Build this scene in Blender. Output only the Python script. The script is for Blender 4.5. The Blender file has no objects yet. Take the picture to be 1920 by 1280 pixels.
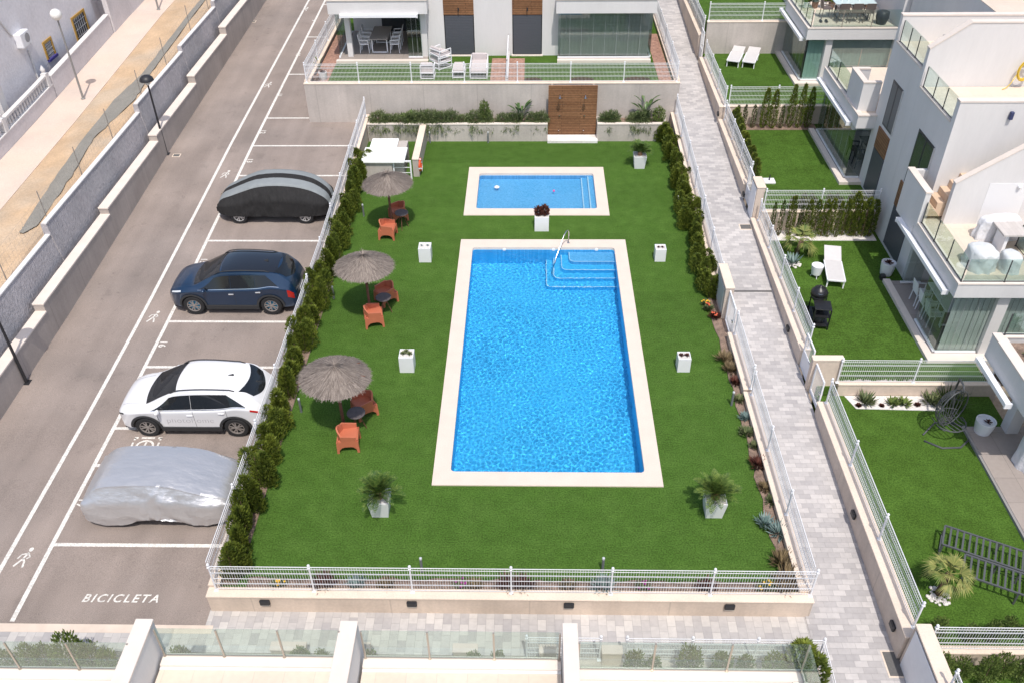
import bpy, bmesh, math, random
from mathutils import Vector, Matrix
random.seed(7)
R = math.radians
SC = bpy.context.scene
COL = SC.collection

# ---------------------------------------------------------------- camera
H = 18.24
PITCH, YAW, ROLL = R(38.2935), R(-1.48383), R(-0.71284)
FPX = 1651.48
_cy, _sy, _cp, _sp = math.cos(YAW), math.sin(YAW), math.cos(PITCH), math.sin(PITCH)
FW = Vector((_sy*_cp, _cy*_cp, -_sp)); _rt = Vector((_cy, -_sy, 0)); _up = _rt.cross(FW)
RT = math.cos(ROLL)*_rt + math.sin(ROLL)*_up
UP = -math.sin(ROLL)*_rt + math.cos(ROLL)*_up
cam_d = bpy.data.cameras.new('camera'); cam = bpy.data.objects.new('camera', cam_d); COL.objects.link(cam)
M = Matrix((RT, UP, -FW)).transposed().to_4x4(); M.translation = Vector((0, 0, H))
cam.matrix_world = M
cam_d.sensor_width = 36; cam_d.lens = FPX/1920*36; cam_d.clip_end = 3000; cam_d.clip_start = .5
SC.camera = cam

# ---------------------------------------------------------------- sky and sun
SUN_EL = R(63.5); SUN_TO = Vector((0.19, -1.0, 0)).normalized()     # the side the light comes from
w = bpy.data.worlds.new('World'); SC.world = w; w.use_nodes = True
nt = w.node_tree; bg = nt.nodes['Background']; sky = nt.nodes.new('ShaderNodeTexSky')
sky.sky_type = 'NISHITA'; sky.sun_disc = False; sky.sun_elevation = SUN_EL
sky.sun_rotation = math.atan2(SUN_TO.x, SUN_TO.y)
sky.air_density = 1.0; sky.dust_density = 2.5; sky.ozone_density = 1.0
nt.links.new(sky.outputs[0], bg.inputs[0]); bg.inputs[1].default_value = 0.15
sd = bpy.data.lights.new('sun', 'SUN'); sun = bpy.data.objects.new('sun', sd); COL.objects.link(sun)
sd.energy = 3.0; sd.angle = R(.6); sd.color = (1, .95, .885)
_dir = (SUN_TO*math.cos(SUN_EL) + Vector((0, 0, math.sin(SUN_EL))))
sun.rotation_euler = _dir.to_track_quat('Z', 'Y').to_euler(); sun.location = (0, -20, 60)
SC.view_settings.view_transform = 'Standard'; SC.view_settings.look = 'None'
SC.view_settings.gamma = 1; SC.view_settings.exposure = .22
SC.cycles.transparent_max_bounces = 24; SC.cycles.max_bounces = 8

# ---------------------------------------------------------------- from the survey: a pixel of the picture and a height give a ground point
def ray(px, py):
    return FW + RT*((px-960)/FPX) - UP*((py-640)/FPX)
def U(px, py, z=0.0):
    d = ray(px, py); t = (z-H)/d.z
    return Vector((d.x*t, d.y*t, z))
def lerp(a, b, t): return a+(b-a)*t
def prof(pts, y):
    if y <= pts[0][0]: return pts[0][1]
    for (a, za), (b, zb) in zip(pts, pts[1:]):
        if y <= b: return lerp(za, zb, (y-a)/(b-a))
    return pts[-1][1]
DRP = [(12, -.45), (20, -.38), (25, -.22), (31, .1), (37, .45), (56, 1.2), (80, 1.9)]
PTP = [(12.3, -.45), (20, -.06), (29, .40), (38, .88), (47, 1.45), (57, 2.05), (75, 2.9)]
def zdr(y): return prof(DRP, y)
def zpt(y): return prof(PTP, y)
def G(px, py, f):
    z = 0
    for _ in range(12): p = U(px, py, z); z = f(p.y)
    return U(px, py, z)

# ---------------------------------------------------------------- mesh building
class MB:
    def __init__(s): s.v = []; s.f = []; s.m = []
    def add(s, vs, fs, mi=0):
        n = len(s.v); s.v += [tuple(v) for v in vs]
        for f in fs: s.f.append(tuple(i+n for i in f)); s.m.append(mi)
        return s
    def box(s, x0, x1, y0, y1, z0, z1, mi=0):
        return s.add([(x0,y0,z0),(x1,y0,z0),(x1,y1,z0),(x0,y1,z0),(x0,y0,z1),(x1,y0,z1),(x1,y1,z1),(x0,y1,z1)],
              [(0,3,2,1),(4,5,6,7),(0,1,5,4),(1,2,6,5),(2,3,7,6),(3,0,4,7)], mi)
    def bbox(s, x0, x1, y0, y1, z0, z1, b=.01, mi=0):
        """box with bevelled upright and upper edges"""
        b = min(b, (x1-x0)*.45, (y1-y0)*.45, (z1-z0)*.45)
        def ring(i, z): return [(x0+i+b,y0+i,z),(x1-i-b,y0+i,z),(x1-i,y0+i+b,z),(x1-i,y1-i-b,z),(x1-i-b,y1-i,z),(x0+i+b,y1-i,z),(x0+i,y1-i-b,z),(x0+i,y0+i+b,z)]
        vs = ring(0, z0)+ring(0, z1-b)+ring(b*.7, z1)
        fs = [tuple(range(7, -1, -1)), tuple(range(16, 24))]
        for k in (0, 8):
            for i in range(8): j = (i+1) % 8; fs.append((k+i, k+j, k+8+j, k+8+i))
        return s.add(vs, fs, mi)
    def hexa(s, p, mi=0):
        return s.add(p, [(0,3,2,1),(4,5,6,7),(0,1,5,4),(1,2,6,5),(2,3,7,6),(3,0,4,7)], mi)
    def prism(s, poly, z0, z1, mi=0):
        n = len(poly)
        z0f = z0 if callable(z0) else (lambda p: z0); z1f = z1 if callable(z1) else (lambda p: z1)
        vs = [(p[0], p[1], z0f(p)) for p in poly]+[(p[0], p[1], z1f(p)) for p in poly]
        a = sum(poly[i][0]*poly[(i+1) % n][1]-poly[(i+1) % n][0]*poly[i][1] for i in range(n))
        fs = [tuple(range(n-1, -1, -1)), tuple(range(n, 2*n))]+[(i, (i+1) % n, n+(i+1) % n, n+i) for i in range(n)]
        if a < 0: fs = [f[::-1] for f in fs]
        return s.add(vs, fs, mi)
    def tube(s, pts, r, n=8, cap=True, mi=0):
        pts = [Vector(p) for p in pts]; rr = r if isinstance(r, (list, tuple)) else [r]*len(pts)
        vs = []; fs = []; prev = None
        for i, p in enumerate(pts):
            d = (pts[min(i+1, len(pts)-1)]-pts[max(i-1, 0)]).normalized()
            if prev is None:
                a = d.cross(Vector((0, 0, 1)));
                if a.length < .05: a = d.cross(Vector((1, 0, 0)))
                a.normalize()
            else:
                a = (prev-d*prev.dot(d))
                a = a.normalized() if a.length > 1e-4 else d.orthogonal().normalized()
            prev = a; b = d.cross(a)
            for k in range(n):
                t = 2*math.pi*k/n; vs.append(p+(a*math.cos(t)+b*math.sin(t))*rr[i])
        for i in range(len(pts)-1):
            for k in range(n): j = (k+1) % n; fs.append((i*n+k, i*n+j, (i+1)*n+j, (i+1)*n+k))
        if cap: fs += [tuple(range(n-1, -1, -1)), tuple(range((len(pts)-1)*n, len(pts)*n))]
        return s.add(vs, fs, mi)
    def bar(s, a, b, w, h=None, mi=0):
        h = h or w; a = Vector(a); b = Vector(b); d = (b-a).normalized(); u = Vector((0, 0, 1))
        if abs(d.z) > .95: u = Vector((0, 1, 0))
        r = d.cross(u).normalized()*(w/2); q = r.cross(d).normalized()*(h/2)
        return s.hexa([a-r-q, a+r-q, b+r-q, b-r-q, a-r+q, a+r+q, b+r+q, b-r+q], mi)
    def lathe(s, prof_, n=20, c=(0, 0, 0), mi=0, sx=1, sy=1, caps=True):
        vs = []; fs = []
        for r, z in prof_:
            for k in range(n): t = 2*math.pi*k/n; vs.append((c[0]+r*sx*math.cos(t), c[1]+r*sy*math.sin(t), c[2]+z))
        for i in range(len(prof_)-1):
            for k in range(n): j = (k+1) % n; fs.append((i*n+k, i*n+j, (i+1)*n+j, (i+1)*n+k))
        if caps: fs += [tuple(range(n-1, -1, -1)), tuple(range((len(prof_)-1)*n, len(prof_)*n))]
        return s.add(vs, fs, mi)
    def ball(s, c, r, n=12, m=7, sx=1, sy=1, sz=1, mi=0):
        pr = [(max(1e-3, r*math.sin(math.pi*i/m)), -r*math.cos(math.pi*i/m)*sz) for i in range(m+1)]
        return s.lathe(pr, n, c, mi, sx, sy)
    def grid(s, fn, nu, nv, mi=0, close=False):
        vs = [fn(i/(nu), j/(nv)) for i in range(nu+1) for j in range(nv+1)]
        fs = []
        for i in range(nu):
            for j in range(nv):
                a = i*(nv+1)+j; fs.append((a, a+nv+1, a+nv+2, a+1))
        return s.add(vs, fs, mi)
    def quad(s, a, b, c, d, mi=0): return s.add([a, b, c, d], [(0, 1, 2, 3)], mi)
    def merge(s, o, M=None):
        vs = [M @ Vector(v) for v in o.v] if M else o.v
        n = len(s.v); s.v += [tuple(v) for v in vs]; s.f += [tuple(i+n for i in f) for f in o.f]; s.m += o.m
        return s
    def data(s, name, mats, smooth=False):
        me = bpy.data.meshes.new(name); me.from_pydata(s.v, [], s.f)
        for m in (mats if isinstance(mats, (list, tuple)) else [mats]): me.materials.append(m)
        if any(s.m): me.polygons.foreach_set('material_index', s.m)
        if smooth: me.polygons.foreach_set('use_smooth', [True]*len(me.polygons))
        me.update()
        if smooth and smooth is not True:
            try: me.set_sharp_from_angle(angle=R(smooth))
            except Exception: pass
        return me
def obj(name, mb, mats, parent=None, smooth=False, loc=None, label=None):
    me = mb.data(name, mats, smooth) if isinstance(mb, MB) else mb
    o = bpy.data.objects.new(name, me); COL.objects.link(o)
    if parent: o.parent = parent
    if loc: o.location = loc
    if label: o['label'] = label
    return o
def struct(name, mb, mats, smooth=False, kind='structure', label=None, cat=None):
    o = obj(name, mb, mats, None, smooth); o['kind'] = kind
    if label: o['label'] = label
    if cat: o['category'] = cat
    return o
def tag(o, label, cat, group=None, kind=None):
    o['label'] = label; o['category'] = cat
    if group: o['group'] = group
    if kind: o['kind'] = kind
    return o
def thing(name, label, cat, loc=(0, 0, 0), rz=0, group=None):
    o = bpy.data.objects.new(name, None); COL.objects.link(o); o.empty_display_size = .2
    o.location = loc; o.rotation_euler = (0, 0, rz)
    return tag(o, label, cat, group)
def copy_tree(o, parent=None):
    c = o.copy(); COL.objects.link(c); c.parent = parent
    for k in list(o.children): copy_tree(k, c)
    return c
def dup(root, loc, rz=0, label=None, scale=None, group=None):
    c = copy_tree(root); c.location = loc; c.rotation_euler = (0, 0, rz)
    if label: c['label'] = label
    if group: c['group'] = group
    if scale: c.scale = scale if isinstance(scale, (tuple, list)) else (scale,)*3
    return c

# ---------------------------------------------------------------- materials
MATS = {}
def mat(name, col, rough=.7, var=0., vs=3., var2=0., vs2=40., bump=0., bs=60., metal=0., spec=.4, tint=None, trans=0, alpha=1, coat=0, aniso=None):
    """principled paint with two octaves of real surface mottling and a bump"""
    if name in MATS: return MATS[name]
    m = bpy.data.materials.new(name); m.use_nodes = True; nt = m.node_tree; N = nt.nodes; L = nt.links
    b = N['Principled BSDF']; b.inputs['Roughness'].default_value = rough; b.inputs['Metallic'].default_value = metal
    b.inputs['Specular IOR Level'].default_value = spec
    b.inputs['Base Color'].default_value = (*col, 1)
    if coat: b.inputs['Coat Weight'].default_value = coat; b.inputs['Coat Roughness'].default_value = .05
    if trans: b.inputs['Transmission Weight'].default_value = trans
    if alpha < 1: b.inputs['Alpha'].default_value = alpha
    geo = N.new('ShaderNodeNewGeometry'); pos = geo.outputs['Position']
    if aniso:
        mp = N.new('ShaderNodeMapping'); mp.inputs['Scale'].default_value = aniso; L.new(pos, mp.inputs[0]); pos = mp.outputs[0]
    src = None
    if var or var2:
        cur = None
        for amt, sc, det in ((var, vs, 4), (var2, vs2, 2)):
            if not amt: continue
            no = N.new('ShaderNodeTexNoise'); no.inputs['Scale'].default_value = sc; no.inputs['Detail'].default_value = det
            L.new(pos, no.inputs['Vector'])
            mr = N.new('ShaderNodeMapRange'); mr.inputs[1].default_value = .3; mr.inputs[2].default_value = .7
            mr.inputs[3].default_value = 1-amt; mr.inputs[4].default_value = 1+amt; L.new(no.outputs[0], mr.inputs[0])
            if cur is None: cur = mr.outputs[0]
            else:
                mu = N.new('ShaderNodeMath'); mu.operation = 'MULTIPLY'; L.new(cur, mu.inputs[0]); L.new(mr.outputs[0], mu.inputs[1]); cur = mu.outputs[0]
        if tint:
            mx0 = N.new('ShaderNodeMix'); mx0.data_type = 'RGBA'; mx0.inputs['A'].default_value = (*col, 1); mx0.inputs['B'].default_value = (*tint, 1)
            n3 = N.new('ShaderNodeTexNoise'); n3.inputs['Scale'].default_value = vs*.6; n3.inputs['Detail'].default_value = 5; L.new(pos, n3.inputs['Vector'])
            mr3 = N.new('ShaderNodeMapRange'); mr3.inputs[1].default_value = .4; mr3.inputs[2].default_value = .65; L.new(n3.outputs[0], mr3.inputs[0])
            L.new(mr3.outputs[0], mx0.inputs['Factor']); basec = mx0.outputs['Result']
        else:
            rgb = N.new('ShaderNodeRGB'); rgb.outputs[0].default_value = (*col, 1); basec = rgb.outputs[0]
        vm = N.new('ShaderNodeVectorMath'); vm.operation = 'SCALE'; L.new(basec, vm.inputs[0]); L.new(cur, vm.inputs['Scale'])
        L.new(vm.outputs[0], b.inputs['Base Color'])
    if bump:
        nb = N.new('ShaderNodeTexNoise'); nb.inputs['Scale'].default_value = bs; nb.inputs['Detail'].default_value = 5; L.new(pos, nb.inputs['Vector'])
        bp = N.new('ShaderNodeBump'); bp.inputs['Strength'].default_value = 1; bp.inputs['Distance'].default_value = bump
        L.new(nb.outputs[0], bp.inputs['Height']); L.new(bp.outputs[0], b.inputs['Normal'])
    MATS[name] = m; return m
def glassmat(name, col, op=.25, rough=.03):
    """thin architectural pane: tinted see-through sheet with a real Fresnel reflection"""
    if name in MATS: return MATS[name]
    m = bpy.data.materials.new(name); m.use_nodes = True; nt = m.node_tree; N = nt.nodes; L = nt.links
    N.remove(N['Principled BSDF']); out = N['Material Output']
    tr = N.new('ShaderNodeBsdfTransparent'); tr.inputs[0].default_value = (*col, 1)
    gl = N.new('ShaderNodeBsdfGlossy'); gl.inputs['Roughness'].default_value = rough; gl.inputs[0].default_value = (.9, .97, .95, 1)
    fr0 = N.new('ShaderNodeLayerWeight'); fr0.inputs[0].default_value = .5; fr = N.new('ShaderNodeMath'); fr.operation = 'POWER'; fr.inputs[1].default_value = 5
    L.new(fr0.outputs['Facing'], fr.inputs[0])
    mr = N.new('ShaderNodeMapRange'); mr.inputs[3].default_value = op; mr.inputs[4].default_value = 1; L.new(fr.outputs[0], mr.inputs[0])
    mx = N.new('ShaderNodeMixShader'); L.new(mr.outputs[0], mx.inputs[0]); L.new(tr.outputs[0], mx.inputs[1]); L.new(gl.outputs[0], mx.inputs[2])
    L.new(mx.outputs[0], out.inputs[0]); MATS[name] = m; return m
def brickmat(name, c1, c2, mortar, bw, bh, msize=.006, rough=.75, rot=0, var=.12, offset=.5, axes='xy', bump=.002, squash=1.0):
    if name in MATS: return MATS[name]
    m = bpy.data.materials.new(name); m.use_nodes = True; nt = m.node_tree; N = nt.nodes; L = nt.links
    b = N['Principled BSDF']; b.inputs['Roughness'].default_value = rough; b.inputs['Specular IOR Level'].default_value = .3
    geo = N.new('ShaderNodeNewGeometry'); mp = N.new('ShaderNodeMapping')
    src = geo.outputs['Position']
    if axes != 'xy':
        sp = N.new('ShaderNodeSeparateXYZ'); cb = N.new('ShaderNodeCombineXYZ'); L.new(src, sp.inputs[0])
        for i, a in enumerate(axes): L.new(sp.outputs['xyz'.index(a)], cb.inputs[i])
        src = cb.outputs[0]
    L.new(src, mp.inputs[0]); mp.inputs['Rotation'].default_value = (0, 0, rot)
    br = N.new('ShaderNodeTexBrick'); br.inputs['Scale'].default_value = 1; br.inputs['Brick Width'].default_value = bw; br.inputs['Row Height'].default_value = bh
    br.inputs['Mortar Size'].default_value = msize; br.inputs['Mortar Smooth'].default_value = .2; br.inputs['Bias'].default_value = 0
    br.offset = offset; br.squash = squash
    br.inputs['Color1'].default_value = (*c1, 1); br.inputs['Color2'].default_value = (*c2, 1); br.inputs['Mortar'].default_value = (*mortar, 1)
    L.new(mp.outputs[0], br.inputs[0])
    cur = None
    for sc, amt in ((.45, var), (9, var*.7)):
        no = N.new('ShaderNodeTexNoise'); no.inputs['Scale'].default_value = sc; no.inputs['Detail'].default_value = 4; L.new(src, no.inputs['Vector'])
        mr = N.new('ShaderNodeMapRange'); mr.inputs[1].default_value = .3; mr.inputs[2].default_value = .7; mr.inputs[3].default_value = 1-amt; mr.inputs[4].default_value = 1+amt
        L.new(no.outputs[0], mr.inputs[0])
        if cur is None: cur = mr.outputs[0]
        else:
            mu = N.new('ShaderNodeMath'); mu.operation = 'MULTIPLY'; L.new(cur, mu.inputs[0]); L.new(mr.outputs[0], mu.inputs[1]); cur = mu.outputs[0]
    vm = N.new('ShaderNodeVectorMath'); vm.operation = 'SCALE'; L.new(br.outputs[0], vm.inputs[0]); L.new(cur, vm.inputs['Scale']); L.new(vm.outputs[0], b.inputs['Base Color'])
    bp = N.new('ShaderNodeBump'); bp.inputs['Distance'].default_value = bump; bp.invert = True; L.new(br.outputs[1], bp.inputs['Height']); L.new(bp.outputs[0], b.inputs['Normal'])
    MATS[name] = m; return m
USE_CAUSTICS = True
# ================================================================ SETTING MATERIALS
from mathutils import noise as MN
def turf(name, c1, c2, band=0.0):
    m = mat(name, c1, .9, var=.09, vs=2.6, var2=.38, vs2=24., bump=.015, bs=70., spec=.1, tint=c2)
    nt = m.node_tree; N = nt.nodes; L = nt.links; b = N['Principled BSDF']
    # rolls of artificial turf: each strip's pile lies a little differently
    geo = N.new('ShaderNodeNewGeometry'); sp = N.new('ShaderNodeSeparateXYZ'); L.new(geo.outputs['Position'], sp.inputs[0])
    fl = N.new('ShaderNodeMath'); fl.operation = 'MULTIPLY'; fl.inputs[1].default_value = .5; L.new(sp.outputs[1], fl.inputs[0])
    f2 = N.new('ShaderNodeMath'); f2.operation = 'FLOOR'; L.new(fl.outputs[0], f2.inputs[0])
    wn = N.new('ShaderNodeTexWhiteNoise'); wn.noise_dimensions = '1D'; L.new(f2.outputs[0], wn.inputs['W'])
    mr = N.new('ShaderNodeMapRange'); mr.inputs[3].default_value = .92; mr.inputs[4].default_value = 1.07; L.new(wn.outputs[0], mr.inputs[0])
    # fine streaks across the roll
    mp = N.new('ShaderNodeMapping'); mp.inputs['Scale'].default_value = (2.2, 26, 8); L.new(geo.outputs['Position'], mp.inputs[0])
    no = N.new('ShaderNodeTexNoise'); no.inputs['Scale'].default_value = 1; no.inputs['Detail'].default_value = 3; L.new(mp.outputs[0], no.inputs['Vector'])
    m2 = N.new('ShaderNodeMapRange'); m2.inputs[1].default_value = .3; m2.inputs[2].default_value = .7; m2.inputs[3].default_value = .92; m2.inputs[4].default_value = 1.08; L.new(no.outputs[0], m2.inputs[0])
    mu = N.new('ShaderNodeMath'); mu.operation = 'MULTIPLY'; L.new(mr.outputs[0], mu.inputs[0]); L.new(m2.outputs[0], mu.inputs[1])
    prev = b.inputs['Base Color'].links[0].from_socket
    vm = N.new('ShaderNodeVectorMath'); vm.operation = 'SCALE'; L.new(prev, vm.inputs[0]); L.new(mu.outputs[0], vm.inputs['Scale']); L.new(vm.outputs[0], b.inputs['Base Color'])
    return m
def spots(m):
    # oil drips and old wet marks: islands with their own outline
    nt = m.node_tree; N = nt.nodes; L = nt.links; b = N['Principled BSDF']; geo = N.new('ShaderNodeNewGeometry')
    prev = b.inputs['Base Color'].links[0].from_socket
    for sc, lo, hi, k in ((.9, .60, .70, .86), (2.6, .655, .70, .80), (7, .70, .74, .72)):
        no = N.new('ShaderNodeTexNoise'); no.inputs['Scale'].default_value = sc; no.inputs['Detail'].default_value = 6; no.inputs['Roughness'].default_value = .6; L.new(geo.outputs['Position'], no.inputs['Vector'])
        mr = N.new('ShaderNodeMapRange'); mr.inputs[1].default_value = lo; mr.inputs[2].default_value = hi; mr.inputs[3].default_value = 1; mr.inputs[4].default_value = k; L.new(no.outputs[0], mr.inputs[0])
        vm = N.new('ShaderNodeVectorMath'); vm.operation = 'SCALE'; L.new(prev, vm.inputs[0]); L.new(mr.outputs[0], vm.inputs['Scale']); prev = vm.outputs[0]
    # tyre polish along the lane
    mp = N.new('ShaderNodeMapping'); mp.inputs['Scale'].default_value = (1.6, .06, 1); L.new(geo.outputs['Position'], mp.inputs[0])
    no = N.new('ShaderNodeTexNoise'); no.inputs['Scale'].default_value = 1; no.inputs['Detail'].default_value = 4; L.new(mp.outputs[0], no.inputs['Vector'])
    mr = N.new('ShaderNodeMapRange'); mr.inputs[1].default_value = .35; mr.inputs[2].default_value = .65; mr.inputs[3].default_value = .93; mr.inputs[4].default_value = 1.06; L.new(no.outputs[0], mr.inputs[0])
    vm = N.new('ShaderNodeVectorMath'); vm.operation = 'SCALE'; L.new(prev, vm.inputs[0]); L.new(mr.outputs[0], vm.inputs['Scale']); L.new(vm.outputs[0], b.inputs['Base Color'])
TURF = turf('turf', (.058, .120, .019), (.067, .132, .023))
TURF2 = turf('garden_turf', (.057, .114, .016), (.067, .134, .020))
ASPH = mat('asphalt', (.285, .236, .207), .9, var=.13, vs=.5, var2=.20, vs2=50., bump=.006, bs=140., tint=(.256, .216, .193), spec=.2)
spots(ASPH)
PAINT = mat('road_paint', (.68, .65, .60), .7, var=.10, vs=5., var2=.25, vs2=22.)
PAVE = brickmat('path_pavers', (.38, .36, .355), (.54, .51, .49), (.34, .325, .315), .31, .16, .004, .8, rot=0, var=.08)
PAVEX = brickmat('cross_path_pavers', (.39, .37, .365), (.55, .52, .49), (.34, .325, .315), .31, .21, .004, .8, rot=math.pi/2, var=.08)
COPE = mat('pool_coping_stone', (.68, .575, .49), .65, var=.035, vs=2., var2=.05, vs2=30.)
STONEC = mat('cream_coping', (.72, .60, .49), .75, var=.06, vs=2., var2=.06, vs2=25.)
SOIL = mat('soil', (.24, .17, .13), .95, var=.3, vs=5., var2=.3, vs2=30., bump=.03, bs=30.)
SAND = mat('sandy_ground', (.52, .37, .235), .95, var=.12, vs=.8, var2=.10, vs2=12., bump=.01, bs=30., tint=(.47, .37, .27))
SIDEW = mat('sidewalk_concrete', (.64, .51, .42), .9, var=.07, vs=.7, var2=.06, vs2=18., tint=(.60, .50, .43))
CHAN = mat('grey_mortar', (.235, .225, .20), .95, var=.08, vs=2., var2=.1, vs2=20., bump=.01, bs=30.)
EARTH = mat('earth', (.36, .30, .24), .95, var=.2, vs=.3, var2=.15, vs2=8.)
def concrete(name, col, joint=2.4, ax='x'):
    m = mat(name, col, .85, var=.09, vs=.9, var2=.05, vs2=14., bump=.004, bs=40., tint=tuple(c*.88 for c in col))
    nt = m.node_tree; N = nt.nodes; L = nt.links; b = N['Principled BSDF']
    geo = N.new('ShaderNodeNewGeometry'); sp = N.new('ShaderNodeSeparateXYZ'); L.new(geo.outputs['Position'], sp.inputs[0])
    a = N.new('ShaderNodeMath'); a.operation = 'MULTIPLY'; a.inputs[1].default_value = 1/joint; L.new(sp.outputs['xyz'.index(ax)], a.inputs[0])
    fr = N.new('ShaderNodeMath'); fr.operation = 'FRACT'; L.new(a.outputs[0], fr.inputs[0])
    lt = N.new('ShaderNodeMath'); lt.operation = 'LESS_THAN'; lt.inputs[1].default_value = .035/joint; L.new(fr.outputs[0], lt.inputs[0])
    # rain streaks run down the face
    mp = N.new('ShaderNodeMapping'); mp.inputs['Scale'].default_value = (5, 5, .5); L.new(geo.outputs['Position'], mp.inputs[0])
    no = N.new('ShaderNodeTexNoise'); no.inputs['Scale'].default_value = 1; no.inputs['Detail'].default_value = 5; L.new(mp.outputs[0], no.inputs['Vector'])
    mr = N.new('ShaderNodeMapRange'); mr.inputs[1].default_value = .3; mr.inputs[2].default_value = .75; mr.inputs[3].default_value = 1.05; mr.inputs[4].default_value = .93; L.new(no.outputs[0], mr.inputs[0])
    s1 = N.new('ShaderNodeMath'); s1.operation = 'MULTIPLY_ADD'; s1.inputs[1].default_value = -.16; s1.inputs[2].default_value = 1; L.new(lt.outputs[0], s1.inputs[0])
    mu = N.new('ShaderNodeMath'); mu.operation = 'MULTIPLY'; L.new(s1.outputs[0], mu.inputs[0]); L.new(mr.outputs[0], mu.inputs[1])
    prev = b.inputs['Base Color'].links[0].from_socket
    vm = N.new('ShaderNodeVectorMath'); vm.operation = 'SCALE'; L.new(prev, vm.inputs[0]); L.new(mu.outputs[0], vm.inputs['Scale']); L.new(vm.outputs[0], b.inputs['Base Color'])
    return m
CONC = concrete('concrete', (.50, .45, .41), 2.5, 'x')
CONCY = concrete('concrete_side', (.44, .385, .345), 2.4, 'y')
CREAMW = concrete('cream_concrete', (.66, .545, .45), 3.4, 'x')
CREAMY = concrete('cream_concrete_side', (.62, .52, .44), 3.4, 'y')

# ================================================================ GROUND AND LAWNS
def strip(xa, xb, ya, yb, f, ny=30, thick=.0, z=0):
    """sheet between x = xa..xb following the height profile f along y"""
    mb = MB()
    mb.grid(lambda u, v: (lerp(xa, xb, u), lerp(ya, yb, v), f(lerp(ya, yb, v))+z), 1, ny)
    mb.f = [t[::1] for t in mb.f]
    return mb
def slab(name, xa, xb, ya, yb, f, m, ny=30, depth=.5, z=0):
    """solid strip with skirts"""
    mb = MB(); n = ny
    for i in range(n):
        y0, y1 = lerp(ya, yb, i/n), lerp(ya, yb, (i+1)/n); a, b = f(y0)+z, f(y1)+z
        mb.add([(xa, y0, a), (xb, y0, a), (xb, y1, b), (xa, y1, b), (xa, y0, a-depth), (xb, y0, a-depth), (xb, y1, b-depth), (xa, y1, b-depth)],
               [(0, 1, 2, 3), (0, 3, 7, 4), (1, 5, 6, 2)] + ([(0, 4, 5, 1)] if i == 0 else []) + ([(3, 2, 6, 7)] if i == n-1 else []))
    return struct(name, mb, m)
# base terrain, one sheet to the horizon
xs = [-1500, -400, -120, -60, -40, -30, -24, -20, -17, -14, -8, -4, 0, 4, 7, 10, 14, 20, 30, 45, 70, 130, 400, 1500]
ys = [-1500, -400, -100, -30, 0, 8, 12, 14, 16, 20, 25, 30, 35, 38, 42, 48, 55, 65, 80, 110, 200, 500, 1500]
def zg(x, y):
    if -9 < x < 8 and 12 < y < 40: return -2.2
    return min(zpt(y), zdr(y), 2)-.9
mb = MB(); nx = len(xs)
mb.add([(x, y, zg(x, y)) for y in ys for x in xs], [(j*nx+i, j*nx+i+1, (j+1)*nx+i+1, (j+1)*nx+i) for j in range(len(ys)-1) for i in range(nx-1)])
struct('ground', mb, EARTH)

slab('driveway', -16.4, -7.9, 12.45, 75, zdr, ASPH, 60)
slab('path', 6.75, 8.62, 3.0, 75, zpt, PAVE, 60, depth=.6)
slab('path', -22, 6.75, 11.72, 12.9, lambda y: -.45, PAVEX, 2, depth=.5)
slab('kerb', -16.4, -7.7, 12.22, 12.45, lambda y: -.445, mat('kerb_stone', (.66, .55, .46), .85, var=.08, vs=3.), 2, depth=.3)
# pool lawn with the two basins cut out
PO = (-2.707, 3.699, 16.645, 29.465); PI = (-2.220, 3.230, 17.157, 28.888)
SO = (-2.725, 3.223, 31.345, 35.542); SI = (-2.24, 2.747, 31.873, 34.956)
def frame_rects(outer, holes):
    xsx = sorted({outer[0], outer[1], *[h[k] for h in holes for k in (0, 1)]}); ysy = sorted({outer[2], outer[3], *[h[k] for h in holes for k in (2, 3)]})
    out = []
    for a, b in zip(xsx, xsx[1:]):
        for c, d in zip(ysy, ysy[1:]):
            if not any(h[0] <= a and b <= h[1] and h[2] <= c and d <= h[3] for h in holes): out.append((a, b, c, d))
    return out
mb = MB()
for a, b, c, d in frame_rects((-7.75, 6.75, 13.0, 38.3), [PI, SI]): mb.quad((a, c, 0), (b, c, 0), (b, d, 0), (a, d, 0))
struct('lawn', mb, TURF)
# soil beds
mb = MB(); mb.box(-7.7, -7.25, 13.3, 36.0, -.2, .03); struct('soil_bed', mb, SOIL)
def ragged(x, y0, y1, amp, n): return [(x+random.uniform(-amp, amp), lerp(y0, y1, i/n)) for i in range(n+1)]
mb = MB(); mb.prism([(6.7, 13.3)]+[(6.7, 38.2)]+ragged(6.3, 38.2, 13.3, .07, 60), -.2, .035); struct('soil_bed', mb, SOIL)
mb = MB(); mb.prism([(-7, 12.95), (5.9, 12.95)]+[(lerp(5.9, -7, i/50), 13.5+random.uniform(-.05, .05)) for i in range(51)], -.2, .032); struct('soil_bed', mb, SOIL)

# gardens on the right
GARD = [(8.9, 14.2, 11.8, 20.6, -.12), (8.9, 14.2, 20.7, 29.9, .15), (8.9, 14.2, 30.15, 38.2, .85), (8.9, 14.2, 38.35, 45.2, 1.55), (8.9, 14.6, 45.4, 60, 3.1)]
for x0, x1, y0, y1, z in GARD:
    mb = MB(); mb.box(x0, x1, y0, y1, z-1.2, z); struct('lawn', mb, TURF2)
mb = MB(); mb.box(8.9, 20, 4, 11.6, -1.4, -.45); struct('lawn', mb, TURF2)
# garden of the white house behind
mb = MB(); mb.box(-10.2, 6.6, 39.3, 60, 1.0, 2.3); struct('lawn', mb, TURF2)

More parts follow.
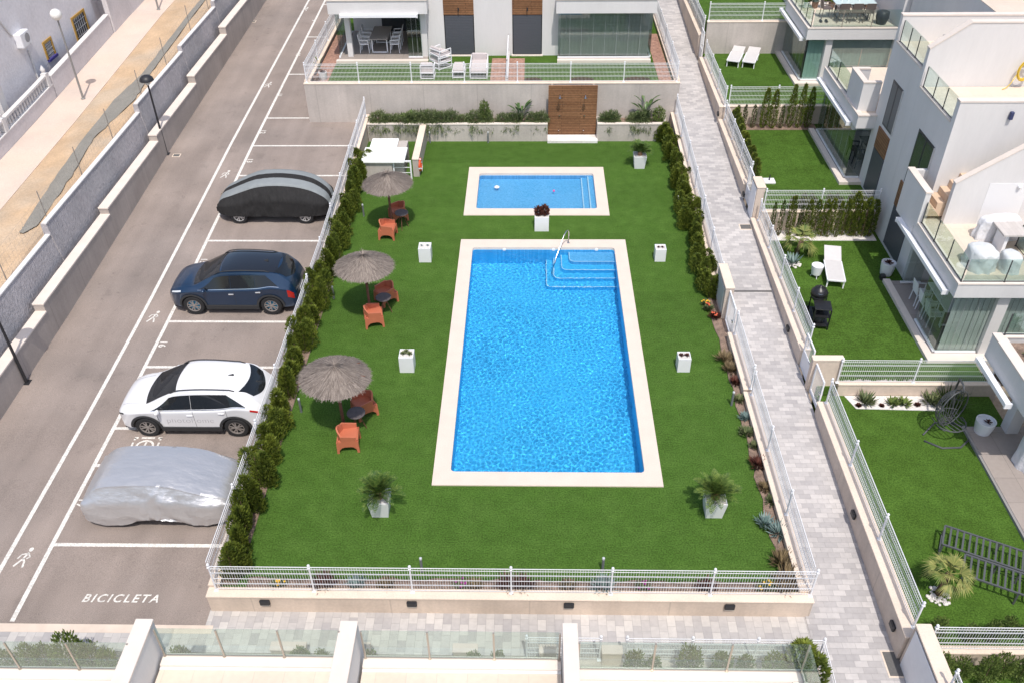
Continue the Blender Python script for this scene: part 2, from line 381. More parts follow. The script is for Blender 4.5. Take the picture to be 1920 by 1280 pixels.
# ================================================================ POOLS
def tilemat(name, c1, c2):
    m = brickmat(name, c1, c2, tuple(.7*a+.3*b for a, b in zip(c1, c2)), .05, .05, .003, .35, var=.05, offset=0, bump=0)
    return m
TILE = tilemat('pool_mosaic', (.055, .46, .77), (.12, .60, .90))
TILES = tilemat('small_pool_mosaic', (.14, .44, .70), (.24, .56, .82))
TILEW = mat('pool_nosing', (.75, .83, .88), .4)
def rrect(x0, x1, y0, y1, r, n=4):
    p = []
    for cx, cy, a0 in ((x1-r, y0+r, -90), (x1-r, y1-r, 0), (x0+r, y1-r, 90), (x0+r, y0+r, 180)):
        for k in range(n+1): a = R(a0+90*k/n); p.append((cx+r*math.cos(a), cy+r*math.sin(a)))
    return p
def pool(label, O, I, depth, tile, level=-.09, step=.028, amp=.010):
    root = thing('swimming_pool', label, 'pool', ((O[0]+O[1])/2, O[2], 0))
    ox, oy = root.location.x, root.location.y
    def L(mb):
        for i, v in enumerate(mb.v): mb.v[i] = (v[0]-ox, v[1]-oy, v[2])
        return mb
    inn = rrect(*I, .12); n = len(inn)
    out = []
    for p in inn:   # matching outer ring
        x = O[1]-.0 if p[0] > (I[0]+I[1])/2 else O[0]; y = O[3] if p[1] > (I[2]+I[3])/2 else O[2]
        out.append((x, y))
    k = 5
    out = []
    cs = [(O[1], O[2]), (O[1], O[3]), (O[0], O[3]), (O[0], O[2])]
    mids = [((I[1]-.12, O[2]), (O[1], I[2]+.12)), ((O[1], I[3]-.12), (I[1]-.12, O[3])), ((I[0]+.12, O[3]), (O[0], I[3]-.12)), ((O[0], I[2]+.12), (I[0]+.12, O[2]))]
    for c, (a, b) in zip(cs, mids): out += [a, ((a[0]+c[0])/2, (a[1]+c[1])/2), c, ((b[0]+c[0])/2, (b[1]+c[1])/2), b]
    mb = MB(); zt = .035
    vs = [(p[0], p[1], zt) for p in out]+[(p[0], p[1], zt) for p in inn]+[(p[0], p[1], -.02) for p in out]+[(p[0], p[1], -.07) for p in inn]
    fs = []
    for i in range(n):
        j = (i+1) % n
        fs += [(i, j, n+j, n+i), (2*n+i, 2*n+j, j, i), (n+i, n+j, 3*n+j, 3*n+i)]
    mb.add(vs, fs); obj('coping', L(mb), COPE, root)
    mb = MB()
    vs = [(p[0], p[1], -.07) for p in inn]+[(p[0], p[1], -depth) for p in inn]
    mb.add(vs, [(i, (i+1) % n, n+(i+1) % n, n+i) for i in range(n)]+[tuple(range(n, 2*n))]); obj('basin', L(mb), tile, root)
    # water
    sx, sy = I[1]-I[0], I[3]-I[2]; mb = MB(); nu, nv = int(sx/step), int(sy/step)
    def wf(u, v):
        x, y = lerp(I[0], I[1], u), lerp(I[2], I[3], v)
        g_ = .75+.5*MN.noise((x*.5, y*.4, 2)); z = (MN.noise((x*10.5, y*9, .3))*amp*.58+MN.noise((x*19+7, y*16, 4.))*amp*.24)*g_+MN.noise((x*1.4, y*1.2, 9.))*amp*.8
        return (x, y, level+z)
    mb.grid(wf, nu, nv)
    wt = obj('water', L(mb), WATER, root, True)
    return root, L, wt
WATER = bpy.data.materials.new('pool_water'); WATER.use_nodes = True
nt = WATER.node_tree; N = nt.nodes; L_ = nt.links; N.remove(N['Principled BSDF'])
rf = N.new('ShaderNodeBsdfRefraction'); rf.inputs['IOR'].default_value = 1.33; rf.inputs['Roughness'].default_value = 0; rf.inputs[0].default_value = (.80, .96, 1, 1)
gs = N.new('ShaderNodeBsdfGlossy'); gs.inputs['Roughness'].default_value = .02; frs = N.new('ShaderNodeFresnel'); frs.inputs[0].default_value = 1.33
mx = N.new('ShaderNodeMixShader'); L_.new(frs.outputs[0], mx.inputs[0]); L_.new(rf.outputs[0], mx.inputs[1]); L_.new(gs.outputs[0], mx.inputs[2]); L_.new(mx.outputs[0], N['Material Output'].inputs[0])
BIG, BL, bw = pool('long blue swimming pool with cream coping and corner steps', PO, PI, 1.25, TILE)
SMALL, SL, sw = pool('small shallow paddling pool with cream coping behind the long pool', SO, SI, .45, TILES, amp=.007)
# corner steps of the long pool
for (x0, y0, z) in ((.60, 27.10, -1.0), (.88, 27.48, -.76), (1.18, 27.85, -.52), (1.48, 28.22, -.28)):
    mb = MB(); e = [(x0, 28.9), (x0, y0+.2)]+[(x0+.2-.2*math.cos(R(t)), y0+.2-.2*math.sin(R(t))) for t in (22, 45, 67)]+[(x0+.2, y0), (3.24, y0)]
    mb.prism(e+[(3.24, 28.9)], -1.3, z); st = obj('step', BL(mb), TILES if z > -.4 else TILE, BIG)
    mb = MB(); mb.tube([(p[0]+.02, p[1]+.02, z+.006) for p in e], .019, 6); obj('nosing', BL(mb), TILEW, st)
for x0, z in ((2.22, -.32), (2.50, -.16)):
    mb = MB(); mb.box(x0, 2.76, 31.86, 34.97, -.5, z); st = obj('step', SL(mb), TILES, SMALL)
    mb = MB(); mb.box(x0-.01, x0+.035, 31.88, 34.94, z, z+.006); obj('nosing', SL(mb), TILEW, st)
if USE_CAUSTICS:
    sd.cycles.is_caustics_light = True
    for w_ in (bw, sw): w_.cycles.is_caustics_caster = True
    for root in (BIG, SMALL):
        for o in root.children_recursive:
            if o not in (bw, sw) and o.name.split('.')[0] in ('basin', 'step', 'nosing'): o.cycles.is_caustics_receiver = True
# ================================================================ ROAD MARKINGS
def paint_poly(pts, f=zdr, z=.006):
    mb = MB(); mb.add([(p[0], p[1], f(p[1])+z) for p in pts], [tuple(range(len(pts)))]); return mb
def line_along(x, y0, y1, w, n=40):
    mb = MB()
    for i in range(n):
        a, b = lerp(y0, y1, i/n), lerp(y0, y1, (i+1)/n)
        mb.quad((x-w/2, a, zdr(a)+.006), (x+w/2, a, zdr(a)+.006), (x+w/2, b, zdr(b)+.006), (x-w/2, b, zdr(b)+.006))
    return mb
struct('road_marking', line_along(-12.70, 12.5, 70, .12), PAINT)
struct('road_marking', line_along(-13.72, 12.5, 70, .12), PAINT)
BAYS = [(330, 1022), (330, 873), (330, 803), (330, 688), (400, 603), (500, 524), (500, 452), (560, 388), (560, 330), (560, 274), (540, 222), (560, 140), (590, 70), (610, 9)]
for px, py in BAYS:
    p = G(px, py, zdr); x1 = -7.95 if p.y < 39.2 else -10.6
    mb = MB(); mb.box(-12.7, x1, p.y-.055, p.y+.055, zdr(p.y)+.002, zdr(p.y)+.007); struct('road_marking', mb, PAINT)
def text_mesh(s, size, extrude=0, shear=0, offset=0, spacing=1.0):
    cu = bpy.data.curves.new('lettering', 'FONT'); cu.body = s; cu.size = size; cu.extrude = extrude; cu.shear = shear; cu.offset = offset
    cu.align_x = 'CENTER'; cu.align_y = 'CENTER'; cu.space_character = spacing; cu.resolution_u = 3
    t = bpy.data.objects.new('lettering', cu); COL.objects.link(t); dg = bpy.context.evaluated_depsgraph_get()
    me = bpy.data.meshes.new_from_object(t.evaluated_get(dg)); bpy.data.objects.remove(t); return me
def ground_text(s, p, size, rz, **k):
    me = text_mesh(s, size, .001, **k); me.materials.clear(); me.materials.append(PAINT)
    o = bpy.data.objects.new('road_marking', me); COL.objects.link(o); o['kind'] = 'structure'
    sl = (zdr(p.y+.3)-zdr(p.y-.3))/.6
    o.matrix_world = Matrix.Translation((p.x, p.y, zdr(p.y)+.011)) @ Matrix.Rotation(math.atan(sl), 4, 'X') @ Matrix.Rotation(rz, 4, 'Z')
ground_text('BICICLETA', G(226, 1122, zdr), .33, 0, offset=.006, shear=.22, spacing=1.28)
for s, px, py in (('17', 153, 942), ('16', 305, 645), ('15', 381, 490), ('14', 440, 358), ('13', 468, 302), ('12', 493, 248), ('11', 524, 179), ('10', 559, 103), ('9', 588, 39)):
    ground_text(s, G(px, py, zdr), .34, -math.pi/2, offset=.008, spacing=1.1)
def walker(p, s=1.0):
    mb = MB(); z = zdr(p.y)+.006
    def P(x, y): return (p.x+x*s, p.y+y*s, zdr(p.y+y*s)+.006)
    def limb(pts, w):
        for a, b in zip(pts, pts[1:]):
            d = Vector((b[0]-a[0], b[1]-a[1])).normalized()*w/2; n_ = Vector((-d.y, d.x))
            mb.quad(P(a[0]-d.x*.6+n_.x, a[1]-d.y*.6+n_.y), P(a[0]-d.x*.6-n_.x, a[1]-d.y*.6-n_.y), P(b[0]+d.x*.6-n_.x, b[1]+d.y*.6-n_.y), P(b[0]+d.x*.6+n_.x, b[1]+d.y*.6+n_.y))
    mb.add([P(.09+.075*math.cos(t*.52), .36+.085*math.sin(t*.52)) for t in range(12)], [tuple(range(12))])
    limb([(.06, .22), (-.02, -.02), (-.2, -.3)], .07); limb([(-.01, -.02), (.07, -.14), (.1, -.34)], .065)
    limb([(.05, .2), (-.13, .15), (-.2, .0)], .05); limb([(.08, .2), (.17, .06), (.1, -.0)], .05)
    struct('road_marking', mb, PAINT)
for px, py in ((45, 1046), (288, 595), (423, 328), (503, 160), (573, 18)): walker(G(px, py, zdr), .8)
# wheelchair bay square, half under the silver cover
mb = MB(); c = G(270, 838, zdr)
def sq(x0, x1, y0, y1): mb.box(c.x+x0, c.x+x1, c.y+y0, c.y+y1, zdr(c.y)+.002, zdr(c.y)+.008)
for a, b in ((-.42, -.3), (-.2, .2), (.3, .42)): sq(a, b, .36, .43); sq(a, b, -.43, -.36)
for a, b in ((-.4, -.3), (-.2, .2), (.3, .4)): sq(-.42, -.36, a, b); sq(.36, .42, a, b)
for k in range(20):
    a0, a1 = R(-60+k*14), R(-60+(k+1)*14); r0, r1 = .22, .285
    mb.add([(c.x+r*math.cos(a), c.y+.02+r*math.sin(a), zdr(c.y)+.008) for r, a in ((r0, a0), (r1, a0), (r1, a1), (r0, a1))], [(0, 1, 2, 3)])
sq(-.03, .03, -.1, .22); sq(.0, .2, -.13, -.07)
struct('road_marking', mb, PAINT)
# drain covers and grates let into the ground
GRATE = mat('drain_steel', (.13, .125, .12), .7, var=.1, vs=20)
mb = MB(); mb.box(6.8, 8.55, 0, .11, -.1, .006)
for v in range(len(mb.v)): x, y, z = mb.v[v]; yy = G(1440, 548, zpt).y; mb.v[v] = (x, yy+y, zpt(yy)+z)
tag(obj('drain_channel', mb, GRATE), 'grey drain channel running across the light path by the pool gate', 'drain')
def cover(px, py, w_, l_, f, lab):
    p = G(px, py, f); t = thing('manhole_cover', lab, 'drain cover', (p.x, p.y, f(p.y)+.004)); t.rotation_euler.x = math.atan((f(p.y+.2)-f(p.y-.2))/.4)
    obj('frame', MB().box(-w_/2-.04, w_/2+.04, -l_/2-.04, l_/2+.04, -.03, .005), STONEC, t); obj('lid', MB().box(-w_/2, w_/2, -l_/2, l_/2, .0, .009), GRATE, t)
cover(1676, 1244, .36, .62, zpt, 'dark square cover in the paving at the lower end of the right path')
cover(1398, 426, .40, .3, zpt, 'dark rectangular cover in the path beside the white cabinet pillar')
cover(331, 292, .28, .2, zdr, 'small dark cover in the asphalt by the nearer round-headed lamp'); cover(474, 41, .3, .2, zdr, 'small dark cover in the asphalt by the farthest black lamp')
cover(140, 715, .001, .001, zdr, 'x') if False else None

# ================================================================ WALLS
def wall(name, label, m, x0, x1, y0, y1, z0, z1, cap=None, ct=.045, ov=.02, cat='wall', group=None):
    """cast wall with a bevelled coping as its own part; z1 may be a function of y"""
    t = thing(name, label, cat, ((x0+x1)/2, (y0+y1)/2, z0), group=group); ox, oy = t.location.x, t.location.y
    if callable(z1):
        n = 12; bd = MB(); cp = MB()
        for i in range(n):
            a, b = lerp(y0, y1, i/n), lerp(y0, y1, (i+1)/n); za, zb = z1(a), z1(b)
            bd.hexa([(x0-ox, a-oy, 0), (x1-ox, a-oy, 0), (x1-ox, b-oy, 0), (x0-ox, b-oy, 0), (x0-ox, a-oy, za-z0-ct), (x1-ox, a-oy, za-z0-ct), (x1-ox, b-oy, zb-z0-ct), (x0-ox, b-oy, zb-z0-ct)])
            cp.hexa([(x0-ov-ox, a-oy, za-z0-ct), (x1+ov-ox, a-oy, za-z0-ct), (x1+ov-ox, b-oy, zb-z0-ct), (x0-ov-ox, b-oy, zb-z0-ct), (x0-ov-ox, a-oy, za-z0), (x1+ov-ox, a-oy, za-z0), (x1+ov-ox, b-oy, zb-z0), (x0-ov-ox, b-oy, zb-z0)])
        obj('body', bd, m, t); obj('coping', cp, cap or STONEC, t)
    else:
        obj('body', MB().box(x0-ox, x1-ox, y0-oy, y1-oy, 0, z1-z0-ct), m, t)
        obj('coping', MB().bbox(x0-ov-ox, x1+ov-ox, y0-ov-oy, y1+ov-oy, z1-z0-ct, z1-z0, .012), cap or STONEC, t)
    return t
CAPG = mat('grey_wall_coping', (.70, .62, .55), .85, var=.06, vs=2.)
wall('boundary_wall', 'low cream wall holding up the near edge of the pool lawn', CREAMW, -7.86, 6.84, 12.86, 13.12, -1.2, .16)
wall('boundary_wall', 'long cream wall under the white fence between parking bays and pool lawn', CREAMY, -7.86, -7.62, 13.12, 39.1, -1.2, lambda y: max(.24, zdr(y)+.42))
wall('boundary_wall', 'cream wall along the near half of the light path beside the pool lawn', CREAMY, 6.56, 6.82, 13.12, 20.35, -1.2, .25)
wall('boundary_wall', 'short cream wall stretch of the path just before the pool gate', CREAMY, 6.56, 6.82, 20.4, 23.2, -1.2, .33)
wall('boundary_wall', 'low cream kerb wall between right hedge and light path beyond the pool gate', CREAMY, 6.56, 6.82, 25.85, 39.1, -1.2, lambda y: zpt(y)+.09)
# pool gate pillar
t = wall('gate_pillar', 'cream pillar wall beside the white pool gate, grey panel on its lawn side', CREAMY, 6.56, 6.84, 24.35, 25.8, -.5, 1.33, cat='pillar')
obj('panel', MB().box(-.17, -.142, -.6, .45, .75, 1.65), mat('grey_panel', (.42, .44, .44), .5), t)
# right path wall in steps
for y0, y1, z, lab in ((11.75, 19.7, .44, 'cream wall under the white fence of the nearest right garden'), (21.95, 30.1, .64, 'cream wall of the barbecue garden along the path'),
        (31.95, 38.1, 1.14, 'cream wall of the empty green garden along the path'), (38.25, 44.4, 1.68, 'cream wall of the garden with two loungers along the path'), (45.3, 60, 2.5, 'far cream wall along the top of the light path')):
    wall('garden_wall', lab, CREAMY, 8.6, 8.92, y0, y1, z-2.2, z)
# wall pillars by the gates
wall('gate_pillar', 'cream pillar wall standing between the two white gates of the right path', CREAMW, 8.6, 9.52, 20.75, 20.95, -.8, 1.2, cat='pillar')
def cabinet(lab, y0, y1, z0, z1):
    t = wall('gate_pillar', lab, CREAMY, 8.66, 8.98, y0, y1, z0, z1, cat='pillar')
    l = y1-y0; obj('cabinet_door', MB().bbox(-.19, -.162, -l/2+.05, l/2-.1, .5, z1-z0-.1, .01), WHITE, t)
WHITE = mat('white_metal', (.80, .80, .82), .45, var=.03, vs=5)
RENDER = mat('white_render', (.66, .642, .63), .85, var=.04, vs=.8, var2=.015, vs2=9, bump=.002, bs=60, aniso=(1.6, 1.6, .35))
cabinet('cream pillar with white cabinet door beside the middle gate of the right path', 30.15, 31.0, -.5, 1.95)
cabinet('cream pillar with large white cabinet door at the lower right corner of the path', 10.3, 11.7, -1.2, 1.0)
# garden dividers
wall('garden_wall', 'low cream wall under the fence behind the hanging chair garden', CREAMW, 9.5, 14.4, 20.6, 20.75, -1.2, .36)
wall('garden_wall', 'cream wall behind the dense cypress row of the barbecue garden', CREAMW, 8.95, 13.4, 29.95, 30.12, -.8, 1.0)
wall('garden_wall', 'cream wall behind the slim cypresses below the lounger garden', CREAMW, 8.95, 13.4, 38.2, 38.37, 0, 1.72)
wall('garden_wall', 'tall plain concrete wall behind the two white garden loungers', CONC, 8.95, 14.6, 45.2, 45.4, 1, 3.2)
wall('garden_wall', 'low cream wall behind the round bushes in the lower right corner', CREAMW, 9.0, 20, 11.62, 11.8, -1.4, .02)
# retaining wall of the white house
t = wall('retaining_wall', 'tall pale concrete retaining wall behind the planted bed', CONC, -10.5, 6.84, 39.15, 39.4, -.6, 2.45)
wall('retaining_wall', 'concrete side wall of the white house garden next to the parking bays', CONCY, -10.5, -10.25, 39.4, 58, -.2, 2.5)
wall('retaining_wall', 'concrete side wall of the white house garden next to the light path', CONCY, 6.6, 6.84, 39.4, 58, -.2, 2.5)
# raised planter, wood shower wall
def planter_bed(x0, x1, lab):
    t = thing('raised_bed', lab, 'raised bed', ((x0+x1)/2, 38.2, 0)); h = (x1-x0)/2
    obj('wall', MB().box(-h, h, 0, .14, -.2, .83).box(-h, -h+.14, .141, .94, -.2, .829).box(h-.14, h, .141, .94, -.2, .829), CONC, t); obj('coping', MB().bbox(-h, h, -.02, .16, .83, .88, .01), CAPG, t)
    obj('soil', MB().box(-h+.15, h-.15, .15, .94, 0, .74), SOIL, t)
planter_bed(-7.6, .78, 'long concrete planting bed left of the wooden shower wall')
planter_bed(3.08, 6.3, 'short concrete planting bed right of the wooden shower wall')
WOOD = brickmat('wood_slats', (.20, .095, .045), (.27, .135, .065), (.045, .022, .012), 2.3, .085, .008, .6, var=.2, offset=.37, axes='xz', bump=.004)
WOODY = brickmat('wood_slats_side', (.19, .095, .05), (.26, .135, .07), (.04, .02, .012), 2.3, .11, .008, .6, var=.2, offset=.37, axes='yz', bump=.004)
BRONZE0 = mat('bracket_metal', (.3, .27, .24), .5)
METAL = mat('steel', (.62, .63, .65), .22, metal=1.)
t = thing('shower_wall', 'brown slatted wooden shower wall set into the concrete wall', 'shower', (1.93, 38.65, 0))
obj('wood_panel', MB().box(-1.12, 1.12, 0, .09, 0, 2.5), WOOD, t)
obj('support', MB().box(-1.0, -.9, .09, .5, 0, 2.4).box(.9, 1.0, .09, .5, 0, 2.4), BRONZE0, t)
for sx in (-.6, .56):
    m = MB(); m.tube([(sx, 0, 2.12), (sx, -.26, 2.14), (sx, -.3, 2.1)], .018); m.lathe([(.02, 0), (.085, -.03), (.085, -.045)], 14, (sx, -.3, 2.1)); obj('shower_head', m, METAL, t, 40)
    m = MB(); m.lathe([(.04, -.02), (.04, .0)], 12, (sx, -.03, 1.1)); m.tube([(sx, 0, 1.1), (sx, -.09, 1.1)], .022); obj('tap', m, METAL, t, 40)
    m = MB(); m.tube([(sx-.02, 0, .4), (sx-.02, -.1, .38)], .02); obj('tap', m, METAL, t, 40)
tag(obj('shower_step', MB().bbox(.78, 3.12, 38.0, 38.62, 0, .14, .015), mat('white_marble', (.74, .70, .66), .5, var=.12, vs=1.5, var2=.06, vs2=12, tint=(.82, .80, .78))), 'pale stone step at the foot of the wooden shower wall', 'step')
# pump corner: concrete enclosure, two white lids, little gate
wall('enclosure_wall', 'short concrete side wall carrying the orange life ring', CONCY, -5.12, -4.86, 34.7, 38.18, 0, .86)
wall('enclosure_wall', 'concrete front wall below the white lids, behind the small thatched parasol', CONC, -7.15, -5.98, 34.4, 34.6, 0, .84)
WP = mat('white_plastic', (.84, .85, .83), .4)
tag(obj('white_slab', MB().bbox(-7.3, -5.42, 34.3, 35.7, .86, .92, .015), WP), 'large white lid slab nearer the small thatched parasol', 'lid', 'white lids of the pump corner')
tag(obj('white_slab', MB().bbox(-7.1, -5.9, 35.72, 36.55, .88, .94, .015), WP), 'smaller white lid slab against the concrete planting bed', 'lid', 'white lids of the pump corner')
mb = MB(); mb.box(-7.0, -5.5, 34.62, 36.5, 0, .85); tag(obj('pump_housing', mb, CONC), 'concrete box underneath the two white lids', 'box')
t = thing('low_gate', 'small white rail gate between the concrete walls of the pump corner', 'gate', (-5.55, 34.48, 0))
m = MB(); m.box(-.4, -.34, -.03, .03, 0, .88); m.box(.34, .4, -.03, .03, 0, .88); m.box(-.34, .34, -.03, .03, .82, .88); m.box(-.34, .34, -.03, .03, .05, .1); obj('frame', m, WHITE, t)
for z in (.3, .55): obj('rail', MB().box(-.34, .34, -.012, .012, z, z+.02), WHITE, t)
ORANGE = mat('life_orange', (.75, .10, .03), .5)
t = thing('life_ring', 'orange life ring with white bands hung on the short concrete wall', 'life ring', (-4.83, 34.95, .45))
m = MB(); m2 = MB()
for k in range(24):
    a0, a1 = 2*math.pi*k/24, 2*math.pi*(k+1)/24; q = [(0.0, .24*math.cos(a), .24*math.sin(a)) for a in (a0, (a0+a1)/2, a1)]
    (m2 if k % 6 == 0 else m).tube(q, .062 if k % 6 == 0 else .058, 10, cap=False)
obj('ring', m, ORANGE, t, True); obj('band', m2, WHITE, t, True); m = MB(); m.tube([(.03, .26, .1), (.06, .29, -.2), (.04, .2, -.42)], .012); obj('rope', m, WHITE, t)

# ================================================================ FENCES OF WELDED WIRE
WIRE = mat('white_wire', (.78, .78, .79), .5)
def panel_mesh(L, h, slope=0, dx=.062):
    m = MB(); n = max(2, int(L/dx)); r = .0034
    for i in range(n+1):
        x = L*i/n; z = slope*x; m.hexa([(x-r, -r, z+.04), (x+r, -r, z+.04), (x+r, r, z+.04), (x-r, r, z+.04), (x-r, -r, z+h), (x+r, -r, z+h), (x+r, r, z+h), (x-r, r, z+h)])
    for zz, yy, q in ((.06, 0, .0055), (.26, -.0, .0055), (.31, -.02, .004), (.46, 0, .0055), (.66, 0, .0055), (.71, -.02, .004), (h-.07, -.02, .0055), (h-.01, 0, .0075)):
        m.hexa([(0, yy-q, zz-q), (0, yy+q, zz-q), (0, yy+q, zz+q), (0, yy-q, zz+q), (L, yy-q, zz-q+slope*L), (L, yy+q, zz-q+slope*L), (L, yy+q, zz+q+slope*L), (L, yy-q, zz+q+slope*L)])
    return m
POSTME = None
def post_mesh(h):
    m = MB(); m.tube([(0, 0, .0), (0, 0, h+.05)], .024, 10); m.lathe([(.036, h+.04), (.036, h+.065), (.02, h+.085)], 10); m.bbox(-.05, .05, -.05, .05, 0, .012, .004); m.lathe([(.034, .012), (.034, .05), (.026, .06)], 10); m.box(-.032, .032, -.034, .034, h-.06, h-.02)
    return m
PM = {}
def fence(label, a, b, n, h=.88, za=None, group='white wire fences', last=True, first=True):
    a = Vector(a); b = Vector(b); d = b-a; L = math.hypot(d.x, d.y); rz = math.atan2(d.y, d.x)
    t = thing('wire_fence', label, 'fence', a, rz, group=group); seg = L/n; sl = d.z/L
    k = (round(seg, 3), round(sl, 4), h)
    if k not in PM: PM[k] = panel_mesh(seg, h, sl).data('panel', WIRE)
    if ('p', h) not in PM: PM[('p', h)] = post_mesh(h).data('post', WHITE, 40)
    for i in range(n): obj('panel', PM[k], None, t, loc=(i*seg, 0, i*seg*sl))
    for i in range(n+1):
        if (i == 0 and not first) or (i == n and not last): continue
        obj('post', PM[('p', h)], None, t, loc=(i*seg, 0, i*seg*sl))
    return t
ZB = .155
fence('white wire fence along the near edge of the pool lawn', (-7.66, 13.04, ZB), (6.80, 13.04, ZB), 6, h=.93)
lw = lambda y: max(.24, zdr(y)+.42)
fence('nearest stretch of white fence between parking and hedge', (-7.74, 13.14, .25), (-7.74, 27.6, lw(27.6)), 6, first=False)
fence('rear stretch of white fence between parking and hedge', (-7.74, 27.6, lw(27.6)), (-7.74, 38.9, lw(38.9)), 5, first=False)
fence('white fence between lawn and path from the near corner', (6.76, 13.14, .25), (6.76, 20.2, .25), 3, first=False)
fence('short white fence between lawn and path before the pool gate', (6.76, 20.4, .33), (6.76, 23.1, .33), 1)
fence('white fence between right hedge and path', (6.76, 25.95, zpt(26)+.09), (6.76, 38.95, zpt(38.95)+.09), 6)
fence('white fence on the wall of the nearest right garden', (8.84, 12.0, .44), (8.84, 19.65, .44), 3)
fence('white fence on the wall of the barbecue garden', (8.84, 22.0, .64), (8.84, 29.9, .64), 4)
fence('white fence on the wall of the empty green garden', (8.84, 32.0, 1.14), (8.84, 38.0, 1.14), 3)
fence('white fence on the wall of the lounger garden', (8.84, 38.3, 1.68), (8.84, 44.2, 1.68), 3)
fence('far white fence at the top of the light path', (8.84, 45.4, 2.5), (8.84, 58, 2.5), 5)
fence('white fence above pale stones behind the hanging chair', (9.45, 20.68, .36), (14.1, 20.68, .36), 2)
fence('white fence between the dense cypresses and the green garden', (9.0, 30.03, 1.0), (13.3, 30.03, 1.0), 2)
fence('white fence between slim cypresses and lounger garden', (9.0, 38.28, 1.72), (13.3, 38.28, 1.72), 2)
fence('white fence above the tall plain concrete wall', (9.0, 45.3, 3.2), (14.4, 45.3, 3.2), 2)
fence('white fence in the lower right corner above round bushes', (9.15, 11.7, .02), (19, 11.7, .02), 4)
fence('slanting white fence below the lower right cabinet', (8.84, 4.5, .75), (8.84, 10.2, .75), 2, h=.82)
fence('white fence on the tall retaining wall of the house', (-10.38, 39.25, 2.45), (6.7, 39.25, 2.45), 7)
fence('white fence of the house garden beside the parking bays', (-10.38, 39.35, 2.5), (-10.38, 50, 2.5), 4, first=False)
fence('white fence of the house garden beside the light path', (6.72, 39.35, 2.5), (6.72, 51, 2.5), 5, first=False)
# gates
def gate(label, x, y0, y1, z0, z1, solid=.5):
    l = y1-y0; t = thing('garden_gate', label, 'gate', (x, (y0+y1)/2, z0)); h = z1-z0; a = l/2; w_ = .045
    m = MB(); m.box(-.02, .02, -a, -a+w_, 0, h); m.box(-.02, .02, a-w_, a, 0, h); m.box(-.02, .02, -a+w_, a-w_, h-w_, h); m.box(-.02, .02, -a+w_, a-w_, .05, .05+w_); m.box(-.02, .02, -a+w_, a-w_, h*solid, h*solid+w_*.7)
    obj('frame', m, WHITE, t)
    if solid > .1: obj('lower_panel', MB().box(-.008, .008, -a+w_, a-w_, .05+w_, h*solid), WHITE, t)
    m = MB(); n = int(l/.06)
    for i in range(1, n): y = -a+l*i/n; m.box(-.004, .004, y-.004, y+.004, h*solid, h-w_)
    obj('bars', m, WIRE, t); m = MB(); m.bbox(-.05, .05, -a+.02, -a+.08, h*.55, h*.63, .01); m.tube([(-.06, -a+.05, h*.6), (-.06, -a+.16, h*.6)], .01); obj('lock', m, METAL, t)
gate('white gate of the barbecue garden, solid below', 8.68, 21.0, 21.9, -.02, 1.32)
gate('white open framed gate of the nearest right garden', 8.7, 19.8, 20.7, -.06, 1.1, .12)
gate('white gate of the empty green garden', 8.72, 31.05, 31.9, .5, 1.95, .4)
gate('white gate at the top of the light path', 8.72, 44.45, 45.25, 1.3, 2.9, .4)
gate('white pool gate frame in the wall of the path', 6.7, 23.25, 24.3, -.1, 1.25, .1)
# wall lights
BLACK = mat('black_metal', (.025, .025, .028), .45)
def wall_light(label, p, rz):
    t = thing('wall_light', label, 'wall light', p, rz, group='black wall lights of the paths')
    m = MB(); m.bbox(-.125, .125, -.08, 0, -.07, .08, .02); obj('housing', m, BLACK, t); obj('diffuser', MB().box(-.11, .11, -.07, -.0, -.10, -.071), mat('frosted', (.6, .58, .52), .5), t)
for i, (x, lab) in enumerate(((-6.45, 'leftmost'), (-2.85, 'second from left'), (.97, 'third from left'), (4.85, 'rightmost'))):
    wall_light('small black light on the near lawn wall, %s of the four' % lab, (x, 12.86, -.02), 0)
for y, z, lab in ((15.6, .15, 'by the hanging chair garden'), (12.3, .05, 'near the dark square cover'), (23.4, .35, 'below the black barbecue'), (31.6, .85, 'before the white cabinet pillar'), (38.2, 1.35, 'halfway up the path')):
    wall_light('small black light on the right path wall %s' % lab, (8.6, y, z), math.pi/2*-1)

# ================================================================ LEFT SIDE: stepped walls, sand, sidewalk, old house
GSEG = [(4, 19.2, .45), (19.2, 23.7, .75), (23.7, 29.65, 1.05), (29.65, 35.5, 1.33), (35.5, 41.3, 1.62), (41.3, 47.1, 2.0), (47.1, 53, 2.4), (53, 64, 2.8)]
lab = ['lowest segment', 'segment beside the lowest black lamp', 'segment level with the blue car', 'segment level with the striped cover', 'segment behind the middle black lamp', 'segment level with the house wall', 'segment at the farthest black lamp', 'last segment at the top']
for (a, b, z), l in zip(GSEG, lab):
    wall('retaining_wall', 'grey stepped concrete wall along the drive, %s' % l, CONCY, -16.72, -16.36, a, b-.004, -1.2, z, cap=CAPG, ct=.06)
PURP = mat('blue_grey_render', (.375, .36, .37), .9, var=.1, vs=.7, var2=.12, vs2=9, bump=.03, bs=16, tint=(.44, .41, .42), aniso=(1, 1, .6))
PSEG = [(4, 17.5, 1.35), (17.5, 26.65, 1.98), (26.65, 36.1, 2.42), (36.1, 42.4, 2.8), (42.4, 48.3, 3.08), (48.3, 64, 3.4)]
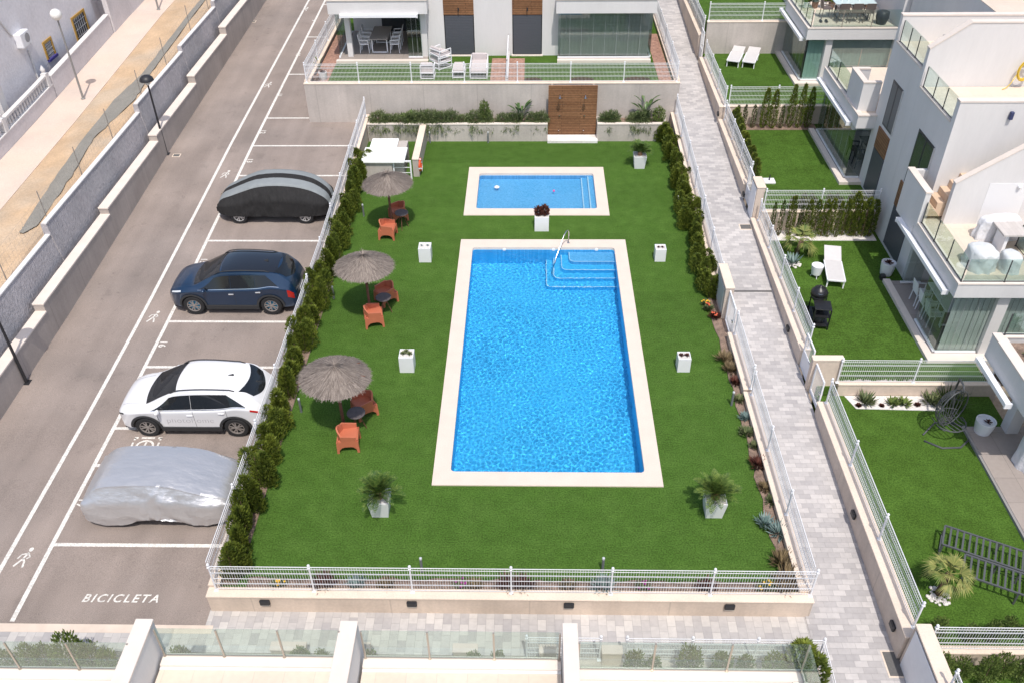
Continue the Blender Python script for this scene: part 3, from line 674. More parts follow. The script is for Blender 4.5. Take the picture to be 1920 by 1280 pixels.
for (a, b, z), l in zip(PSEG, ['lowest part', 'part left of the blue car', 'part behind the middle lamp', 'fourth part up', 'fifth part up', 'topmost part']):
    m = MB(); x0, x1 = -17.3, -17.05
    t = thing('slope_wall', 'blue-grey rendered wall above the grey stepped wall, %s' % l, 'wall', (-17.1, (a+b)/2, 0)); o = (a+b)/2
    m.hexa([(-.3, a-o, -1), (.38, a-o, -1), (.38, b-.004-o, -1), (-.3, b-.004-o, -1), (-.2, a-o, z-.05), (0, a-o, z-.05), (0, b-.004-o, z-.05), (-.2, b-.004-o, z-.05)]); obj('body', m, PURP, t)
    obj('coping', MB().bbox(-.16, .03, a-o, b-.004-o, z-.05, z, .012), RENDER, t)
def zs(y): return prof([(4, .9), (17, 1.15), (26, 1.62), (36, 2.05), (48, 2.75), (64, 3.3)], y)
mb = MB()
def sandf(u, v):
    y = lerp(4, 64, v); x = lerp(-17.25, -20.1, u); return (x, y, zs(y)+lerp(.22, -.05, min(1, u*1.0))+(MN.noise((x*1.3, y*1.3, 0))*.06 if 0 < u < 1 else 0))
mb.grid(lambda v, u: sandf(u, v), 120, 10); struct('sand', mb, SAND, True)
slab('sidewalk', -21.75, -20.0, 4, 64, zs, SIDEW, 30, z=-.02)
# poured mortar drain in the sand
cpx = [(40, 440), (60, 425), (118, 336), (165, 262), (235, 188), (275, 141), (336, 60), (383, 0), (420, -50)]; wd = [.10, .28, .34, .24, .52, .22, .18, .16, .15]
mb = MB(); pts = [G(x, y, lambda yy: zs(yy)+.1) for x, y in cpx]; dense = []
for i in range(len(pts)-1):
    for k in range(8): t_ = k/8; dense.append((pts[i].lerp(pts[i+1], t_), lerp(wd[i], wd[i+1], t_)))
vs = []
for i, (p, w_) in enumerate(dense):
    d = (dense[min(i+1, len(dense)-1)][0]-dense[max(i-1, 0)][0]); nn = Vector((-d.y, d.x, 0)).normalized()
    for s in (-1, 0, 1):
        q = p+nn*s*w_*(1+.25*MN.noise((i*.9, s*5, 0))); u = (-17.25-q.x)/2.85; vs.append((q.x, q.y, zs(q.y)+lerp(.22, -.05, u)+(.045 if s else .075)))
mb.add(vs, [(i*3+k, i*3+k+1, i*3+k+4, i*3+k+3) for i in range(len(dense)-1) for k in (0, 1)]); struct('mortar_channel', mb, CHAN, True)
# thin wire-fence posts on the coping
t = thing('wire_fence', 'thin brown sagging mesh fence on posts along the sandy strip', 'fence', (-17.45, 24, 1.6), 0)
THIN = mat('thin_steel', (.28, .25, .22), .7); YW = [20.6, 24.0, 27.4, 30.6, 33.8, 37.5, 41.0, 45.0, 48.2, 52, 56]
for y in YW: m = MB(); z = zs(y)-1.45; m.tube([(-.0, y-24, z), (0, y-24, z+1.45)], .018, 6); obj('post', m, THIN, t)
m = MB()
for a, b in zip(YW, YW[1:]):
    for k in range(5): zz = .25+k*.28; m.tube([(0, a-24, zs(a)-1.6+zz), (0, (a+b)/2-24, zs((a+b)/2)-1.6+zz-.02), (0, b-24, zs(b)-1.6+zz)], .0032, 3, False)
    n = 14
    for i in range(n):
        y = lerp(a, b, i/n); yy = lerp(a, b, (i+1)/n); m.tube([(0, y-24, zs(y)-1.35), (0, yy-24, zs(yy)-.3)], .002, 3, False); m.tube([(0, y-24, zs(y)-.3), (0, yy-24, zs(yy)-1.35)], .002, 3, False)
obj('mesh', m, THIN, t)
# garden wall of the old white house
OLDW = mat('old_white_render', (.76, .73, .74), .9, var=.07, vs=.8, var2=.05, vs2=7, bump=.012, bs=12)
WLAV = mat('lavender_render', (.62, .585, .59), .9, var=.07, vs=.9, var2=.06, vs2=9, bump=.01, bs=14)
wall('garden_wall', 'white rendered wall of the old house along the sidewalk, balustrade on top', WLAV, -21.98, -21.76, 18, 38.3, 0, lambda y: zs(y)+.62, cap=RENDER)
wall('garden_wall', 'white rendered plain wall of the old house beside the globe lamp', WLAV, -21.98, -21.76, 38.4, 45.6, 0, lambda y: zs(y)+.95, cap=RENDER)
wall('garden_wall', 'taller lavender wall of the old house at the top of the sidewalk', WLAV, -21.95, -21.7, 45.7, 62, 0, lambda y: zs(y)+2.3, cap=RENDER)
t = thing('balustrade', 'white turned balustrade with finials on the old house garden wall', 'balustrade', (-21.87, 30, 0))
bal = MB(); bal.lathe([(.05, 0), (.05, .04), (.025, .07), (.05, .16), (.055, .22), (.03, .33), (.025, .37), (.05, .4), (.05, .43)], 8); BM = bal.data('baluster', RENDER, 40)
y = 20.2
while y < 38.2:
    if min(abs(y-k) for k in (21.2, 25.2, 29.3, 33.8, 38.1)) > .2: obj('baluster', BM, None, t, loc=(0, y-30, zs(y)+.62))
    y += .24
m = MB()
for i in range(12):
    a, b = lerp(18, 38.3, i/12), lerp(18, 38.3, (i+1)/12); za, zb = zs(a)+1.05, zs(b)+1.05
    m.hexa([(-.1, a-30, za), (.1, a-30, za), (.1, b-30, zb), (-.1, b-30, zb), (-.1, a-30, za+.09), (.1, a-30, za+.09), (.1, b-30, zb+.09), (-.1, b-30, zb+.09)])
obj('handrail', m, RENDER, t)
for y in (21.2, 25.2, 29.3, 33.8, 38.1):
    m = MB(); m.box(-.12, .12, -.12, .12, -.45, .12); m.lathe([(.12, .12), (.07, .16), (.1, .24), (.11, .3), (.05, .4), (.01, .48)], 12); obj('pedestal', m, RENDER, t, 40, loc=(0, y-30, zs(y)+1.08))
# the old house
HX = -22.6
t = thing('old_house', 'old white rendered house with two ochre framed windows', 'house', (HX, 42, 1))
OCH = mat('ochre_frame', (.46, .27, .06), .8, var=.1, vs=9); BLUES = mat('blue_sill', (.06, .05, .22), .6); GLD = mat('dark_window', (.05, .055, .06), .1, spec=.8)
m = MB(); m.box(-7, 0, -17, 3.9, -2, 8); m.box(-7, -.9, 3.9, 30, -2, 7); m.box(-.9, .85, 6.3, 30, -2, 3.2); obj('wall', m, OLDW, t)
def oldwin(y0, y1, z0, z1):
    m = MB(); e = .11
    m.box(-.02, .05, y0, y0+e, z0, z1); m.box(-.02, .05, y1-e, y1, z0, z1); m.box(-.02, .05, y0+e, y1-e, z1-e, z1)
    f = obj('window', m, OCH, t); obj('pane', MB().box(-.02, .012, y0+e, y1-e, z0, z1-e), GLD, f)
    obj('sill', MB().box(-.02, .12, y0, y1, z0-.06, z0+.05), BLUES, f)
    b = MB(); 
    for k in range(1, 6): yy = lerp(y0+e, y1-e, k/6); b.box(.02, .032, yy-.008, yy+.008, z0, z1-e)
    for k in range(1, 4): zz = lerp(z0, z1, k/4); b.box(.02, .032, y0+e, y1-e, zz-.008, zz+.008)
    obj('grille', b, mat('white_grille', (.6, .6, .62), .5), f)
oldwin(-1.95, -1.05, 2.2, 3.05); oldwin(1.3, 2.85, 1.75, 3.1)
obj('pilaster', MB().box(-.02, .28, -16.9, -16.4, -2, 8), RENDER, t); obj('pilaster', MB().box(0, .35, -7.2, -6.75, -2, 3.2), RENDER, t)
m = MB(); m.tube([(.05, -6.2, 7.5), (.05, -4.15, 4.1)], .035); m.tube([(.05, -3.3, 3.2), (.05, -3.3, -1)], .04); obj('pipe', m, RENDER, t)
m = MB(); m.box(-.9, .9, 6.2, 6.32, 3.2, 3.3); m.box(.72, .85, 6.3, 30, 3.2, 3.3); m.box(-.9, .9, 6.2, 6.34, 3.75, 3.85); m.box(.72, .87, 6.3, 30, 3.75, 3.85)
f = obj('balcony_rail', m, RENDER, t)
for k in range(5): obj('baluster', BM, None, f, loc=(-.7+k*.32, 6.27, 3.3))
for k in range(18): obj('baluster', BM, None, f, loc=(.79, 6.6+k*.32, 3.3))
t = thing('air_conditioner', 'white air conditioning unit on the wall of the old house', 'air conditioner', (-22.45, 38.4, 4.85))
obj('case', MB().bbox(-.15, .17, -.42, .42, -.3, .28, .03), WHITE, t); m = MB(); m.tube([(.172, .1, 0), (.185, .1, 0)], .2, 18); obj('fan_grille', m, mat('grey_grille', (.3, .3, .31), .6), t); obj('bracket', MB().box(-.15, .15, -.35, -.3, -.36, -.3).box(-.15, .15, .3, .35, -.36, -.3), WHITE, t)

# ================================================================ LAMPS
def lamp(label, p, h, kind):
    t = thing('street_lamp', label, 'street lamp', p, group='black round-headed lamps' if kind == 'black' else 'globe lamps')
    if kind == 'black':
        m = MB(); m.bbox(-.13, .13, -.13, .13, 0, .02, .005); m.tube([(0, 0, .02), (0, 0, h)], [.055, .036], 10); obj('pole', m, BLACK, t, 40)
        m = MB(); m.lathe([(.06, h-.02), (.12, h+.05), (.12, h+.18)], 16); obj('diffuser', m, mat('lamp_glass', (.62, .62, .58), .2), t, 40)
        m = MB(); m.lathe([(.02, h+.17), (.3, h+.175), (.3, h+.2), (.26, h+.3), (.17, h+.38), (.05, h+.42), (.01, h+.42)], 22); obj('hood', m, BLACK, t, 40)
    else:
        m = MB(); m.lathe([(.1, 0), (.1, .03), (.05, .06)], 12); m.tube([(0, 0, .05), (0, 0, h)], [.05, .035], 10); obj('pole', m, mat('grey_pole', (.25, .24, .23), .6), t, 40)
        m = MB(); m.ball((0, 0, h+.2), .24, 20, 12); obj('globe', m, mat('opal_globe', (.8, .78, .74), .3), t, True)
lamp('middle black lamp with round hood standing by the grey stepped wall', (*G(313, 289, zdr).xy, zdr(36)), 3.25, 'black')
lamp('lowest black lamp at the left edge of the drive', (*G(50, 716, zdr).xy, zdr(21)), 3.25, 'black')
lamp('farthest black lamp near the top of the drive', (*G(461, 40, zdr).xy, zdr(54)), 3.25, 'black')
p = G(156, 185, zs); lamp('tall lamp with white globe on the sidewalk beside the white wall', (p.x, p.y, zs(p.y)-.02), 3.6, 'globe')
p = G(297, 18, zs); lamp('far lamp at the top edge of the sidewalk', (p.x, p.y, zs(p.y)-.02), 3.6, 'globe')
# ================================================================ HOUSES
GL = glassmat('railing_glass', (.86, .93, .91), .10)
GLR = glassmat('terrace_glass', (.87, .90, .89), .06)
GLD2 = glassmat('tinted_terrace_glass', (.82, .86, .85), .06)
DARKW = mat('shutter_grey', (.085, .09, .105), .5, spec=.4)
INT = mat('dim_interior', (.34, .34, .33), .9, var=.1, vs=1.5)
FLOORT = brickmat('terrace_tiles', (.30, .26, .235), (.34, .295, .265), (.2, .18, .165), .9, .9, .006, .6, var=.06, offset=0)
FLOORC = brickmat('cream_roof_tiles', (.64, .54, .44), (.67, .57, .47), (.54, .46, .39), .6, .6, .004, .7, var=.05, offset=0)
CREAMT = mat('cream_trim', (.70, .62, .55), .7, var=.04, vs=3)
ALU = mat('white_aluminium', (.82, .82, .84), .35)
BRONZE = mat('rail_post_metal', (.45, .40, .34), .3, metal=.6)
DPOST = mat('rail_post_dark', (.05, .05, .055), .4)
FRAME = mat('dark_frame', (.04, .043, .05), .4)
def glass_rail(parent, a, b, h, n, post=DPOST, pw=.03, ends=(1, 1)):
    """frameless glass balustrade: panes between flat posts"""
    a = Vector(a); b = Vector(b); d = b-a; r = obj('railing', MB().bar(a+Vector((0, 0, .03)), b+Vector((0, 0, .03)), .03, .012), post, parent)
    pb = MB()
    for i in range(n):
        p, q = a+d*(i/n), a+d*((i+1)/n); e = d.normalized()*.02; nn = Vector((-d.y, d.x, 0)).normalized()*.004
        m = MB(); p0, q0 = p+e, q-e; m.hexa([p0-nn+Vector((0, 0, .05)), q0-nn+Vector((0, 0, .05)), q0+nn+Vector((0, 0, .05)), p0+nn+Vector((0, 0, .05)), p0-nn+Vector((0, 0, h)), q0-nn+Vector((0, 0, h)), q0+nn+Vector((0, 0, h)), p0+nn+Vector((0, 0, h))])
        obj('glass_pane', m, GL, r)
    for i in range(n+1):
        if (i == 0 and not ends[0]) or (i == n and not ends[1]): continue
        p = a+d*(i/n); m = MB(); m.bbox(p.x-pw/2, p.x+pw/2, p.y-pw/2, p.y+pw/2, p.z, p.z+h*.96, .004); m.lathe([(pw*1.1, 0), (pw*1.1, .015)], 10, p); obj('rail_post', m, post, r)
    return r
def glass_wall(parent, a, b, h, n, m_=None, frame=ALU, name='glass_wall'):
    a = Vector(a); b = Vector(b); d = b-a; L = d.length; t = .05
    f = MB(); up = Vector((0, 0, 1)); f.bar(a+up*.03, b+up*.03, .08, .06)
    fr = obj(name, f, frame, parent); obj('top_track', MB().bar(a+up*(h-.03), b+up*(h-.03), .08, .06), frame, fr); nn = Vector((-d.y, d.x, 0)).normalized()*.005
    for i in range(n):
        p, q = a+d*(i/n)+d.normalized()*.004, a+d*((i+1)/n)-d.normalized()*.004
        obj('glass_pane', MB().hexa([p-nn+up*.06, q-nn+up*.06, q+nn+up*.06, p+nn+up*.06, p-nn+up*(h-.06), q-nn+up*(h-.06), q+nn+up*(h-.06), p+nn+up*(h-.06)]), m_ or GLR, fr)
        if i: m = MB(); m.bar(p+up*.06, p+up*(h-.06), .012, .012); obj('pane_seal', m, mat('seal_grey', (.35, .37, .37), .5), fr)
    return fr
def awning(parent, a, b):
    a = Vector(a); b = Vector(b); m = MB(); m.bar(a, b, .16, .13); o = obj('awning_cassette', m, ALU, parent)
    e = MB(); d = (b-a).normalized()
    for q, s in ((a, -1), (b, 1)): e.bar(q+d*s*.0, q+d*s*.05, .2, .17)
    obj('end_cap', e, ALU, o); return o
def folds(x0, x1, y, z0, z1):
    m = MB(); n = int((x1-x0)/.09)
    for i in range(n):
        a, b = lerp(x0, x1, i/n), lerp(x0, x1, (i+1)/n); m.quad((a, y, z0), (b, y+(.014 if i % 2 else -.0), z0), (b, y+(.014 if i % 2 else -.0), z1), (a, y, z1))
    return m
# ---------------- far white house
t = thing('white_house', 'white modern house behind the tall retaining wall, open terrace at its left', 'house', (0, 43, 2.3)); FZ = 2.35
def LB(x0, x1, y0, y1, z0, z1): return MB().box(x0, x1, y0-43, y1-43, z0-2.3, z1-2.3)
TH = 2.28
m = MB()
for b in ((-5.04, -4.22, 43, 43.3, 2.3, 9), (-2.76, -.91, 43, 43.3, 2.3, 9), (.54, 1.24, 43, 43.3, 2.3, 9), (-4.22, -2.76, 43.05, 43.3, 5.6, 9), (-.91, .54, 43.05, 43.3, 5.6, 9)):
    m.merge(LB(*b))
m.merge(LB(-9.3, 5.7, 46.4, 52, 2.3, 9)); m.merge(LB(-5.3, -5.04, 43.0, 46.4, 2.3, 4.7)); m.merge(LB(1.24, 1.5, 43.0, 46.4, 2.3, 4.7)); m.merge(LB(-5.04, 1.24, 43.3, 46.4, 4.7, 9))
obj('wall', m, RENDER, t)
for x0, x1 in ((-9.6, -4.9), (1.18, 5.9)):
    obj('terrace_slab', LB(x0, x1, 42.1, 46.4, FZ+TH, FZ+TH+.62), RENDER, t)
    obj('roof_edge', MB().bbox(x0-.02, x1+.02, 42.06-43, 42.3-43, TH+.67, TH+.73, .01), CREAMT, t)
    obj('terrace_roof_floor', LB(x0+.05, x1-.05, 42.3, 46.4, FZ+TH+.62, FZ+TH+.64), FLOORC, t)
    obj('terrace_floor', LB(x0+.15, x1-.15, 42.05, 46.4, 2.28, FZ+.04), FLOORT, t)
    obj('terrace_plinth', LB(x0+.1, x1-.1, 42.0, 42.25, 2.2, FZ+.07), CREAMT, t)
    glass_rail(t, (x0+.1, 42.15-43, TH+.73), (x1-.1, 42.15-43, TH+.73), .9, 4)
for x0, x1 in ((-4.22, -2.76), (-.91, .54)):
    f = obj('window', MB().box(x0, x1, 43.06-43, 43.2-43, .05, 1.95+.05), FRAME, t); obj('shutter', MB().box(x0+.05, x1-.05, .0, .06, .07, 1.97), DARKW, f)
    mm = MB()
    for k in range(24): z = .12+k*.077; mm.box(x0+.06, x1-.06, -.012, .0, z, z+.066)
    obj('slats', mm, DARKW, f); obj('sill', MB().bbox(x0-.05, x1+.05, -.1, .06, -.02, .05, .01), CREAMT, t)
    w_ = obj('wood_cladding', MB().box(x0, x1, -.03, .05, 2.0, 3.3), WOOD, t)
    m = MB(); m.tube([((x0+x1)/2, -.03, 2.3), ((x0+x1)/2, -.12, 2.3)], .03); m.lathe([(.035, -.1), (.035, .06)], 10, ((x0+x1)/2, -.13, 2.3)); obj('spotlight', m, BLACK, w_)
f = obj('sliding_door', MB().box(-7.8, -5.6, 3.32, 3.4, .05, 2.2), FRAME, t); obj('pane', MB().box(-7.7, -5.7, 3.3, 3.33, .12, 2.12), GLD, f); obj('jamb', MB().box(-6.7, -6.62, 3.27, 3.31, .12, 2.12), FRAME, f)
f = obj('sliding_door', MB().box(2.2, 5.0, 3.32, 3.4, .05, 2.2), FRAME, t); obj('pane', MB().box(2.3, 4.9, 3.3, 3.33, .12, 2.12), GLD, f)
obj('column', MB().box(-9.0, -8.75, -.35, -.1, .04, TH+.05), RENDER, t); obj('column', MB().box(-5.35, -5.05, -.35, -.02, .04, TH+.05), RENDER, t)
BLIND = mat('grey_blind', (.36, .36, .35), .8, var=.05, vs=2)
obj('blind', folds(1.42, 5.68, -.40, .15, TH-.05), BLIND, t); glass_wall(t, (-9.4, -.45, .09), (-9.4, 3.2, .09), TH-.05, 5, GLR); glass_wall(t, (-6.0, -.45, .09), (-5.3, -.45, .09), TH-.05, 3, GLD2)
glass_wall(t, (1.3, -.55, .09), (5.8, -.55, .09), TH-.05, 8, GLD2); glass_wall(t, (5.8, -.5, .09), (5.8, 3.2, .09), TH-.05, 5, GLR); 
awning(t, (-9.0, -.98, TH+.0), (-5.4, -.98, TH+.0))
tag(obj('garden_divider', MB().merge(LB(-1.18, -1.05, 39.5, 42.9, 2.3, 2.55)), RENDER), 'low white strip wall dividing the two house gardens', 'wall').location = (0, 43, 2.3)
t = thing('garden_divider', 'white perforated metal screen between the two house gardens', 'screen', (-1.1, 39.5, 2.5)); m = MB(); m.box(-.02, .02, 0, .05, 0, .9); m.box(-.02, .02, 3.3, 3.35, 0, .9); m.box(-.02, .02, 0, 3.35, .86, .9)
for k in range(22):
    y = .1+k*.15; m.box(-.008, .008, y, y+.03, 0, .86)
obj('screen', m, WHITE, t)
# flowers beds by the house
for x0, x1, y0, y1, l in ((-1.9, -.3, 39.5, 42.6, 1), (-10.2, -9.5, 39.6, 46, 2), (5.95, 6.55, 39.6, 46, 3)):
    mb = MB(); mb.box(x0, x1, y0, y1, 2.2, 2.312); struct('soil_bed', mb, mat('red_gravel', (.33, .19, .14), .95, var=.3, vs=8, var2=.3, vs2=40))

# ---------------- right row: house beside the barbecue garden (C), beside the green garden (B), beside the loungers (A), lowest (D)
def terrace_unit(label, x, y0, y1, zf, zs0, zs1, xe, name='terrace_house', glassS=True, glassN=True, wn=5):
    t = thing(name, label, 'house', (x, y0, zf)); sx = x-.12
    def B(x0, x1, a, b, z0, z1): return MB().box(x0-x, x1-x, a-y0, b-y0, z0-zf, z1-zf)
    obj('terrace_floor', B(x-.05, xe, y0, y1, zf-.1, zf+.1), FLOORT, t)
    m = B(x-.28, x-.04, y0-.38, y1+.1, zf-.4, zf+.12); m.merge(B(x-.04, xe, y0-.38, y0-.02, zf-.4, zf+.12)); obj('terrace_plinth', m, CREAMT, t)
    obj('terrace_slab', B(sx, xe, y0-.25, y1+.15, zs0, zs1), RENDER, t)
    m = B(sx-.02, sx+.2, y0-.27, y1+.17, zs1, zs1+.05); m.merge(B(sx+.2, xe, y0-.27, y0-.05, zs1, zs1+.05)); obj('balcony_edge', m, CREAMT, t)
    obj('balcony_floor', B(sx+.2, xe, y0-.05, y1+.15, zs1-.0, zs1+.02), FLOORC, t)
    return t, B
t, B = terrace_unit('white house with covered terrace furniture on its balcony, right of the barbecue garden', 12.95, 22.25, 26.35, .15, 2.6, 3.08, 19)
HC = t
o = lambda p: (p[0]-12.95, p[1]-22.25, p[2]-.15)
glass_wall(t, o((12.98, 22.3, .27)), o((12.98, 24.0, .27)), 2.3, 3, GLR); glass_wall(t, o((13.2, 26.2, .27)), o((13.9, 26.2, .27)), 2.3, 2, GLR)
glass_wall(t, o((13.0, 22.28, .27)), o((14.3, 22.28, .27)), 2.33, 3, GLD2); glass_wall(t, o((14.75, 22.28, .27)), o((18.9, 22.28, .27)), 2.33, 6, GLD2)
obj('column', B(14.35, 14.7, 22.2, 22.5, .25, 2.6), RENDER, t); PBL = mat('pale_blind', (.66, .68, .65), .8, var=.05, vs=2); obj('blind', folds(13.12-12.95, 14.32-12.95, .12, .15, 2.4), PBL, t); obj('blind', folds(14.75-12.95, 18.8-12.95, .12, .15, 2.4), PBL, t)
glass_rail(t, o((12.93, 22.1, 3.13)), o((12.93, 25.5, 3.13)), .8, 3); glass_rail(t, o((12.97, 22.08, 3.13)), o((17.9, 22.08, 3.13)), .8, 4, ends=(0, 1))
glass_rail(t, o((15.4, 22.1, 3.13)), o((15.4, 24.1, 3.13)), .8, 2, ends=(0, 1))
awning(t, o((12.72, 22.4, 2.55)), o((12.72, 26.7, 2.55)))
m = B(13.45, 22, 26.5, 29.62, -.2, 6.1)
for b in ((13.45, 22, 26.5, 26.75, 6.1, 6.88), (21.75, 22, 26.75, 29.6, 6.1, 6.88)): m.merge(B(*b))
m.merge(B(12.8, 12.98, 25.55, 25.75, 2.9, 4.2)); m.merge(B(12.8, 13.0, 25.75, 27.3, 2.6, 4.2)); m.merge(B(13.0, 13.45, 27.15, 27.3, 2.6, 4.2))
obj('wall', m, RENDER, t); obj('roof_floor', B(13.6, 21.75, 26.75, 29.6, 6.1, 6.13), FLOORC, t)
m = B(13.43, 13.62, 26.78, 29.6, 6.102, 6.16); m.merge(B(13.43, 22, 26.48, 26.77, 6.88, 6.93)); m.merge(B(12.78, 13.02, 25.53, 27.32, 4.2, 4.25));  obj('parapet_cap', m, CREAMT, t)
glass_rail(t, o((13.52, 26.75, 6.16)), o((13.52, 29.5, 6.16)), .75, 3)
# outside stair up the south face with its solid parapet
m = MB()
for k in range(5): m.box(13.12+k*.26-12.95, 13.12+(k+1)*.26-12.95, 25.78-22.25+(0 if k else 0), 26.49-22.25, 3.1-.02, 3.1+(k+1)*.24)
obj('stair', m, mat('stair_tile', (.62, .46, .33), .7, var=.06, vs=4), t)
yp = 25.5-22.25; m = MB(); x0 = 13.62-12.95; prf = [(x0, 2.93), (x0, 4.42), (x0+5.2, 8.1), (x0+5.2, 2.93)]
n_ = len(prf); vs = [(a, yp, z) for a, z in prf]+[(a, yp+.18, z) for a, z in prf]; m.add(vs, [(0, 3, 2, 1), (4, 5, 6, 7), (1, 2, 6, 5), (0, 1, 5, 4), (2, 3, 7, 6)]); obj('stair_parapet', m, RENDER, t)
m = MB(); m.hexa([(x0-.02, yp-.02, 4.42), (x0+5.2, yp-.02, 8.1), (x0+5.2, yp+.2, 8.1), (x0-.02, yp+.2, 4.42), (x0-.02, yp-.02, 4.46), (x0+5.2, yp-.02, 8.14), (x0+5.2, yp+.2, 8.14), (x0-.02, yp+.2, 4.46)]); obj('parapet_cap', m, CREAMT, t)
m = MB(); m.box(1.75, 3.0, yp-.008, yp, 2.95, 4.45); obj('panel_door', m, mat('door_white', (.74, .73, .73), .6), t)
m = MB(); m.ball((2.7, yp-.05, 4.35), .07, 12, 8); obj('globe_light', m, WHITE, t, True)
m = MB(); m.bbox(15.13-12.95-.06, 15.13-12.95+.06, 26.38-22.25, 26.5-22.25, 6.2, 6.45, .02); obj('wall_lamp', m, mat('navy_metal', (.04, .05, .12), .4), t)
def facade_window(t, B, y0, y1, z0, z1, x=13.45, wood=False, rev=.14, sh=0):
    f = obj('window', B(x-.015, x+.02, y0, y1, z0, z1), FRAME, t); obj('pane', B(x-.02, x-.012, y0+.08, y1-.08, z0+.08, z1-.08), mat('grey_shutter', (.16, .16, .165), .6) if sh else GLD, f); obj('mullion', B(x-.03, x-.018, (y0+y1)/2-.03, (y0+y1)/2+.03, z0+.05, z1-.05), FRAME, f)
    obj('reveal', B(x-.05, x+.0, y0-.03, y0, z0, z1), mat('grey_trim', (.5, .5, .5), .6), f); return f
facade_window(t, B, 27.2, 28.7, 2.97, 5.0)
obj('wood_cladding', B(13.40, 13.46, 27.3, 28.9, 1.95, 2.92), WOODY, t); obj('shutter', B(13.42, 13.46, 27.4, 28.9, .3, 1.93), DARKW, t)

t, B = terrace_unit('white house with glass terrace beside the empty green garden', 12.85, 32.75, 37.4, .85, 3.25, 3.75, 17.5)
HB = t; o = lambda p: (p[0]-12.85, p[1]-32.75, p[2]-.85)
glass_wall(t, o((12.88, 32.8, .97)), o((12.88, 37.3, .97)), 2.25, 7, GLR); glass_wall(t, o((12.9, 32.78, .97)), o((13.44, 32.78, .97)), 2.25, 1, GLR); glass_wall(t, o((12.9, 37.3, .97)), o((16.9, 37.3, .97)), 2.25, 5, GLR)
awning(t, o((12.62, 33.1, 3.2)), o((12.62, 37.6, 3.2)))
m = B(13.45, 22, 29.63, 32.72, -.2, 6.65)
for b in ((13.45, 22, 32.5, 32.72, 6.65, 7.6), (14.6, 22, 29.63, 29.85, 6.65, 8.3)): m.merge(B(*b))
m.merge(B(17.2, 22, 32.72, 41, -.2, 7.4)); m.merge(B(12.8, 13.5, 32.95, 33.1, 2.98, 4.9)); m.merge(B(12.8, 12.98, 33.1, 34.5, 2.98, 4.9)); m.merge(B(12.98, 13.5, 34.35, 34.5, 3.8, 4.9))
pr = [(13.452, 6.652), (13.452, 7.42), (14.6, 8.3), (14.6, 6.652)]; vs = [(a-12.85, 29.632-32.75, z-.85) for a, z in pr]+[(a-12.85, 29.85-32.75, z-.85) for a, z in pr]; m.add(vs, [(0, 3, 2, 1), (4, 5, 6, 7), (1, 2, 6, 5), (0, 1, 5, 4), (0, 4, 7, 3)])
obj('wall', m, RENDER, t); obj('roof_floor', B(13.6, 21.9, 29.85, 32.5, 6.65, 6.68), FLOORC, t); obj('roof_floor', B(17.2, 22, 32.72, 41, 7.4, 7.43), FLOORC, t)
m = B(13.43, 13.62, 29.85, 32.5, 6.65, 6.71); m.merge(B(13.43, 22, 32.48, 32.74, 7.6, 7.65)); m.merge(B(14.6, 22, 29.61, 29.87, 8.3, 8.35)); m.merge(B(12.78, 13.5, 32.93, 33.12, 4.9, 4.95)); m.merge(B(12.78, 13.0, 33.12, 34.52, 4.9, 4.95)); m.merge(B(13.0, 13.5, 34.33, 34.52, 4.9, 4.95)); obj('parapet_cap', m, CREAMT, t)
m = MB(); m.hexa([(.58, -3.14, 6.57), (1.75, -3.14, 7.45), (1.75, -2.88, 7.45), (.58, -2.88, 6.57), (.58, -3.14, 6.62), (1.75, -3.14, 7.5), (1.75, -2.88, 7.5), (.58, -2.88, 6.62)]); obj('parapet_cap', m, CREAMT, t)
glass_rail(t, o((13.52, 29.95, 6.71)), o((13.52, 32.4, 6.71)), .8, 3); glass_rail(t, o((12.85, 34.6, 3.81)), o((12.85, 37.45, 3.81)), .8, 2); glass_rail(t, o((12.9, 37.5, 3.81)), o((16.6, 37.5, 3.81)), .8, 3, BRONZE, ends=(0, 1))
facade_window(t, B, 30.75, 31.85, 3.75, 5.5, sh=1); obj('wood_cladding', B(13.41, 13.46, 30.8, 32.0, 2.75, 3.6), WOODY, t); obj('shutter', B(13.42, 13.46, 30.8, 32.0, .95, 2.72), DARKW, t)
m = MB()
for x in (15.1, 16.0): m.bbox(x-12.85, x-12.85+.14, 32.4-32.75, 32.48-32.75, 6.15, 6.22, .01)
obj('vent_plate', B(15.07, 15.25, 32.48, 32.5, 6.85, 6.93), mat('grey_plate', (.35, .35, .36), .5), t)

t, B = terrace_unit('white house behind the garden loungers, dining table on its balcony', 12.9, 41.3, 45.2, 1.55, 3.72, 4.22, 17.2)
HA = t; o = lambda p: (p[0]-12.9, p[1]-41.3, p[2]-1.55)
glass_wall(t, o((12.93, 41.4, 1.68)), o((12.93, 45.1, 1.68)), 2.05, 6, GLR); glass_wall(t, o((12.95, 41.33, 1.68)), o((13.75, 41.33, 1.68)), 2.05, 1, glassmat('pale_glass', (.76, .86, .84), .08)); glass_wall(t, o((14.15, 41.33, 1.68)), o((17.1, 41.33, 1.68)), 2.05, 5, GLD2)
obj('column', B(13.8, 14.1, 41.2, 41.5, 1.6, 3.72), RENDER, t); obj('blind', folds(.15, .88, .13, .15, 2.15), PBL, t); obj('blind', folds(1.25, 4.0, .13, .15, 2.15), PBL, t); awning(t, o((12.66, 41.4, 3.65)), o((12.66, 45.6, 3.65)))
glass_rail(t, o((12.92, 41.15, 4.27)), o((12.92, 45.2, 4.27)), .8, 4); glass_rail(t, o((12.97, 41.12, 4.27)), o((17.0, 41.12, 4.27)), .8, 3, BRONZE, ends=(0, 0))
m = B(16.9, 24, 41.05, 50, 1, 8.2); m.merge(B(13.6, 16.9, 45.4, 50, 1, 4.2)); obj('wall', m, RENDER, t)
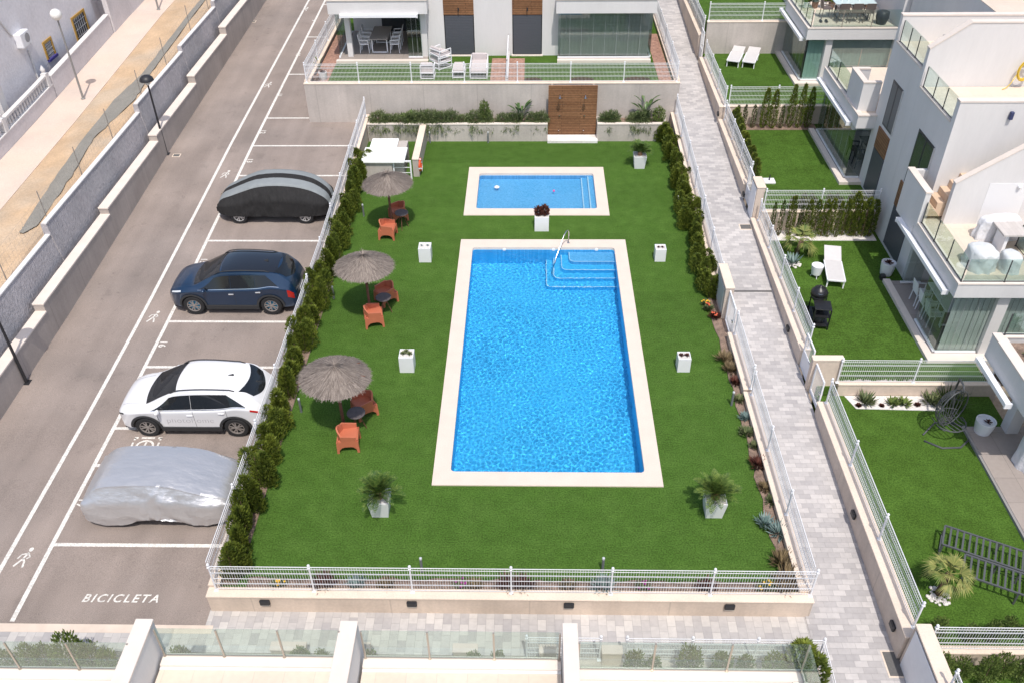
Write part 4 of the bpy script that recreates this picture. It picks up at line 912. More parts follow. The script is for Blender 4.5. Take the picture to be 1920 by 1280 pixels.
obj('roof_floor', B(16.9, 24, 41.05, 50, 8.2, 8.23), FLOORC, t)

# D: lowest house, only its terrace corner and planter reach into the picture
t = thing('terrace_house', 'lowest white house with brown terrace floor at the right picture edge', 'house', (13, 15, -.1))
def B(x0, x1, a, b, z0, z1): return MB().box(x0-13, x1-13, a-15, b-15, z0+.1, z1+.1)
obj('terrace_floor', B(12.9, 19, 8, 19.15, -.4, -.02), FLOORT, t); obj('terrace_plinth', B(12.83, 12.9, 8, 19.2, -.4, -.035), mat('grey_plinth', (.27, .26, .25), .8), t)
obj('column', B(13.95, 14.3, 18.85, 19.2, -.02, 2.3), RENDER, t)
m = B(13.35, 19, 16.9, 17.08, 2.2, 2.9); m.merge(B(12.98, 13.14, 16.9, 19.75, 2.2, 2.95)); m.merge(B(13.14, 19, 19.6, 19.75, 2.2, 2.95)); m.merge(B(13.14, 19, 17.0, 19.6, 2.2, 2.35)); m.merge(B(15.3, 19, 6, 17, -.1, 2.9)); obj('wall', m, RENDER, t)
m = B(12.96, 13.2, 16.9, 19.77, 2.95, 3.0); m.merge(B(13.2, 19, 19.57, 19.77, 2.95, 3.0)); obj('parapet_cap', m, CREAMT, t)
obj('planter_soil', B(13.3, 14.0, 18.2, 19.5, 2.35, 2.85), SOIL, t); obj('planter_edge', B(13.2, 13.3, 18.1, 19.57, 2.35, 2.97), CREAMT, t); obj('planter_edge', B(13.3, 14.1, 18.1, 18.2, 2.35, 2.97), CREAMT, t)
o = lambda p: (p[0]-13, p[1]-15, p[2]+.1)
glass_rail(t, o((13.25, 19.67, 3.0)), o((17, 19.67, 3.0)), .75, 3)
awning(t, o((12.8, 17.7, 2.15)), o((12.8, 19.6, 2.15)))

# ---------------- near row of terraces at the lower edge
TZ = 2.5
t = thing('near_terraces', 'cream roof terraces with glass balustrades along the lower picture edge', 'building', (0, 9, 0))
def B(x0, x1, a, b, z0, z1): return MB().box(x0, x1, a-9, b-9, z0, z1)
units = [(-16, -7.62, 9.5), (-7.3, -3.62, 9.82), (-3.28, .64, 9.82), (.92, 5.35, 9.62)]
for x0, x1, yf in units:
    obj('terrace_wall', B(x0, x1, yf-.3, yf, -1, TZ-.06), RENDER, t); obj('ledge', MB().bbox(x0, x1, yf-.24-9, yf+.03-9, TZ-.06, TZ, .01), CREAMT, t)
    obj('terrace_roof_floor', B(x0, x1, 2, yf-.24, TZ-.3, TZ-.08), FLOORC, t)
    n = {0: 4}.get(units.index((x0, x1, yf)), 3)
    glass_rail(t, (x0+.04, yf-9-.03, TZ), (x1-.04, yf-9-.03, TZ), .93, n if x0 > -15 else 7, BRONZE, .035)
obj('terrace_wall', B(5.1, 5.35, 2, 9.3, -1, TZ-.06), RENDER, t); obj('ledge', B(5.1, 5.38, 2, 9.37, TZ-.06, TZ-.001), CREAMT, t)
glass_rail(t, (5.3, 9.59-9, TZ), (5.3, 3-9, TZ), .93, 5, BRONZE, .035, ends=(0, 1))
for x0, x1 in ((-7.68, -7.36), (-3.66, -3.34), (.66, .93)):
    obj('party_wall', B(x0, x1, 2, 10.02, -1, 3.33), RENDER, t); obj('parapet_cap', MB().bbox(x0-.015, x1+.015, 2-9, 10.04-9, 3.33, 3.38, .01), CREAMT, t)
# small front gardens below the glass: low walls, wire fences, pillars
mb = MB(); mb.box(-16, 6.75, 9.5, 11.7, -1, -.455); struct('soil_bed', mb, mat('pale_gravel', (.47, .41, .36), .95, var=.1, vs=4, var2=.2, vs2=40))
for x0, x1, lab in ((-6.0, -5.2, 'left'), (-4.4, -3.7, 'second'), (-1.75, -1.2, 'third'), (.25, .64, 'fourth'), (1.7, 2.15, 'fifth')):
    wall('garden_wall', 'low cream pillar seen through the near glass balustrades, %s from the left' % lab, CREAMW, x0, x1, 11.5, 11.7, -1, .05, cap=mat('pink_cap', (.62, .52, .46), .8, var=.05, vs=3))
fence('white fence of the small front garden behind the rightmost glass balustrade', (2.25, 11.62, -.42), (6.72, 11.62, -.42), 3)
fence('white return fence at the end of the front gardens', (6.72, 11.6, -.42), (6.55, 6.5, -.42), 2, first=False)
fence('short white fence between the low pillars behind the third balustrade', (-.05, 11.62, -.42), (1.65, 11.62, -.42), 1)
# ================================================================ PLANTS
def leafmat(name, c1, c2, rough=.6, sub=0):
    if name in MATS: return MATS[name]
    m = bpy.data.materials.new(name); m.use_nodes = True; nt = m.node_tree; N = nt.nodes; L = nt.links; b = N['Principled BSDF']
    b.inputs['Roughness'].default_value = rough; b.inputs['Specular IOR Level'].default_value = .3
    at = N.new('ShaderNodeAttribute'); at.attribute_name = 'tone'; oi = N.new('ShaderNodeObjectInfo')
    ad = N.new('ShaderNodeMath'); ad.operation = 'MULTIPLY_ADD'; ad.inputs[1].default_value = .3; L.new(oi.outputs['Random'], ad.inputs[0]); L.new(at.outputs['Fac'], ad.inputs[2])
    s = N.new('ShaderNodeMath'); s.operation = 'SUBTRACT'; s.inputs[1].default_value = .15; s.use_clamp = True; L.new(ad.outputs[0], s.inputs[0])
    mx = N.new('ShaderNodeMix'); mx.data_type = 'RGBA'; mx.inputs['A'].default_value = (*c1, 1); mx.inputs['B'].default_value = (*c2, 1); L.new(s.outputs[0], mx.inputs['Factor']); L.new(mx.outputs['Result'], b.inputs['Base Color'])
    MATS[name] = m; return m
def toned(mb, name, mats, rnd=None):
    """mesh data with a random tone per leaf"""
    me = mb.data(name, mats); at = me.attributes.new('tone', 'FLOAT', 'FACE'); r = rnd or random
    k = getattr(mb, 'tones', None)
    at.data.foreach_set('value', [k[i] if k and i < len(k) else r.random() for i in range(len(me.polygons))]); return me
L_CYP = leafmat('cypress_leaf', (.055, .085, .012), (.18, .215, .028))
L_CYP2 = leafmat('dark_cypress_leaf', (.03, .055, .010), (.09, .13, .022))
L_BUSH = leafmat('bush_leaf', (.06, .10, .025), (.19, .25, .06))
L_PALM = leafmat('palm_leaf', (.035, .085, .015), (.14, .20, .04))
L_FAN = leafmat('fan_palm_leaf', (.09, .14, .03), (.30, .29, .09))
L_BIG = leafmat('big_leaf', (.03, .07, .02), (.09, .15, .04), .4)
L_ROSE = leafmat('trailing_leaf', (.06, .09, .035), (.17, .21, .08))
L_RED = leafmat('dark_red_leaf', (.05, .018, .015), (.13, .045, .03))
L_GREY = leafmat('grey_blue_leaf', (.12, .19, .18), (.25, .33, .31))
L_SUCC = leafmat('succulent_leaf', (.07, .10, .04), (.20, .22, .10))
L_RUST = leafmat('brown_leaf', (.10, .075, .04), (.26, .19, .10))
FL_Y = mat('yellow_flower', (.75, .45, .03), .6); FL_R = mat('coral_flower', (.65, .12, .06), .6); FL_P = mat('magenta_flower', (.35, .03, .25), .6)
BARK = mat('bark', (.14, .09, .06), .9, var=.3, vs=20)
rnd = random.Random(11)
def leaf(mb, p, d, l, w, up=None, tone=None, bend=.0):
    d = Vector(d).normalized(); up = up or Vector((rnd.uniform(-1, 1), rnd.uniform(-1, 1), rnd.uniform(-1, 1)))
    s = d.cross(up);
    if s.length < .01: s = d.orthogonal()
    s = s.normalized()*w/2; p = Vector(p); n = s.cross(d).normalized()
    mid = p+d*l*.5+n*bend*l; tip = p+d*l
    mb.add([p, mid-s, tip, mid+s], [(0, 1, 2, 3)])
    if tone is not None:
        if not hasattr(mb, 'tones'): mb.tones = []
        while len(mb.tones) < len(mb.f)-1: mb.tones.append(rnd.random())
        mb.tones.append(tone)
def column_foliage(h, r, n, seed, shape=None, l=.09, w=.045, lump=.25):
    """cypress-like crown: upright sprays through a lumpy column"""
    rr = random.Random(seed); mb = MB(); mb.tones = []
    shape = shape or (lambda t: (min(1, t*7+.35))*(1-max(0, (t-.55)/.45)**1.7)**.6)
    for i in range(n):
        t = rr.random()**.9; a = rr.uniform(0, 2*math.pi); z = t*h
        R_ = r*shape(t)*(1+lump*MN.noise((math.cos(a)*1.6+seed, math.sin(a)*1.6, z*2.6/r*.22)))
        q = R_*(rr.random()**.28); p = Vector((q*math.cos(a), q*math.sin(a), z))
        clump = MN.noise((p.x*7+seed, p.y*7, p.z*5))
        if clump < -.33 and q > R_*.7: continue
        d = Vector((math.cos(a)*rr.uniform(.2, .8), math.sin(a)*rr.uniform(.2, .8), rr.uniform(.5, 1.1)))
        s = Vector((rr.uniform(-1, 1), rr.uniform(-1, 1), 0))
        ll = l*rr.uniform(.7, 1.5); d.normalize(); sd_ = d.cross(s).normalized()*w*rr.uniform(.6, 1.2)/2
        mb.add([p, p+d*ll*.5-sd_, p+d*ll, p+d*ll*.5+sd_], [(0, 1, 2, 3)]); mb.tones.append(min(1, max(0, .45+clump*.8+rr.uniform(-.25, .25))))
    return mb
def ball_foliage(r, n, seed, l=.07, w=.04, sz=1.0, lump=.3):
    rr = random.Random(seed); mb = MB(); mb.tones = []
    for i in range(n):
        d = Vector((rr.gauss(0, 1), rr.gauss(0, 1), rr.gauss(0, 1))).normalized(); R_ = r*(1+lump*MN.noise(d*2.2+Vector((seed, 0, 0))))*(rr.random()**.3)
        p = Vector((d.x*R_, d.y*R_, r*sz+d.z*R_*sz)); k = MN.noise(p*9)
        dd = (d+Vector((rr.uniform(-.7, .7), rr.uniform(-.7, .7), rr.uniform(-.2, .9)))).normalized(); s = dd.cross(Vector((rr.uniform(-1, 1), rr.uniform(-1, 1), rr.uniform(-1, 1)))).normalized()*w*.5
        ll = l*rr.uniform(.7, 1.4); mb.add([p, p+dd*ll*.5-s, p+dd*ll, p+dd*ll*.5+s], [(0, 1, 2, 3)]); mb.tones.append(min(1, max(0, .45+k*.8+rr.uniform(-.25, .25))))
    return mb
def shrub_proto(kind, seed):
    if kind == 'hedge':
        f = MB(); f.tones = []; rr = random.Random(seed+40)
        for k in range(4):
            hh = rr.uniform(.85, 1.32); g_ = column_foliage(hh, rr.uniform(.17, .25), 1000, seed*7+k, lambda t: min(1, t*5+.35)*(1-max(0, (t-.5)/.5)**1.8)**.6, lump=.45, l=.085, w=.036)
            f.merge(g_, Matrix.Translation((rr.uniform(-.12, .12), rr.uniform(-.27, .27), 0)) @ Matrix.Rotation(rr.uniform(-.12, .12), 4, 'X')); f.tones += g_.tones
        m = L_CYP; stem = 1.0
    elif kind == 'thuja': f = column_foliage(1.75, .19, 1500, seed, lump=.35, w=.035); m = L_CYP; stem = 1.4
    elif kind == 'slim': f = column_foliage(1.5, .11, 800, seed, lump=.4, w=.03, l=.08); m = L_CYP2; stem = 1.3
    elif kind == 'bush': f = ball_foliage(.34, 1100, seed); m = L_BUSH; stem = .5
    elif kind == 'rosemary':
        f = ball_foliage(.40, 1500, seed, .13, .026, .8, .5); m = L_ROSE; stem = .2; rr = random.Random(seed)
        for i in range(420):
            x = rr.uniform(-.42, .42); u = rr.random(); z = .36-u*u*.62*(.5+.5*MN.noise((x*5, seed, 0))+.3); y = -.22-u*.26+rr.uniform(-.04, .04); leaf(f, (x, y, z), (rr.uniform(-.4, .4), -.3, -rr.random()), .15, .022, tone=rr.random())
    me = toned(f, 'foliage', m, random.Random(seed)); st = MB(); st.tube([(0, 0, 0), (.01, 0, stem*.5), (0, .01, stem)], [.03, .02, .008], 6)
    return me, st.data('stem', BARK)
PRO = {}
def shrub(kind, label, cat, p, s=(1, 1, 1), group=None, var=4, name='shrub'):
    k = (kind, rnd.randrange(var))
    if k not in PRO: PRO[k] = shrub_proto(*k)
    t = thing(name, label, cat, p, rnd.uniform(0, 6.28) if kind != 'rosemary' else rnd.uniform(-.4, .4), group); t.scale = s
    obj('foliage', PRO[k][0], None, t); obj('stem', PRO[k][1], None, t); return t
# hedge by the parking
def ordn(i, n, a, b):
    return ('%s from %s' % (['first', 'second', 'third', 'fourth', 'fifth', 'sixth', 'seventh', 'eighth', 'ninth', 'tenth', 'eleventh', 'twelfth', 'thirteenth', 'fourteenth', 'fifteenth', 'sixteenth', 'seventeenth', 'eighteenth', 'nineteenth', 'twentieth', 'twenty-first', 'twenty-second', 'twenty-third', 'twenty-fourth', 'twenty-fifth', 'twenty-sixth', 'twenty-seventh', 'twenty-eighth', 'twenty-ninth', 'thirtieth'][i], a))
n = 30
for i in range(n):
    y = lerp(13.55, 35.3, i/(n-1))+rnd.uniform(-.1, .1); big = rnd.uniform(.85, 1.2)
    shrub('hedge', 'bushy green conifer in the parking hedge, '+ordn(i, n, 'its near end', ''), 'shrub', (-7.42+rnd.uniform(-.05, .05), y, 0), (rnd.uniform(.72, 1.0), rnd.uniform(.95, 1.3), rnd.uniform(.8, 1.2)), 'conifers of the hedge along the parking fence', name='conifer_shrub')
n = 20
for i in range(n):
    y = lerp(25.6, 38.2, i/(n-1))+rnd.uniform(-.06, .06)
    shrub('hedge', 'trimmed green conifer in the hedge along the path, '+ordn(i, n, 'its near end', ''), 'shrub', (6.32+rnd.uniform(-.04, .04), y, 0), (rnd.uniform(.8, .95), rnd.uniform(1.05, 1.25), rnd.uniform(.75, .95)), 'conifers of the hedge beside the path', name='conifer_shrub')
# cypress rows in the gardens
for i, x in enumerate([9.25, 9.6, 9.98, 10.3, 10.62, 10.95, 11.2, 11.45, 11.75, 12.05, 12.3, 12.55, 12.8, 13.05]):
    k = 'slim' if i < 2 or i in (3,) else 'thuja'
    shrub(k, 'upright cypress before the cream wall of the barbecue garden, %s' % ordn(i, 14, 'the path', ''), 'cypress', (x+rnd.uniform(-.05, .05), 29.5+rnd.uniform(-.08, .08), .15), (rnd.uniform(.6, .8) if i < 10 else 1.0,)*2+(rnd.uniform(.85, 1.08),), 'cypresses at the back of the barbecue garden', name='cypress')
for i, x in enumerate([9.35, 9.7, 10.1, 10.55, 10.95, 11.35, 11.75, 12.15, 12.55]):
    k = 'slim' if i < 3 or i == 5 else 'thuja'
    shrub(k, 'upright cypress below the lounger garden, %s' % ordn(i, 9, 'the path', ''), 'cypress', (x, 37.75+rnd.uniform(-.06, .06), .85), (rnd.uniform(.72, .92),)*2+(rnd.uniform(1.0, 1.2) if k == 'thuja' else .72,), 'cypresses below the lounger garden', name='cypress')
for i in range(12):
    shrub('thuja', 'dark conifer along the inner side of the green garden fence, %s' % ordn(i, 12, 'its near end', ''), 'cypress', (9.15, lerp(32.6, 37.6, i/11), .85), (.95, .95, rnd.uniform(.5, .72)), 'conifers along the green garden fence', name='cypress')
for i, x in enumerate([10.2, 10.6, 11.0, 11.6, 12.0, 12.5, 12.9]):
    shrub('hedge', 'low hedge conifer just behind the fence of the green garden, %s' % ordn(i, 7, 'the path', ''), 'shrub', (x, 30.45, .85), (.6, .5, .5), 'low conifers behind the green garden fence', name='conifer_shrub')
mb = MB(); mb.prism([(9.0, 29.2), (13.3, 29.2), (13.3, 29.93), (9.0, 29.93)], .1, .175); struct('gravel_strip', mb, mat('white_gravel', (.70, .66, .63), .9, var=.12, vs=14, var2=.2, vs2=60))
mb = MB(); mb.prism([(9.0, 37.55), (13.0, 37.55), (13.0, 38.18), (9.0, 38.18)], .8, .87); struct('soil_bed', mb, SOIL)
# lower right corner
for i, x in enumerate([9.35, 9.8, 10.3, 10.75, 11.2, 11.6, 12.1]):
    shrub('bush', 'round green bush below the lower right fence, %s' % ordn(i, 7, 'the pillar', ''), 'bush', (x, 11.2+rnd.uniform(-.1, .1), -.42), (.62, .62, rnd.uniform(1.1, 1.5)), 'round bushes in the lower right corner', name='bush')
for i, (x, y) in enumerate([(9.55, 12.15), (10.3, 12.05), (10.8, 12.1), (11.2, 12.2), (11.7, 12.1)]):
    shrub('bush', 'green bush on the lawn side of the lower right fence, %s' % ordn(i, 5, 'the pillar', ''), 'bush', (x, y, -.12), (.6, .5, rnd.uniform(.7, 1.0)), 'bushes behind the lower right fence', name='bush')
# front gardens under the near balustrades
for i, (px, s) in enumerate([(25, .7), (70, .9), (100, .9), (150, 1.35), (185, 1.0), (215, .8), (315, .6), (352, .9), (575, .9), (612, .8), (700, .8), (890, .8), (935, .8), (1005, .6), (1185, .9), (1220, .7), (1285, 1.1), (1330, .4), (1345, .9), (1388, .8), (1437, .9), (1465, .5)]):
    p = U(px, 1232, -.4); shrub('bush', 'small green bush seen through the near glass balustrades, %s' % ordn(i, 22, 'the left', ''), 'bush', (p.x, 11.28, -.44), (s*.72,)*2+(s*1.35,), 'bushes of the small front gardens', name='bush')
for i, (px, py, s) in enumerate([(1538, 1262, 1.0), (1552, 1290, 1.3), (1530, 1235, .6)]):
    p = U(px, py, -.4); shrub('thuja', 'green cypress at the end of the near terraces, %s' % ordn(i, 3, 'the left', ''), 'cypress', (6.15+i*.1, 11.3-i*.5, -.43), (1.6, 1.6, .5*s+.2), 'cypresses at the end of the near terraces', name='cypress')
# planting bed: trailing rosemary and big leaved plants
i = 0
for x in [-7.1, -6.6, -6.05, -5.6, -5.15, -4.7, -4.2, -3.7, -3.2, -2.6, -2.1, -1.3, -.8, 0.1, .5, 3.5, 3.8, 4.9, 5.2]:
    shrub('rosemary', 'trailing green plant hanging over the concrete bed, %s' % ordn(i, 19, 'the left', ''), 'plant', (x, 38.62, .62), (rnd.uniform(.75, 1.05),)*2+(rnd.uniform(.7, 1.05),), 'trailing plants of the concrete beds', name='trailing_plant'); i += 1
def frond(mb, p, az, el, L, droop, ll, n=14, w=.03, lift=.3, tone=None):
    """arching feather frond: rib with paired leaflets"""
    a = Vector((math.cos(az), math.sin(az), 0)); pts = []
    for k in range(n+1):
        t = k/n; e = el-droop*t*t; pts.append(Vector(p) if not pts else pts[-1]+(a*math.cos(e)+Vector((0, 0, math.sin(e))))*(L/n))
    mb.tube(pts, [.012*(1-.8*k/n)+.002 for k in range(n+1)], 4, False)
    for k in range(2, n+1):
        d = (pts[k]-pts[k-1]).normalized(); s = d.cross(Vector((0, 0, 1))).normalized(); u = s.cross(d)
        q = ll*math.sin(math.pi*min(1, (k/n)*.85+.12))**.7
        for sg in (-1, 1): leaf(mb, pts[k], (s*sg*.9+d*.7+u*lift), q, w, up=u, tone=tone if tone is not None else rnd.random())
def cycad(label, p, s=1, seed=1):
    global rnd
    t = thing('potted_palm', label, 'palm', p); t.scale = (s, s, s); mb = MB(); rnd = random.Random(seed)
    for i in range(44):
        el = R(rnd.uniform(14, 84)); frond(mb, (0, 0, .06), i*2.4, el, rnd.uniform(.55, .72), rnd.uniform(.5, 1.0), .16, 15, .034)
    obj('fronds', toned(mb, 'fronds', L_PALM), None, t); m = MB(); m.lathe([(.1, -.1), (.12, 0), (.09, .1), (.03, .14)], 10); obj('trunk', m, mat('palm_heart', (.28, .16, .09), .9, var=.3, vs=40), t, True); return t
def big_leaf_plant(name, label, p, h, n, seed, m_=None, w=.12, spread=.55, cat='plant'):
    t = thing(name, label, cat, p); mb = MB(); rr = random.Random(seed); st = MB()
    for i in range(n):
        a = i*2.4+rr.uniform(-.3, .3); hh = h*rr.uniform(.55, 1); lean = rr.uniform(.1, spread); d = Vector((math.cos(a)*lean, math.sin(a)*lean, 1)).normalized(); top = d*hh*.55
        st.tube([(0, 0, 0), top*.5, top], [.014, .01, .007], 5, False); ld = Vector((math.cos(a)*(lean+.35), math.sin(a)*(lean+.35), .75)).normalized(); s = ld.cross(Vector((0, 0, 1))).normalized(); nn = s.cross(ld)
        L_ = hh*.55; prev = None; K = 6
        for k in range(K):
            f0, f1 = k/K, (k+1)/K; w0 = w*math.sin(math.pi*min(1, f0*.9+.08)); w1 = w*math.sin(math.pi*min(1, f1*.9+.08)); c0 = top+ld*L_*f0-Vector((0, 0, 1))*(f0**2)*L_*.35; c1 = top+ld*L_*f1-Vector((0, 0, 1))*(f1**2)*L_*.35
            mb.add([c0-s*w0/2+nn*.01, c0, c1, c1-s*w1/2+nn*.01], [(0, 1, 2, 3)]); mb.add([c0, c0+s*w0/2+nn*.01, c1+s*w1/2+nn*.01, c1], [(0, 1, 2, 3)])
    obj('leaves', toned(mb, 'leaves', m_ or L_BIG, rr), None, t); obj('stems', st, L_BUSH, t); return t
big_leaf_plant('bird_of_paradise', 'tall plant with big upright leaves left of the wooden shower wall', (-.45, 38.65, .74), 1.25, 17, 3)
big_leaf_plant('bird_of_paradise', 'tallest big leaved plant in the bed right of the wooden wall', (5.3, 38.7, .74), 1.7, 12, 8, w=.16)
t = shrub('bush', 'bushy light green plant standing taller in the long concrete bed', 'plant', (-2.15, 38.65, .74), (.75, .75, 1.5), name='bush')
t = shrub('bush', 'yellow green bush at the right end of the short concrete bed', 'plant', (5.95, 38.7, .7), (.9, .8, 1.1), name='bush')
t = big_leaf_plant('yucca', 'spiky plant at the left part of the long concrete bed', (-5.6, 38.6, .74), .75, 22, 5, L_PALM, .06, .9)
t = big_leaf_plant('yucca', 'spiky plant at the left part of the short concrete bed', (3.65, 38.6, .74), .6, 18, 6, L_PALM, .06, .9)
# white cube planters
def planter(name, label, p, w_, h, taper=0, group='white planters on the pool lawn'):
    t = thing(name, label, 'planter', p, group=group); m = MB(); b = w_/2*(1-taper); a = w_/2; th = .03
    m.hexa([(-b, -b, 0), (b, -b, 0), (b, b, 0), (-b, b, 0), (-a, -a, h-.04), (a, -a, h-.04), (a, a, h-.04), (-a, a, h-.04)])
    for q in ((-a, a, -a, -a+th), (-a, a, a-th, a), (-a, -a+th, -a+th, a-th), (a-th, a, -a+th, a-th)): m.box(*q, h-.04, h)
    obj('pot', m, WHITE_P, t); obj('soil', MB().box(-a+th, a-th, -a+th, a-th, h-.04, h-.03), PEB, t); return t
WHITE_P = mat('white_planter', (.74, .74, .75), .35, var=.02, vs=4); PEB = mat('white_pebbles', (.62, .59, .56), .8, var=.2, vs=30)
def rosette(name, label, p, r, m_, n=26, seed=1, h=.5, cat='plant', group=None):
    t = thing(name, label, cat, p, group=group); mb = MB(); rr = random.Random(seed)
    for i in range(n):
        f = i/n; a = i*2.4; el = lerp(.15, 1.35, f); L_ = r*lerp(1, .45, f); d = Vector((math.cos(a)*math.cos(el), math.sin(a)*math.cos(el), math.sin(el)*h*2)); d.normalize()
        s = Vector((-math.sin(a), math.cos(a), 0))*L_*.22; p0 = Vector((0, 0, r*.15*f)); mb.add([p0, p0+d*L_*.6-s, p0+d*L_, p0+d*L_*.6+s], [(0, 1, 2, 3)])
    obj('leaves', toned(mb, 'leaves', m_, rr), None, t); m = MB(); m.tube([(0, 0, -.03), (0, 0, r*.2)], r*.12, 6); obj('stem', m, m_, t); return t
for p, lab, wd_ in (((-3.96, 28.1, 0), 'white cube planter with two tiny cacti left of the long pool', .46), ((4.88, 28.15, 0), 'white cube planter with small red succulents right of the corner steps', .4), ((-3.93, 21.7, 0), 'white cube planter with green rosettes left of the pool middle', .46), ((4.9, 21.75, 0), 'white cube planter with red rosettes right of the pool middle', .4)):
    planter('cube_planter', lab, p, wd_, .6 if wd_ > .42 else .52)
planter('cube_planter', 'white cube planter holding dark aeonium between the two pools', (.45, 30.4, 0), .56, .62)
for i, (dx, dy, r) in enumerate(((-.12, 0, .07), (.1, .03, .06))): rosette('small_cactus', 'tiny dark cactus in the white cube left of the corner steps, %s one' % ('taller' if i == 0 else 'smaller'), (-3.96+dx, 28.1+dy, .58), r*1.3, L_GREY, 16, i, 2.5 if i == 0 else .8)
for i, dx in enumerate((-.07, .07)): rosette('small_succulent', 'small red succulent in the white cube, %s of the pair' % ('left' if i == 0 else 'right'), (4.88+dx, 28.17, .5), .085, L_RED, 18, i)
for i, (dx, dy) in enumerate(((-.11, .02), (.1, 0), (-.02, .12))): rosette('green_rosette', 'green rosette plant in the white cube left of the pool, %s one' % ('left', 'right', 'rear')[i], (-3.93+dx, 21.7+dy, .58), .13, L_SUCC, 22, i+4)
for i, dx in enumerate((-.09, .09)): rosette('red_rosette', 'red brown rosette in the white cube right of the pool, %s one' % ('left', 'right')[i], (4.9+dx, 21.78, .5), .12, L_RED, 22, i+7)
t = thing('aeonium', 'two dark purple leafy clumps in the planter between the pools', 'plant', (.45, 30.4, .6)); mb = MB(); mb.tones = []
for dx, hh in ((-.12, 1.25), (.12, 1.5)):
    g_ = ball_foliage(.135, 420, int(dx*50)+9, .09, .05, hh, .3); mb.merge(g_, Matrix.Translation((dx, 0, -.02))); mb.tones += g_.tones
obj('leaves', toned(mb, 'leaves', L_RED), None, t)
for p, lab, seed in (((-3.98, 15.72, 0), 'left palm in a tapered white planter below the long pool', 2), ((4.9, 15.78, 0), 'right palm in a tapered white planter below the long pool', 3), ((4.82, 35.65, 0), 'small palm in a tapered white planter beside the paddling pool', 4)):
    planter('palm_planter', 'tapered white planter holding the '+lab.split(' in a')[0]+(' below the pool' if p[1] < 20 else ' near the right hedge'), p, .56, .6, .22, 'tapered white palm planters'); cycad(lab, (p[0], p[1], .62), 1.05 if p[1] < 20 else .95, seed)
rnd = random.Random(77)
# bed plants along the walls
def tuft(name, label, p, r, h, m_, n, seed, flower=None, w=.02):
    t = thing(name, label, 'plant', p, group=None); mb = MB(); mb.tones = []; rr = random.Random(seed)
    for i in range(n):
        a = rr.uniform(0, 6.28); q = rr.random()*r*.5; d = Vector((math.cos(a)*rr.uniform(.1, .9), math.sin(a)*rr.uniform(.1, .9), rr.uniform(.3, 1))); d.normalize(); L_ = h*rr.uniform(.5, 1); p0 = Vector((math.cos(a)*q, math.sin(a)*q, 0)); s = d.cross(Vector((0, 0, 1))).normalized()*w
        mb.add([p0, p0+d*L_*.5-s, p0+d*L_, p0+d*L_*.5+s], [(0, 1, 2, 3)])
    obj('leaves', toned(mb, 'leaves', m_, rr), None, t)
    if flower:
        f = MB()
        for i in range(6): a = rr.uniform(0, 6.28); q = rr.random()*r*.7; c = Vector((math.cos(a)*q, math.sin(a)*q, h*.7)); f.lathe([(.005, 0), (.035, .01), (.02, .03)], 6, c)
        obj('flowers', f, flower, t)
    return t
BED = [(13.6, 6.35, L_RUST, .35, .5, None), (14.1, 6.3, L_RUST, .3, .45, None), (15.05, 6.45, L_GREY, .34, .4, None), (15.35, 6.15, L_GREY, .3, .35, None), (16.1, 6.5, L_SUCC, .25, .25, None), (16.6, 6.4, L_RUST, .25, .25, None), (17.45, 6.4, L_RED, .32, .4, None), (18.2, 6.45, L_SUCC, .22, .22, None), (18.75, 6.3, L_SUCC, .26, .3, None), (19.4, 6.4, L_GREY, .22, .25, None), (20.2, 6.35, L_SUCC, .2, .25, None), (21.0, 6.4, L_RED, .24, .28, None), (21.6, 6.35, L_RUST, .3, .4, None), (22.1, 6.25, L_RUST, .34, .42, None), (24.4, 6.3, L_RED, .24, .3, FL_R), (24.9, 6.15, L_SUCC, .22, .25, FL_R), (25.2, 6.1, L_SUCC, .2, .2, FL_Y)]
LN = {id(L_RUST): 'brownish', id(L_GREY): 'blue-grey', id(L_SUCC): 'green', id(L_RED): 'dark red'}
for i, (y, x, m_, r, h, fl) in enumerate(BED):
    tuft('bed_plant', '%s clump in the soil bed beside the path wall, %s' % (LN[id(m_)], ordn(i, 17, 'its near end', '')), (x+.05, y, .03), r, h*.9, m_, 150, i, fl)['group'] = 'plants of the right soil bed'
for i, (px, m_, h, fl) in enumerate([(525, L_SUCC, .25, FL_Y), (610, L_RED, .42, None), (670, L_GREY, .3, None), (725, L_RUST, .28, None), (866, L_SUCC, .22, FL_P), (890, L_RUST, .25, None), (952, L_RED, .4, None), (980, L_RED, .42, None), (1065, L_RUST, .25, None), (1130, L_GREY, .42, None), (1205, L_SUCC, .25, FL_P), (1322, L_RED, .35, None), (1430, L_SUCC, .25, FL_Y), (1465, L_RUST, .4, None)]):
    p = U(px, 1092, 0); tuft('bed_plant', '%s plant behind the near lawn fence, %s' % (LN[id(m_)], ordn(i, 14, 'the left', '')), (p.x, 13.28, .03), .26, h, m_, 130, 40+i, fl)['group'] = 'plants behind the near lawn fence'
